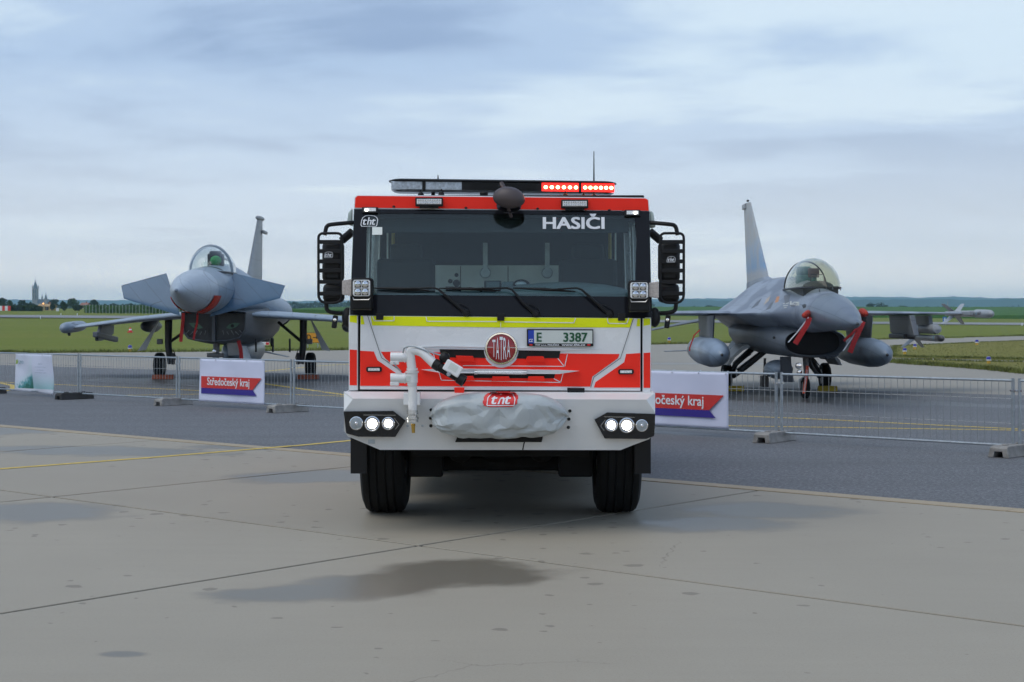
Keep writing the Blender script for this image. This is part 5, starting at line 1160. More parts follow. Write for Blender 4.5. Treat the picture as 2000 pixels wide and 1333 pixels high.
# intake below the nose
def in_ring(s, hw, zt, zb, n=16):
    zc = (zt + zb) / 2; pts = []
    for k in range(2 * n):
        a = math.pi * k / n; x, z = math.cos(a), math.sin(a)
        pts.append((hw * math.copysign(abs(x) ** .85, x), s, zc + (zt - zc) * math.copysign(abs(z) ** .8, z)))
    return pts
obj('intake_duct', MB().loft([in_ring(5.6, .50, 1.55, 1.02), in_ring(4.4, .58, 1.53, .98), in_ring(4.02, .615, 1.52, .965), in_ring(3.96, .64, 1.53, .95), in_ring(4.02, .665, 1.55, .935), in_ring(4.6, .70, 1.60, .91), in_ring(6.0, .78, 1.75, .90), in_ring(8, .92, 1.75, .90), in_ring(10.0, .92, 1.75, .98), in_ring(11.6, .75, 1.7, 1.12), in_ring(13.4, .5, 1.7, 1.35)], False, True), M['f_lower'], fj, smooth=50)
obj('intake_throat', MB().loft([in_ring(4.35, .60, 1.535, .975), in_ring(4.34, .58, 1.53, .985)]), M['intake'], fj, smooth=None)
obj('intake_strut', MB().box((0, 4.15, 1.55), (.30, .9, .10)), M['f_lower'], fj, smooth=None, bevel=.03)
obj('intake_vent', MB().lathe([(.03, 0), (.03, .02)], Fp(1512, 660, 4.5), (-.6, -1, 0), 12), M['intake'], fj)
# canopy
fct = dict(s0=2.75, s1=6.6, zb=2.38, h=.66, hw=.49, peak=.80, pw=.60)
fc = bubble(fj, **fct, m=M['canopy_gold'])
hoop(fc, .60, M['gear_dark'], **fct, r=.016)
rim = [(sx * .49 * max(.02, math.sin(math.pi * (t ** .80)) ** .60) ** .8, 2.75 + 3.85 * t, 2.385) for sx in (1, -1) for t in ([k / 24 for k in range(1, 24)] if sx == 1 else [k / 24 for k in range(23, 0, -1)])]
obj('canopy_sill', MB().tube(rim + rim[:1], .022, 6), M['gear_dark'], fc)
obj('cockpit', MB().box((0, 4.5, 2.27), (.72, 2.2, .3)), M['cockpit'], fj, smooth=None)
obj('instrument_hood', MB().ell((0, 3.7, 2.42), (.32, .33, .12), 18, 10), M['cockpit'], fj)
obj('head_up_display', MB().box((.02, 3.8, 2.58), (.24, .02, .22), Matrix.Rotation(R(-25), 3, 'X')), M['canopy'], fj, smooth=None)
obj('hud_frame', MB().tube([(-.13, 3.8, 2.46), (-.12, 3.85, 2.68), (.15, 3.85, 2.68), (.16, 3.8, 2.46)], .012, 6), M['gear_dark'], fj)
obj('ejection_seat', MB().box((0, 5.0, 2.45), (.42, .26, .5)).box((-.05, 5.0, 2.78), (.30, .2, .2)), M['teal_seat'], fj, smooth=None, bevel=.04)
obj('seat_headbox', MB().box((.14, 4.92, 2.74), (.24, .16, .20)), M['brown_seat'], fj, smooth=None, bevel=.02)
obj('seat_rail', MB().tube([(-.1, 5.05, 2.4), (-.12, 5.08, 2.88)], .03, 8).tube([(.08, 5.05, 2.4), (.06, 5.08, 2.88)], .03, 8), M['cockpit'], fj)
# wings, tanks, missiles
def missile(parent, c, L=2.9, r=.065, tilt=0.0, name='missile', fins=True, rot=45, dark=True):
    c = Vector(c); ax = Vector((0, 1, tilt)).normalized()
    b = obj(name, MB().lathe([(.012, 0), (r * .62, .03), (r * .95, .10), (r, .2), (r, L - .05), (r * .8, L)], c, ax, 18), M['missile'], parent, smooth=50)
    obj('seeker_head', MB().lathe([(.012, -.005), (r * .65, .027), (r * 1.0, .10), (r * 1.04, .22), (r * 1.04, .42)], c, ax, 18), M['missile_dark'], b, smooth=50)
    obj('body_band', MB().lathe([(r * 1.05, .50), (r * 1.05, .54)], c, ax, 18), mat('blue_band', (.05, .25, .35), .5), b)
    for k in range(4):
        a = R(rot + 90 * k); d = Vector((math.cos(a), 0, math.sin(a))); n = Vector((-math.sin(a), 0, math.cos(a)))
        p = c + ax * (L - .62); obj('tail_fin', MB().foil(p + d * r, p + ax * .55 + d * r, p + ax * .28 + d * .36, p + ax * .62 + d * .36, .02, .012, n), M['missile'], b, smooth=None)
    return b
for sx in (-1, 1):
    rl, rte, tl_, tte = (sx * 1.38, 6.72, 1.875), (sx * 1.38, 10.25, 1.875), (sx * 4.55, 8.95, 1.875), (sx * 4.55, 10.1, 1.875)
    wg = obj('wing', MB().foil(rl, rte, tl_, tte, .15, .06, (0, 0, 1), 2), M['f_grey'], fj, smooth=50)
    rail = obj('tip_launcher', MB().box((sx * 4.62, 9.5, 1.88), (.10, 2.1, .11)), M['missile'], wg, smooth=None, bevel=.02)
    if sx > 0:
        missile(wg, (4.78, 7.85, 1.87), 2.9, .078)
        obj('launcher_pod', MB().lathe([(.01, 0), (.07, .05), (.095, .18), (.10, .5), (.10, 1.2)], (4.80, 7.45, 1.86), (0, 1, .01), 16), M['missile'], wg, smooth=50)
        pyl = obj('wing_pylon', MB().prism([(4.02 - 1.0 + .55, 8.4, 1.83), (3.57, 9.6, 1.83), (3.57, 9.5, 1.58), (3.57, 8.3, 1.58)], (.09, 0, 0)), M['f_lower'], wg, smooth=None)
        obj('launcher_rail', MB().lathe([(.02, 0), (.10, .04), (.115, .15), (.115, 2.0), (.09, 2.2)], (3.62, 7.75, 1.50), (0, 1, .0), 16), M['missile'], pyl, smooth=50)
        missile(wg, (3.62, 7.35, 1.29), 2.85, .078, 0.0)
        ip = MB().prism([(2.95, 7.75, 1.83), (2.95, 9.7, 1.83), (2.95, 9.6, 1.42), (2.95, 8.9, 1.30), (2.95, 7.9, 1.32), (2.95, 7.35, 1.36)], (.13, 0, 0)); obj('wing_pylon', ip, M['f_lower'], wg, smooth=None, bevel=.02)
        obj('bomb_rack', MB().box((3.015, 8.7, 1.33), (.28, 1.5, .12)), M['gear_dark'], wg, smooth=None, bevel=.03)
    tx = sx * 1.80
    tk = obj('drop_tank', MB().lathe([(.025, 0), (.045, .01), (.15, .17), (.245, .5), (.305, 1.0), (.335, 1.6), (.335, 3.2), (.29, 4.1), (.17, 4.9), (.03, 5.35)], (tx, 5.15, .96), (0, 1, .012), 36), M['f_tank'], fj, smooth=50)
    obj('tank_cap', MB().ell((tx, 5.155, .96), (.035, .03, .035), 12, 8), M['gear_dark'], tk)
    obj('tank_fin', MB().foil((tx + sx * .15, 9.5, .96), (tx + sx * .1, 10.3, .96), (tx + sx * .75, 10.1, .93), (tx + sx * .75, 10.5, .93), .03, .02, (0, 0, 1)), M['f_tank'], tk)
    obj('wing_pylon', MB().foil((tx, 6.55, 1.82), (tx, 9.4, 1.82), (tx, 6.75, 1.22), (tx, 9.2, 1.22), .16, .16, (1, 0, 0)), M['f_lower'], fj, smooth=50)
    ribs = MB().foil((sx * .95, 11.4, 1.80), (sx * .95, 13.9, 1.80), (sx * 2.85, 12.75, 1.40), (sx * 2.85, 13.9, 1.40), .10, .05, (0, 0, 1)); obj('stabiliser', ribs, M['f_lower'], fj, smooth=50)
    obj('ventral_fin', MB().foil((sx * .55, 10.9, 1.15), (sx * .55, 12.2, 1.2), (sx * .85, 11.5, .75), (sx * .85, 12.2, .78), .04, .03, (1, 0, 0)), M['f_lower'], fj)
# fin with blue and tan artwork
fm, t, p = nodes_mat('painted_fin'); tcn = N(t, 'ShaderNodeTexCoord'); sepn = N(t, 'ShaderNodeSeparateXYZ'); t.links.new(tcn.outputs['Object'], sepn.inputs[0])
hgt = N(t, 'ShaderNodeMapRange'); hgt.inputs[1].default_value = 2.6; hgt.inputs[2].default_value = 5.0; t.links.new(sepn.outputs[2], hgt.inputs[0])
cc = tramp(t, hgt.outputs[0], [(0, (.34, .36, .38)), (.13, (.36, .39, .43)), (.2, (.20, .34, .52)), (.38, (.30, .40, .52)), (.55, (.40, .43, .45)), (1, (.42, .435, .45))])
cc = tmix(t, tmath(t, 'MULTIPLY', tmath(t, 'SUBTRACT', tnoise(t, tcn.outputs['Object'], 2.2, 4), .47, True), 2.8, True), cc, (.44, .40, .35)); t.links.new(cc, p.inputs['Base Color']); p.inputs['Roughness'].default_value = .45
tf = obj('tail_fin', MB().foil((0, 9.7, 2.62), (0, 13.3, 2.5), (0, 12.75, 4.86), (0, 13.95, 4.90), .17, .07, (1, 0, 0), 4), fm, fj, smooth=50)
obj('fin_root', MB().foil((0, 8.2, 2.60), (0, 13.5, 2.35), (0, 9.95, 2.80), (0, 13.4, 2.72), .30, .19, (1, 0, 0)), M['f_grey'], tf, smooth=50)
obj('fin_cap', MB().box((-.02, 13.6, 4.80), (.10, .5, .14)), M['missile'], tf, smooth=None, bevel=.02); obj('fin_lamp', MB().ell((.0, 13.2, 4.93), (.04, .07, .03), 10, 8), M['gear_dark'], tf)
# landing gear
ngx = Fp(1573, 780, 5.35).x
g = obj('nose_gear_leg', MB().tube([(ngx + .06, 5.7, 1.0), (ngx + .04, 5.45, .62), (ngx + .02, 5.38, .40)], [.065, .06, .05], 12), M['gear_white'], fj)
jet_wheel(g, (ngx, 5.35, .235), .235, .15, M['gear_white'])
obj('wheel_fork', MB().tube([(ngx - .02, 5.4, .46), (ngx - .12, 5.37, .40), (ngx - .13, 5.35, .24)], .03, 8), M['gear_door'], g)
obj('gear_strut', MB().tube([(ngx + .06, 5.6, .62), (ngx + .30, 6.3, .95)], .03, 8), M['gear_dark'], g)
obj('landing_light', MB().lathe([(.07, 0), (.06, .06), (0, .065)], (ngx - .16, 5.3, .72), (0, -1, 0), 16).lathe([(.06, 0), (.05, .05), (0, .055)], (ngx - .14, 5.3, .58), (0, -1, 0), 16), M['chrome'], g)
obj('gear_door', MB().prism([Fp(1524, 697, 5.2), Fp(1545, 697, 5.2), Fp(1547, 727, 5.3), Fp(1552, 747, 5.4), Fp(1532, 747, 5.4), Fp(1524, 735, 5.3)], (.0, .05, 0)), M['f_lower'], fj, smooth=None)
obj('belly_pod', MB().ell(Fp(1520, 722, 6.3), (.31, .75, .22), 20, 12), M['f_tank'], fj)
obj('belly_pod', MB().box(Fp(1617, 690, 6.2), (.32, .8, .22), Matrix.Rotation(R(-20), 3, 'Y')), M['f_lower'], fj, smooth=None, bevel=.05)
obj('sensor_pod', MB().box(Fp(1493, 745, 7.2), (.16, .3, .26)), M['gear_dark'], fj, smooth=None, bevel=.02)
obj('pod_strut', MB().tube([Fp(1494, 700, 7.2), Fp(1493, 735, 7.2)], .03, 8), M['gear_dark'], fj)
for sx, px in ((-1, 1419), (1, 1611)):
    w = Fp(px, 757, 9.3); x = w.x; r = .335
    leg = obj('gear_leg', MB().tube([(sx * .55, 8.3, 1.12), (sx * .95, 8.95, .66), (x - sx * .12, 9.3, r + .03)], [.075, .07, .06], 12), M['gear_dark'], fj)
    obj('drag_brace', MB().tube([(sx * .40, 7.1, 1.10), (sx * .75, 8.3, .62), (x - sx * .16, 9.2, r)], .05, 8), M['gear_dark'], leg)
    obj('gear_actuator', MB().tube([(sx * .5, 7.7, 1.0), (sx * .92, 8.8, .52)], .035, 8), M['gear_dark'], leg)
    obj('brake_hose', MB().tube([(sx * .7, 8.2, .9), (sx * .9, 8.5, .75), (x - sx * .1, 9.1, .5)], .014, 6), M['gear_dark'], leg)
    jet_wheel(leg, (x, 9.3, r), r, .22, M['gear_white'])
    d0 = MB().loft([[(sx * (.80 + .16 * math.sin(a)) + sx * .28 * k, 7.5 + 1.5 * k2, 1.12 - .42 * k + .10 * math.cos(a)) for a in (0, .5, 1.0, 1.5)] for k, k2 in ((0, 0), (.5, .1), (1, .15))], closed=False)
    mdw = MB().prism([(sx * .74, 7.6, 1.18), (sx * 1.0, 7.6, 1.10), (sx * 1.28, 7.6, .80), (sx * 1.34, 7.6, .66), (sx * 1.28, 7.6, .66), (sx * 1.16, 7.6, .84), (sx * .98, 7.6, 1.00), (sx * .74, 7.6, 1.12)], (0, 1.3, 0)); obj('gear_door', mdw, M['gear_door'], fj, smooth=30)
# markings laid on the skins: outlines cast from the picture's rays onto the real surface, 4 mm proud
def decal(host, name, poly, m, n=10):
    from mathutils.bvhtree import BVHTree as BT_
    bpy.context.view_layer.update(); mw = host.matrix_world; im = mw.inverted(); bt = BT_.FromObject(host, bpy.context.evaluated_depsgraph_get())
    cam_l = im @ Vector((0, 0, CAMH)); pts = []; k = len(poly)
    cx_, cy_ = sum(p_[0] for p_ in poly) / k, sum(p_[1] for p_ in poly) / k
    ring = []
    for i in range(k):
        a, b = poly[i], poly[(i + 1) % k]
        for j in range(3): ring.append((a[0] + (b[0] - a[0]) * j / 3, a[1] + (b[1] - a[1]) * j / 3))
    for (x, y) in ring + [(cx_, cy_)]:
        d = (im @ Vector(wp(x, y, 10)) - cam_l).normalized(); h = bt.ray_cast(cam_l, d)
        if h[0] is None: return None
        pts.append(h[0] - d * .006)
    mb = MB(); q = len(ring); mb.add(pts, [(i, (i + 1) % q, q) for i in range(q)]); return obj(name, mb, m, host, smooth=None, recalc=False)
M['mark_orange'] = mat('faded_orange_mark', (.50, .24, .12), .6); M['mark_tan'] = mat('faded_tan_mark', (.42, .36, .30), .6); M['mark_pale'] = mat('pale_stencil', (.48, .50, .47), .6); M['mark_dark'] = mat('dark_streak', (.12, .135, .16), .55)
for nm, pl, mm in (('nose_art', [(1517, 580), (1523, 579), (1520, 590), (1513, 592)], 'mark_orange'), ('nose_art', [(1497, 584), (1505, 578), (1501, 588), (1491, 597)], 'mark_tan'), ('paint_streak', [(1531, 578), (1544, 575), (1541, 590), (1533, 594)], 'mark_dark'), ('paint_streak', [(1478, 590), (1488, 583), (1480, 597), (1466, 604)], 'mark_dark'), ('paint_streak', [(1506, 592), (1512, 588), (1505, 603), (1494, 607)], 'mark_dark'),
                   ('stencil', [(1543, 589), (1546, 588), (1546, 599), (1543, 599)], 'mark_pale'), ('stencil', [(1546, 594), (1551, 590), (1561, 590), (1561, 597), (1551, 598)], 'mark_pale'), ('stencil', [(1529, 593), (1541, 591.5), (1541, 593), (1529, 594.5)], 'mark_pale'), ('stencil', [(1530, 597), (1539, 596), (1539, 597.5), (1530, 598.5)], 'mark_pale'), ('stencil', [(1531, 601), (1537, 600), (1537, 601.5), (1531, 602.5)], 'mark_pale'), ('sensor_recess', [(1566, 597), (1571, 594), (1575, 595), (1574, 601), (1569, 603)], 'gear_dark')): decal(ff, nm, pl, M[mm])
for nm, pl, mm in (('probe_port', [(420, 563), (425, 560), (425, 566)], 'gear_dark'), ('roundel', [(517, 608), (522, 609), (526, 614), (520, 615), (516, 612)], 'mark_dark'), ('roundel', [(519, 609), (522, 610), (522, 613), (519, 613)], 'ribbon'), ('roundel', [(540, 614), (544, 613.5), (547, 616), (544, 619), (540, 618)], 'ribbon')): decal(fu, nm, pl, M[mm])
# chocks, covers and streamers on the right jet
for x, l in ((1434, 'yellow chock at the single-engine jet wheel beside the white banner'), (1616, 'yellow chock at the single-engine jet wheel right of its nose wheel')):
    w = wp(x, 760, FY + 8.85); chock((w[0], w[1], -.004), M['chock_yellow'], l, .46)
def probe_cover(tip, base, label, rib, txt=None):
    e = empty('sensor_cover', (0, 0, 0), 0, label, 'cover', 'red probe covers on the nose')
    a, b = Vector(tip), Vector(base); L = (b - a).length
    obj('cover_body', MB().lathe([(.012, 0), (.05, .03), (.085, L * .5), (.09, L * .8), (.06, L)], a, b - a, 10), M['cover_red'], e, smooth=20)
    ribbon('streamer', rib, .105, M['ribbon'], None, e, txt)
    ribbon('tie_strap', [Vector(rib[0]) + Vector((-.02, -.01, 0)), Vector(rib[0]).lerp(Vector(rib[-1]), .5) + Vector((-.10, -.02, -.03)), Vector(rib[-1]) + Vector((-.14, -.02, .03))], .02, M['print_white'], None, e)
probe_cover(wp(1570, 617, 30.2), wp(1584, 613, 30.9), 'red cover with lettered streamer on the left side of the mottled jet nose', [wp(1581, 620, 30.3), wp(1577, 633, 30.25), wp(1566, 651, 30.2), wp(1553, 672, 30.2)], 'REMOVE BEFORE FLIGHT')
probe_cover(wp(1692, 614, 30.4), wp(1682, 610, 30.9), 'red cover with dangling streamers on the right side of the mottled jet nose', [wp(1686, 628, 30.4), wp(1680, 642, 30.35), wp(1668, 668, 30.3), wp(1660, 689, 30.3)])
ribbon('warning_streamer', [wp(1681, 632, 30.35), wp(1664, 652, 30.3), wp(1648, 666, 30.3)], .05, M['ribbon'], 'thin red streamer trailing left of the right nose cover')
ribbon('warning_streamer', [wp(1577, 715, 33.35), wp(1574, 740, 33.3), wp(1570, 769, 33.25)], .06, M['ribbon_or'], 'bright orange streamer hanging in front of the mottled jet nose wheel', txt='REMOVE BEFORE FLIGHT')
ribbon('warning_streamer', [wp(1367, 645, 34.4), wp(1356, 655, 34.35), wp(1347, 680, 34.3), wp(1347, 686, 34.3)], .03, M['ribbon'], 'dark red strap draped over the left drop tank')
for s0, s1, dz in ((3.5, 3.52, 0), (3.95, 3.98, 0)): pass
obj('maintenance_stencil', MB().prism([Fp(1542, 597, 3.5) + Vector((0, -.0, 0)), Fp(1546, 594, 3.5), Fp(1560, 592, 3.3), Fp(1560, 597, 3.3), Fp(1546, 599, 3.5)], (0, .006, 0)), M['missile'], fj, smooth=None)
# ================================================================== mobile fence along the asphalt
FA, FB = Vector(gp(155, 779)), Vector(gp(1985, 888.5)); fdir = (FB - FA).normalized(); PL = (FB - FA).length / 6
fperp = Vector((-fdir.y, fdir.x)); fperp = fperp if fperp.y > 0 else -fperp     # away from the camera
fang = math.atan2(fdir.y, fdir.x)
ZB, ZT = .115, .965
M['wire'] = mat('fence_wire', (.34, .36, .37), .45, metal=.6, var=.1)
def fence_parts(root):
    a, b = .045, PL - .045; r = .021
    for x in (a, b): obj('post', MB().tube([(x, 0, .055), (x, 0, ZT + .02)], r, 12), M['galv'], root)
    for z, rr in ((ZT - .01, .017), (ZB, .017)): obj('rail', MB().tube([(a, 0, z), (b, 0, z)], rr, 10), M['galv'], root)
    w = MB(); n = 36
    for i in range(1, n): x = a + (b - a) * i / n; w.tube([(x, 0, ZB), (x, 0, ZT)], 0.0036, 5)
    for z in (.40, .72): w.tube([(a, .004, z), (b, .004, z)], 0.0036, 5)
    o = obj('wire_mesh', w, M['wire'], root, smooth=60); o['kind'] = 'stuff'
    cl = MB().box((b + .045, 0, ZT - .14), (.16, .035, .022)); cl.tube([(b + .045, -.04, ZT - .14), (b + .045, .04, ZT - .14)], .010, 8); obj('clamp', cl, M['steel'], root, smooth=None)
where = {-2: 'leftmost wire fence panel, mostly beyond the left edge of the picture', -1: 'wire fence panel carrying the green and white banner', 0: 'plain wire fence panel right of the green and white banner', 1: 'wire fence panel carrying the banner below the delta jet nose',
         2: 'wire fence panel ending behind the left side of the fire engine', 4: 'wire fence panel carrying the banner right of the fire engine', 5: 'rightmost full wire fence panel in front of the drop tank', 6: 'wire fence panel cut off by the right edge of the picture', 3: 'wire fence panel hidden behind the fire engine'}
proto = None
for k in (0, -2, -1, 1, 2, 4, 5, 6):
    p0 = FA + fdir * (PL * k); e = empty('mobile_fence', (p0.x, p0.y, 0), fang, where[k], 'fence', 'mobile fence panels')
    if proto is None: fence_parts(e); proto = e
    else:
        for c in list(proto.children):
            q = c.copy(); COL.objects.link(q); q.parent = e
M['foot_grey'] = mat('cast_concrete', (.27, .26, .245), .85, var=.25, vscale=9, bump=.4, bscale=40)
M['foot_dark'] = mat('recycled_rubber', (.035, .034, .033), .8, var=.3, vscale=9, bump=.4, bscale=40)
def foot_mesh():
    mb = MB(); L, w0, w1, h = .40, .145, .115, .145
    def ring(y, s=1): return [(-w0, y, .0), (-w0 * .45, y, 0), (-w0 * .36, y, .075), (w0 * .36, y, .075), (w0 * .45, y, 0), (w0, y, 0), (w1, y, h * s), (-w1, y, h * s)]
    mb.loft([ring(-L, .82), ring(-L + .05), ring(-.03), ring(.03), ring(L - .05), ring(L, .82)])
    for y in (-.2, .2): mb.box((0, y, h + .008), (.06, .10, .02))
    return mb
fl = {-1: 'dark rubber fence foot at the left edge of the picture', 0: 'dark rubber fence foot right of the green and white banner', 1: 'grey concrete fence foot left of the banner below the delta jet', 2: 'grey concrete fence foot between that banner and the fire engine', 5: 'grey concrete fence foot right of the banner beside the fire engine', 6: 'grey concrete fence foot at the right edge of the picture'}
fm_d = None
for k, l in fl.items():
    p0 = FA + fdir * (PL * k); o = obj('fence_block', foot_mesh(), M['foot_dark'] if k < 1 else M['foot_grey'], None, smooth=None, bevel=.008)
    c = p0 - fperp * .12 + fdir * 0.0; o.location = (c.x, c.y, -.005); o.rotation_euler = (0, 0, fang + (.06 if k % 2 else -.05)); tag(o, l, 'fence foot', 'fence feet')
# banners, tied to the fence
def ft(px):                                        # distance along the fence line where the column px meets it
    k = (px - 1000) / FPX; return (k * FA.y - FA.x) / (fdir.x - k * fdir.y)
def fpos(t, z, off=0.0): q = FA + fdir * t - fperp * off; return Vector((q.x, q.y, z))
def fz_at(px, py): t = ft(px); q = FA + fdir * t; return CAMH - (py - HOR) * q.y / FPX
m, t, p = nodes_mat('banner_vinyl'); tcn = N(t, 'ShaderNodeTexCoord'); p.inputs['Base Color'].default_value = (.66, .69, .86, 1); p.inputs['Roughness'].default_value = .42
tbump(t, p, tnoise(t, tcn.outputs['Object'], 2.0, 2, .4), .22, .10); M['vinyl'] = m
M['ban_red'] = mat('banner_red', (.62, .03, .025), .45, bump=.0); M['ban_blue'] = mat('banner_blue', (.030, .015, .24), .45)
def wave(t, z, s): return .012 * math.sin(t * 3.1 + s) * math.sin(z * 4 + s) + .006 * math.sin(t * 7.3 + z * 5 + s)
def banner(px0, px1, zt, zb, label, seed, m, thick=.003, amp=1.0, edge=None):
    t0, t1 = ft(px0), ft(px1); mb = MB(); nx, nz = 36, 20
    org = fpos(t0, 0); e = empty('banner', (org.x, org.y, 0), fang, label, 'banner', 'banners tied to the fence')
    rows = []
    for j in range(nz + 1):
        row = []
        for i in range(nx + 1):
            u = i / nx; v = j / nz; x = (t1 - t0) * u; z = zb + (zt - zb) * v
            if edge: x, z = edge(x, z, u, v)
            row.append((x, -.03 - amp * wave(x, z, seed), z))
        rows.append(row)
    o = obj('banner_cloth', mb.loft(rows, closed=False), m, e, smooth=60, recalc=False)
    sd_ = o.modifiers.new('thick', 'SOLIDIFY'); sd_.thickness = thick; sd_.offset = 1
    for i in range(5):
        x = .04 + (t1 - t0 - .08) * i / 4; obj('eyelet', MB().tube([(x, -.05, zt - .02), (x, .02, zt + .02)], .008, 8), M['steel'], e)
    return e, t1 - t0
def kraj(px0, px1, zt, zb, label, seed):
    e, W = banner(px0, px1, zt, zb, label, seed, M['vinyl'], amp=.7); H = zt - zb; y = -.052
    P = lambda u, v: (u * W, y, zt - v * H)
    obj('red_pennant', MB().prism([P(.04, .405), P(.965, .405), P(.835, .68), P(.04, .68)], (0, .003, 0)), M['ban_red'], e, smooth=None)
    obj('blue_pennant', MB().prism([P(.04, .682), P(.836, .682), P(.895, .815), P(.04, .815)], (0, .003, 0)), M['ban_blue'], e, smooth=None)
    a = P(.14, .665); text_obj('banner_lettering', 'Středočeský kraj', (a[0], a[1] - .002, a[2]), (1, 0, 0), (0, 0, 1), W * .65, H * .235, M['print_white'], e, bold=.015, spacing=1.0)
    return e
kraj(392, 519, .945, fz_at(455, 787), 'white banner with red and blue pennant below the delta jet', 1.0)
wk = ft(519) - ft(392)
k3 = ft(1425)
def px_of(t_): q = FA + fdir * t_; return 1000 + FPX * q.x / q.y
kraj(px_of(k3 - wk), 1425, .955, fz_at(1350, 834), 'white banner with red and blue pennant half hidden by the fire engine', 3.0)
# printed vinyl: pale sheet, sea-green splash on the left half
m, t, p = nodes_mat('splash_print'); tcn = N(t, 'ShaderNodeTexCoord'); s3 = N(t, 'ShaderNodeSeparateXYZ'); t.links.new(tcn.outputs['Object'], s3.inputs[0]); W1 = ft(106) - ft(32); H1 = .83
ux = tmath(t, 'DIVIDE', s3.outputs[0], W1); vz = tmath(t, 'DIVIDE', tmath(t, 'SUBTRACT', s3.outputs[2], .135), H1)
left = tmath(t, 'LESS_THAN', ux, .475)
up = tmath(t, 'SUBTRACT', tmath(t, 'MULTIPLY', ux, 1.5), tmath(t, 'MULTIPLY', vz, .55))
up = tmath(t, 'ADD', up, tmath(t, 'MULTIPLY', tmath(t, 'SUBTRACT', .45, vz, True), 1.1))
nn = tnoise(t, tcn.outputs['Object'], 9, 5, .7)
grn = tramp(t, tmath(t, 'ADD', up, tmath(t, 'MULTIPLY', tmath(t, 'SUBTRACT', nn, .5), tmath(t, 'MULTIPLY', tmath(t, 'SUBTRACT', .55, vz, True), 3.0))), [(.1, (.62, .66, .78)), (.40, (.55, .66, .74)), (.58, (.10, .34, .38)), (.85, (.01, .13, .10))])
rgt = tramp(t, vz, [(.02, (.62, .66, .74)), (.05, (.28, .50, .54)), (.25, (.45, .58, .66)), (.5, (.60, .64, .78))])
cc = tmix(t, left, rgt, grn); cc = tmix(t, tmath(t, 'LESS_THAN', vz, .035), cc, (.64, .67, .76)); t.links.new(cc, p.inputs['Base Color']); p.inputs['Roughness'].default_value = .4
tbump(t, p, tnoise(t, tcn.outputs['Object'], 2.0, 2, .4), .25, .10); M['splash'] = m
be, W1 = banner(32, 106, .945, .105, 'pale banner with a sea-green splash and small leaf logo', 5.0, M['splash'], amp=1.8, edge=lambda x, z, u, v: (x + .03 * u * math.sin(v * 5), z - .05 * u * (1 - v)))
y = -.075
M['print_teal'] = mat('print_teal', (.08, .24, .32), .5); M['print_leaf'] = mat('print_leaf', (.26, .38, .03), .5); M['print_grey'] = mat('print_grey_blue', (.28, .36, .46), .5)
obj('leaf_mark', MB().prism([(W1 * .06, y, .71), (W1 * .075, y, .80), (W1 * .10, y, .83), (W1 * .125, y, .77), (W1 * .11, y, .72)], (0, .003, 0)), M['print_leaf'], be, smooth=None)
text_obj('banner_lettering', 'ČEPRO', (W1 * .135, y, .725), (1, 0, 0), (0, 0, 1), W1 * .135, .085, M['print_teal'], be, bold=.0)
for s_, u0, u1, z in (('2014', .66, .76, .715), ('perfektní zóny', .57, .86, .645), ('kvalitních', .63, .80, .58), ('pohonných hmot', .57, .87, .515)):
    text_obj('banner_lettering', s_, (W1 * u0, y, z), (1, 0, 0), (0, 0, 1), W1 * (u1 - u0), .036, M['print_grey'], be, bold=.0)
# ================================================================== airfield furniture
M['light_blue'] = mat('blue_light_cap', (.02, .015, .30), .2, coat=.6); M['light_yellow'] = mat('yellow_light_post', (.62, .36, .03), .6)
def edge_light(px, py, label, s=1.0, z=None):
    x, y = gp(px, py); e = empty('taxiway_light', (x, y, z if z is not None else -.02), 0, label, 'light', 'blue taxiway edge lights')
    obj('post', MB().lathe([(.075 * s, 0), (.07 * s, .14 * s), (.085 * s, .15 * s)], (0, 0, 0), (0, 0, 1), 14), M['light_yellow'], e)
    obj('collar', MB().lathe([(.10 * s, .15 * s), (.105 * s, .17 * s), (.10 * s, .20 * s)], (0, 0, 0), (0, 0, 1), 14), M['print_white'], e)
    obj('blue_cap', MB().lathe([(.105 * s, .20 * s), (.10 * s, .26 * s), (.07 * s, .32 * s), (.01, .34 * s)], (0, 0, 0), (0, 0, 1), 14), M['light_blue'], e)
for a in ((1931, 714, 'nearest blue taxiway light, in the grass at the right edge', .85, .05), (1767, 695, 'blue taxiway light just right of the drop tank nose', .95, .05), (1787, 685, 'smaller blue taxiway light behind the one beside the drop tank', .95, .05),
          (1908, 676, 'far blue taxiway light on the dry grass below the wing missile', 1.1, .03), (254, 687, 'blue taxiway light on the grass edge left of the delta jet wheel', 1.1), (1307, 670, 'blue taxiway light on the grass edge just right of the fire engine', 1.25)): edge_light(*a)
# orange taxi sign
M['sign_orange'] = mat('sign_orange', (.78, .33, .02), .5); M['sign_black'] = mat('sign_black', (.012, .012, .012), .5); M['sign_blue'] = mat('sign_blue', (.03, .14, .50), .5)
Ys = 93.0; sg = empty('taxiway_sign', (wp(611, 673, Ys)[0], Ys, -.03), R(8), 'orange taxiway sign with black arrow beside the delta jet wheel', 'sign')
sw, sh, zb = .86, .62, .30
obj('sign_case', MB().box((0, .08, zb + sh / 2), (sw, .14, sh)), M['sign_black'], sg, smooth=None, bevel=.01)
obj('sign_face', MB().box((-.01, .004, zb + sh / 2), (sw - .03, .01, sh - .04)), M['sign_orange'], sg, smooth=None)
for x in (-.3, .3): obj('sign_leg', MB().tube([(x, .08, 0), (x, .08, zb)], .03, 8), M['galv'], sg)
text_obj('sign_letter', 'D', (-.36, -.004, zb + .16), (1, 0, 0), (0, 0, 1), .26, .34, M['sign_black'], sg, bold=.02)
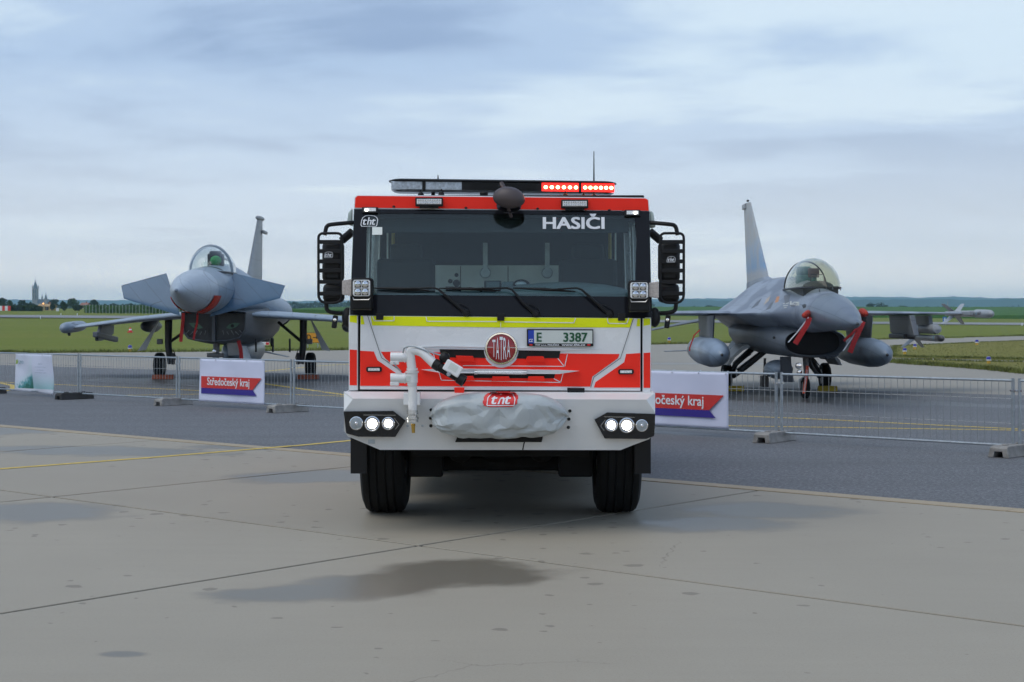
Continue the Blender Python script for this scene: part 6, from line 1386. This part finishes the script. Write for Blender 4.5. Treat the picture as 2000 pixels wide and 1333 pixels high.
obj('sign_arrow', MB().prism([(.0, -.004, zb + .30), (.20, -.004, zb + .30), (.20, -.004, zb + .22), (.35, -.004, zb + .325), (.20, -.004, zb + .43), (.20, -.004, zb + .35), (0, -.004, zb + .35)], (0, .003, 0)), M['sign_black'], sg, smooth=None)
x, y = wp(1845, 631, 262)[0], 262; zt_ = tz(x, y); s6 = empty('marker_board', (x, y, zt_), 0, 'small blue board with white number six beyond the grass', 'sign')
zc_ = wp(1845, 624, 262)[2] - zt_
obj('board', MB().box((0, .05, zc_), (.62, .08, .82)), M['sign_blue'], s6, smooth=None); text_obj('board_number', '6', (-.14, .008, zc_ - .27), (1, 0, 0), (0, 0, 1), .34, .54, M['print_white'], s6, bold=.03)
for xx in (-.2, .2): obj('board_leg', MB().tube([(xx, .05, 0), (xx, .05, zc_ - .3)], .03, 6), M['galv'], s6)
# trailer parked on the grass beyond the left jet
Yt = 97.0; tr = empty('trailer', (wp(507, 678, Yt)[0], Yt, -.04), R(4), 'small dark trailer with red tail lamps under the delta jet belly', 'trailer')
zz = lambda py: CAMH - (py - HOR) * Yt / FPX + .04
obj('trailer_bed', MB().box((0, 1.3, zz(664)), (1.25, 2.5, .42)), M['sign_black'], tr, smooth=None, bevel=.02)
obj('tail_bar', MB().box((0, 0, zz(671.5)), (1.22, .06, .20)), M['print_white'], tr, smooth=None, bevel=.01)
for sx in (-1, 1):
    obj('tail_lamp', MB().box((sx * .50, -.04, zz(671.5)), (.20, .03, .15)), M['logo_red'], tr, smooth=None); obj('wheel', MB().lathe([(.12, -.08), (.27, -.08), (.29, 0), (.27, .08), (.12, .08)], (sx * .68, 1.2, .29), (1, 0, 0), 20), M['rubber'], tr)
obj('trailer_plate', MB().box((.05, -.04, zz(671.5)), (.44, .02, .11)), M['plate_white'], tr, smooth=None); obj('axle', MB().tube([(-.7, 1.2, .29), (.7, 1.2, .29)], .04, 8).box((0, 1.3, .42), (.9, 2.3, .1)).box((0, .15, .36), (.9, .2, .1)), M['sign_black'], tr)
# small red and white marker on the grass
x, y = gp(254.5, 662); x, y = wp(254.5, 655, 150)[0], 150; mk = empty('marker_post', (x, y, tz(x, y)), 0, 'small red and white marker standing on the grass behind the left wing', 'marker')
for k in range(3): obj('band', MB().lathe([(.17 - .03 * k, .12 + k * .12), (.14 - .03 * k, .24 + k * .12)], (0, 0, 0), (0, 0, 1), 12), M['logo_red'] if k % 2 == 0 else M['print_white'], mk)
obj('base', MB().box((0, 0, .06), (.44, .44, .12)), M['logo_red'], mk, smooth=None)
# striped barrier far left
x0 = wp(-60, 600, 430)[0]; x1 = wp(20.5, 600, 430)[0]; zg = tz((x0 + x1) / 2, 430); bb = empty('striped_barrier', ((x0 + x1) / 2, 430, zg), 0, 'red and white striped barrier at the far left edge of the airfield', 'barrier')
n = 15
for k in range(n): obj('stripe', MB().box((x0 - (x0 + x1) / 2 + (x1 - x0) * (k + .5) / n, 0, .78), ((x1 - x0) / n * .995, .12, 1.35)), M['logo_red'] if (n - k) % 2 else M['print_white'], bb, smooth=None)
for k in (-1, 0, 1): obj('barrier_leg', MB().box((k * (x1 - x0) * .4, .1, .3), (.15, .15, .6)), M['galv'], bb, smooth=None)
# ================================================================== trees, hedge, houses, church
M['bark'] = mat('bark', (.06, .045, .03), .9, var=.3, vscale=2)
def leafmat(name, c): return mat(name, c, .85, var=.45, vscale=.45, spec=.2)
LM = [leafmat('leaves_deep_green', (.030, .055, .018)), leafmat('leaves_mid_green', (.045, .080, .024)), leafmat('leaves_blue_green', (.035, .062, .03))]
def tree(px, ytop, wpx, Y, label, mi=0, seed=0, name='tree', group='distant trees', n=900, squat=1.0):
    rnd = random.Random(seed * 7 + int(px)); x = (px - 1000) * Y / FPX; zg = tz(x, Y); H = CAMH - (ytop - HOR) * Y / FPX - zg; Wd = wpx * Y / FPX
    e = empty(name, (x, Y, zg), rnd.uniform(0, 6), label, 'tree' if name == 'tree' else 'bush', group)
    tb = MB().tube([(0, 0, -.2), (0, 0, H * .35), (rnd.uniform(-.1, .1) * Wd, 0, H * .7)], [H * .035, H * .025, H * .008], 7)
    for k in range(5):
        a = k * 1.3 + rnd.random(); tb.tube([(0, 0, H * (.25 + .06 * k)), (math.cos(a) * Wd * .3, math.sin(a) * Wd * .3, H * (.5 + .07 * k))], [H * .014, H * .004], 5)
    obj('trunk', tb, M['bark'], e)
    lumps = [(rnd.uniform(-.33, .33) * Wd, rnd.uniform(-.33, .33) * Wd, H * rnd.uniform(.32, .80), Wd * rnd.uniform(.16, .30), H * rnd.uniform(.12, .22)) for _ in range(11)] + [(0, 0, H * .5, Wd * .33, H * .34), (0, 0, H * .80, Wd * .2, H * .19)]
    mb = MB(); sz = max(.22, H * .045)
    for k in range(n):
        lx, ly, lz, lr, lh = lumps[k % len(lumps)]
        d = Vector((rnd.gauss(0, 1), rnd.gauss(0, 1), rnd.gauss(0, 1))).normalized() * (rnd.random() ** .45)
        c = Vector((lx + d.x * lr, ly + d.y * lr, max(H * .08, lz + d.z * lh * squat))); a, b = Vector((rnd.gauss(0, 1), rnd.gauss(0, 1), rnd.gauss(0, 1))).normalized(), Vector((rnd.gauss(0, 1), rnd.gauss(0, 1), rnd.gauss(0, 1))).normalized()
        s = sz * rnd.uniform(.6, 1.4); mb.add([c - a * s - b * s * .6, c + a * s - b * s * .5, c + a * s * .7 + b * s, c - a * s * .8 + b * s * .7], [(0, 1, 2, 3)])
    obj('crown', mb, LM[mi], e, smooth=None, recalc=False); return e
for q in ((4, 581, 26, 620, 'clump of dark green trees at the left edge of the horizon', 0), (18, 586, 14, 640, 'small round tree beside the clump at the left edge', 1), (46, 586, 22, 560, 'ragged dark tree left of the church tower', 0), (60, 590, 12, 580, 'short dark tree directly below the church tower', 0),
          (105, 584, 22, 640, 'rounded green tree right of the church roof', 2), (122, 588, 9, 660, 'slim pale tree between two rounded trees', 2), (143, 581.5, 26, 620, 'largest rounded tree right of the church', 1), (184, 585, 22, 640, 'domed tree left of the delta jet wing', 2),
          (205, 594, 12, 760, 'low tree just right of the domed tree', 2), (222, 592, 16, 780, 'low wide tree in the line behind the orchard', 2), (240, 594, 14, 780, 'low tree in the middle of the line behind the orchard', 2), (256, 592.5, 16, 790, 'low tree above the orchard nearest the canard', 2), (278, 594, 18, 800, 'low tree behind the left canard of the jet', 2),
          (1700, 591.5, 20, 900, 'left of two dark trees right of the jet nose on the horizon', 2), (1722, 590.5, 22, 900, 'right of two dark trees right of the jet nose on the horizon', 2), (1764, 597, 24, 920, 'low flat tree on the horizon above the right wing', 1), (1790, 598.5, 14, 950, 'tiny tree on the horizon right of the low flat tree', 2),
          (1383, 596, 20, 900, 'rounded tree on the horizon between mirror and mottled jet', 2), (1398, 598.5, 14, 900, 'small tree beside the rounded one near the mottled jet', 2), (1352, 600, 18, 920, 'low tree on the horizon next to the right mirror', 2), (1425, 600, 24, 950, 'low tree on the horizon touching the mottled jet shoulder', 2)): tree(*q[:4], q[4], q[5], len(q[4]))
for q in ((103, 594, 11, 455, 'dark clipped bush right of the ochre house'), (126, 591, 17, 455, 'tall dark bush below the largest rounded tree'), (152, 597, 24, 455, 'wide low dark bush left of the orchard')): tree(q[0], q[1], q[2], q[3], q[4], 0, 3, 'bush', 'bushes by the runway', 700, 1.3)
def leaf_mass(name, pxa, pxb, ytop, Y, label, mi, n, seed, dep=6):
    rnd = random.Random(seed); mb = MB(); xa, xb = (pxa - 1000) * Y / FPX, (pxb - 1000) * Y / FPX
    for k in range(n):
        x = rnd.uniform(xa, xb); y = Y + rnd.uniform(0, dep); zg = tz(x, y); top = CAMH - (ytop - HOR) * Y / FPX - zg; top *= 1 + .22 * noise.noise(Vector((x * .08, seed, 0))) + .15 * noise.noise(Vector((x * .3, seed, 3))); h = rnd.random() ** .7 * top
        s = rnd.uniform(.25, .6) * (Y / 500); a, b = Vector((rnd.gauss(0, 1), rnd.gauss(0, 1), rnd.gauss(0, 1))).normalized(), Vector((rnd.gauss(0, 1), rnd.gauss(0, 1), rnd.gauss(0, 1))).normalized(); c = Vector((x, y, zg + h))
        mb.add([c - a * s - b * s * .6, c + a * s - b * s * .5, c + a * s * .7 + b * s, c - a * s * .8 + b * s * .7], [(0, 1, 2, 3)])
    tag(obj(name, mb, LM[mi], smooth=None, recalc=False), label, 'vegetation', None, 'stuff')
leaf_mass('hedge', 20, 74, 599.5, 440, 'long dark clipped hedge below the church', 0, 2600, 1, 4)
leaf_mass('treeline', 480, 1280, 591, 1500, 'continuous dark wood behind the crop field beside the fire engine', 2, 9000, 2, 60)
leaf_mass('treeline', 1280, 2300, 601, 1300, 'thin line of far trees along the crest of the crop field', 2, 5000, 6, 60)
leaf_mass('treeline', -200, 480, 596, 1300, 'far woodland strip below the blue hills at the left', 2, 6000, 5, 60)
# orchard rows with support posts
M['orchard'] = leafmat('orchard_leaves', (.06, .125, .03)); M['orchard_low'] = leafmat('orchard_undergrowth', (.035, .085, .035))
ob = MB(); rnd = random.Random(9)
for k in range(9000):
    row = rnd.randrange(8); Y = 385 + row * 7.5; x = (rnd.uniform(166, 560) - 1000) * Y / FPX; z = tz(x, Y) + rnd.uniform(.1, 1.75); s = rnd.uniform(.15, .4); a, b = Vector((rnd.gauss(0, 1), rnd.gauss(0, .5), rnd.gauss(0, 1))).normalized(), Vector((rnd.gauss(0, 1), rnd.gauss(0, .5), rnd.gauss(0, 1))).normalized(); c = Vector((x, Y + rnd.uniform(-.5, .5), z))
    ob.add([c - a * s, c + b * s, c + a * s, c - b * s], [(0, 1, 2, 3)])
orc = tag(obj('orchard_rows', ob, M['orchard'], smooth=None, recalc=False), 'green orchard rows behind the left canard', 'orchard', None, 'stuff')
pm = MB()
for k in range(60):
    Y = 384; x = (168 + k * 6.5 - 1000) * Y / FPX; pm.box((x, Y, tz(x, Y) + 1.1), (.09, .09, 2.2))
obj('support_posts', pm, M['galv'], orc, smooth=None)['kind'] = 'stuff'
# houses
def house(pxa, pxb, ytop, ybot, Y, label, wallc, roofc, name='house'):
    xa, xb = (pxa - 1000) * Y / FPX, (pxb - 1000) * Y / FPX; xm = (xa + xb) / 2; zg = tz(xm, Y); top = CAMH - (ytop - HOR) * Y / FPX - zg; e = empty(name, (xm, Y, zg), 0, label, 'house'); w = xb - xa; hw = top * .6
    obj('wall', MB().box((0, 3, hw / 2), (w, 6, hw)), mat(name + '_wall', wallc, .8, var=.1, vscale=1), e, smooth=None)
    rf = obj('roof', MB().prism([(-w / 2 - .3, -.3, hw + .01), (-w / 2 - .3, 6.3, hw + .01), (-w / 2 - .3, 3, top)], (w + .6, 0, 0)), mat(name + '_roof', roofc, .8, var=.15, vscale=2), e, smooth=None)
    obj('chimney', MB().box((w * .2, 3, top + .1), (.5, .5, .9)), mat('chimney_brick', (.3, .16, .1), .8), rf, smooth=None)
    for k in range(2):
        wn_ = obj('window', MB().box((-w * .22 + k * w * .44, -.04, hw * .55), (1.0, .08, 1.1)), M['sign_black'], e, smooth=None); obj('window_frame', MB().box((-w * .22 + k * w * .44, -.09, hw * .55), (.06, .03, 1.1)), M['print_white'], wn_, smooth=None)
    return e
hs = house(73, 99, 593.8, 602, 470, 'low ochre house behind the hedge right of the church', (.50, .36, .16), (.40, .27, .13))
lp = obj('roof_lamp', MB().ell(Vector(wp(84.6, 593.2, 469)) - hs.location, (.22, .22, .22), 10, 8), mat('orange_lamp', (1, .5, .2), .3, emit=(1, .35, .08), estr=3), hs)
obj('lamp_pole', MB().tube([Vector(wp(84.6, 593.2, 469)) - hs.location, (wp(84.6, 593.2, 469)[0] - hs.location.x, -.5, 0)], .08, 6), M['galv'], hs)
house(157, 169, 591.5, 600, 700, 'small house with faded red roof between two rounded trees', (.50, .44, .42), (.33, .15, .11), 'cottage')
x, y = wp(112.5, 604, 445)[0], 445; cb = empty('utility_cabinet', (x, y, tz(x, y)), 0, 'small white utility cabinet beside the dark bushes', 'cabinet')
obj('cabinet_box', MB().box((0, 0, .45), (.8, .4, .9)), M['print_white'], cb, smooth=None, bevel=.02); obj('cabinet_roof', MB().box((0, 0, .93), (.9, .5, .05)), M['galv'], cb, smooth=None)
# church
CY = 2300.0; sc = CY / FPX; cx = (69 - 1000) * sc; ch = empty('church', (cx, CY, -.5), 0, 'tall grey gothic church with spired tower on the left horizon', 'church')
stone = mat('church_stone', (.27, .22, .20), .9, var=.15, vscale=.2); slate = mat('church_slate', (.085, .09, .12), .7, var=.2, vscale=.2)
zof = lambda py: CAMH - (py - HOR) * sc + .5
z0, z1, z2 = 0, zof(564), zof(542); hw = 3.7
tw = obj('tower', MB().box((0, 0, z1 / 2), (2 * hw, 2 * hw, z1)), stone, ch, smooth=None)
for z in (zof(575), zof(586)): obj('string_course', MB().box((0, 0, z), (2 * hw + .8, 2 * hw + .8, .7)), stone, tw, smooth=None)
for sx in (-1, 1): 
    obj('tower_window', MB().box((sx * 1.5, -hw - .05, zof(570)), (1.3, .3, 6)), M['sign_black'], tw, smooth=None); obj('tower_window', MB().box((sx * 1.5, -hw - .05, zof(581)), (1.3, .3, 6)), M['sign_black'], tw, smooth=None)
def spire(x, y, zb, zt, r, name, par):
    o = obj(name, MB().lathe([(r, 0), (r * .72, (zt - zb) * .15), (r * .50, (zt - zb) * .45), (r * .16, (zt - zb) * .62), (.08, zt - zb)], (x, y, zb), (0, 0, 1), 8), slate, par, smooth=None)
    obj('finial', MB().tube([(x, y, zt - .2), (x, y, zt + 1.6)], .12, 5), slate, o); return o
spire(0, 0, z1, z2, 3.4, 'spire', ch)
for sx in (-1, 1):
    for sy in (-1, 1): obj('corner_pinnacle', MB().lathe([(.8, 0), (.8, 2), (.1, 6)], (sx * (hw - .3), sy * (hw - .3), z1), (0, 0, 1), 6), slate, tw, smooth=None)
nx0, nx1 = (74 - 69) * sc, (96 - 69) * sc; ne, nr = zof(592), zof(585)
obj('nave', MB().box(((nx0 + nx1) / 2, 2, ne / 2), (nx1 - nx0, 9, ne)), stone, ch, smooth=None)
obj('nave_roof', MB().prism([(nx0, -3, ne), (nx0, 7, ne), (nx0, 2, nr)], (nx1 - nx0, 0, 0)), slate, ch, smooth=None)
spire((81.5 - 69) * sc, 2, nr - 1, zof(572), 1.7, 'ridge_turret', ch)
sp2 = obj('stair_tower', MB().box(((90 - 69) * sc, -1, zof(584) / 2), (4.2, 4.2, zof(584))), stone, ch, smooth=None); spire((90 - 69) * sc, -1, zof(584), zof(571), 2.6, 'turret_spire', ch)
for k in range(4): obj('nave_window', MB().box((nx0 + 2 + k * 3.4, -2.6, ne * .55), (1.2, .3, ne * .45)), M['sign_black'], ch, smooth=None)
# radio mast on the right horizon
x, y = wp(1851, 590, 840)[0], 840; ma = empty('radio_mast', (x, y, tz(x, y)), 0, 'thin lattice mast on the horizon above the wing tip missile', 'mast'); zt_ = wp(1851, 588.5, 840)[2] - tz(x, y)
for k in range(3): a = k * 2.094; obj('mast_leg', MB().tube([(.35 * math.cos(a), .35 * math.sin(a), 0), (.2 * math.cos(a), .2 * math.sin(a), zt_)], .07, 5), M['galv'], ma)
bc_ = MB()
for k in range(8):
    for j in range(3): a = j * 2.094; b = a + 2.094; bc_.tube([(.3 * math.cos(a), .3 * math.sin(a), zt_ * k / 8), (.3 * math.cos(b), .3 * math.sin(b), zt_ * (k + 1) / 8)], .03, 4)
obj('mast_bracing', bc_, M['galv'], ma)
# small white runway lamps
for px, Y, l in ((79, 262, 'tiny white runway lamp below the church'), (119, 330, 'tiny white runway lamp below the tall dark bush'), (151, 330, 'tiny white runway lamp below the largest rounded tree'), (291, 262, 'tiny white runway lamp under the left canard tip'), (310, 264, 'tiny white runway lamp under the middle of the left canard'), (1702, 265, 'tiny white runway lamp just right of the mottled jet nose'), (1996, 264, 'tiny white runway lamp at the right edge of the picture')):
    x = (px - 1000) * Y / FPX; e = empty('runway_lamp', (x, Y, tz(x, Y)), 0, l, 'light', 'tiny white runway edge lamps'); obj('lamp_body', MB().lathe([(.10, 0), (.07, .2), (.10, .24), (.08, .38), (.02, .42)], (0, 0, 0), (0, 0, 1), 10), M['print_white'], e)
# ================================================================== haze
hz = MB().box((0, 4380, 68), (11400, 9040, 140)); ho = obj('haze', hz, None, None, smooth=None)
m = bpy.data.materials.new('haze_air'); m.use_nodes = True; t = m.node_tree; t.nodes.clear(); out = t.nodes.new('ShaderNodeOutputMaterial'); pv = t.nodes.new('ShaderNodeVolumePrincipled')
pv.inputs['Color'].default_value = (.50, .78, 1.0, 1); pv.inputs['Density'].default_value = 1.6e-4; pv.inputs['Anisotropy'].default_value = .78; t.links.new(pv.outputs[0], out.inputs['Volume']); ho.data.materials.append(m)
tag(ho, 'thin blue haze hanging over the whole airfield', 'haze', None, 'stuff')
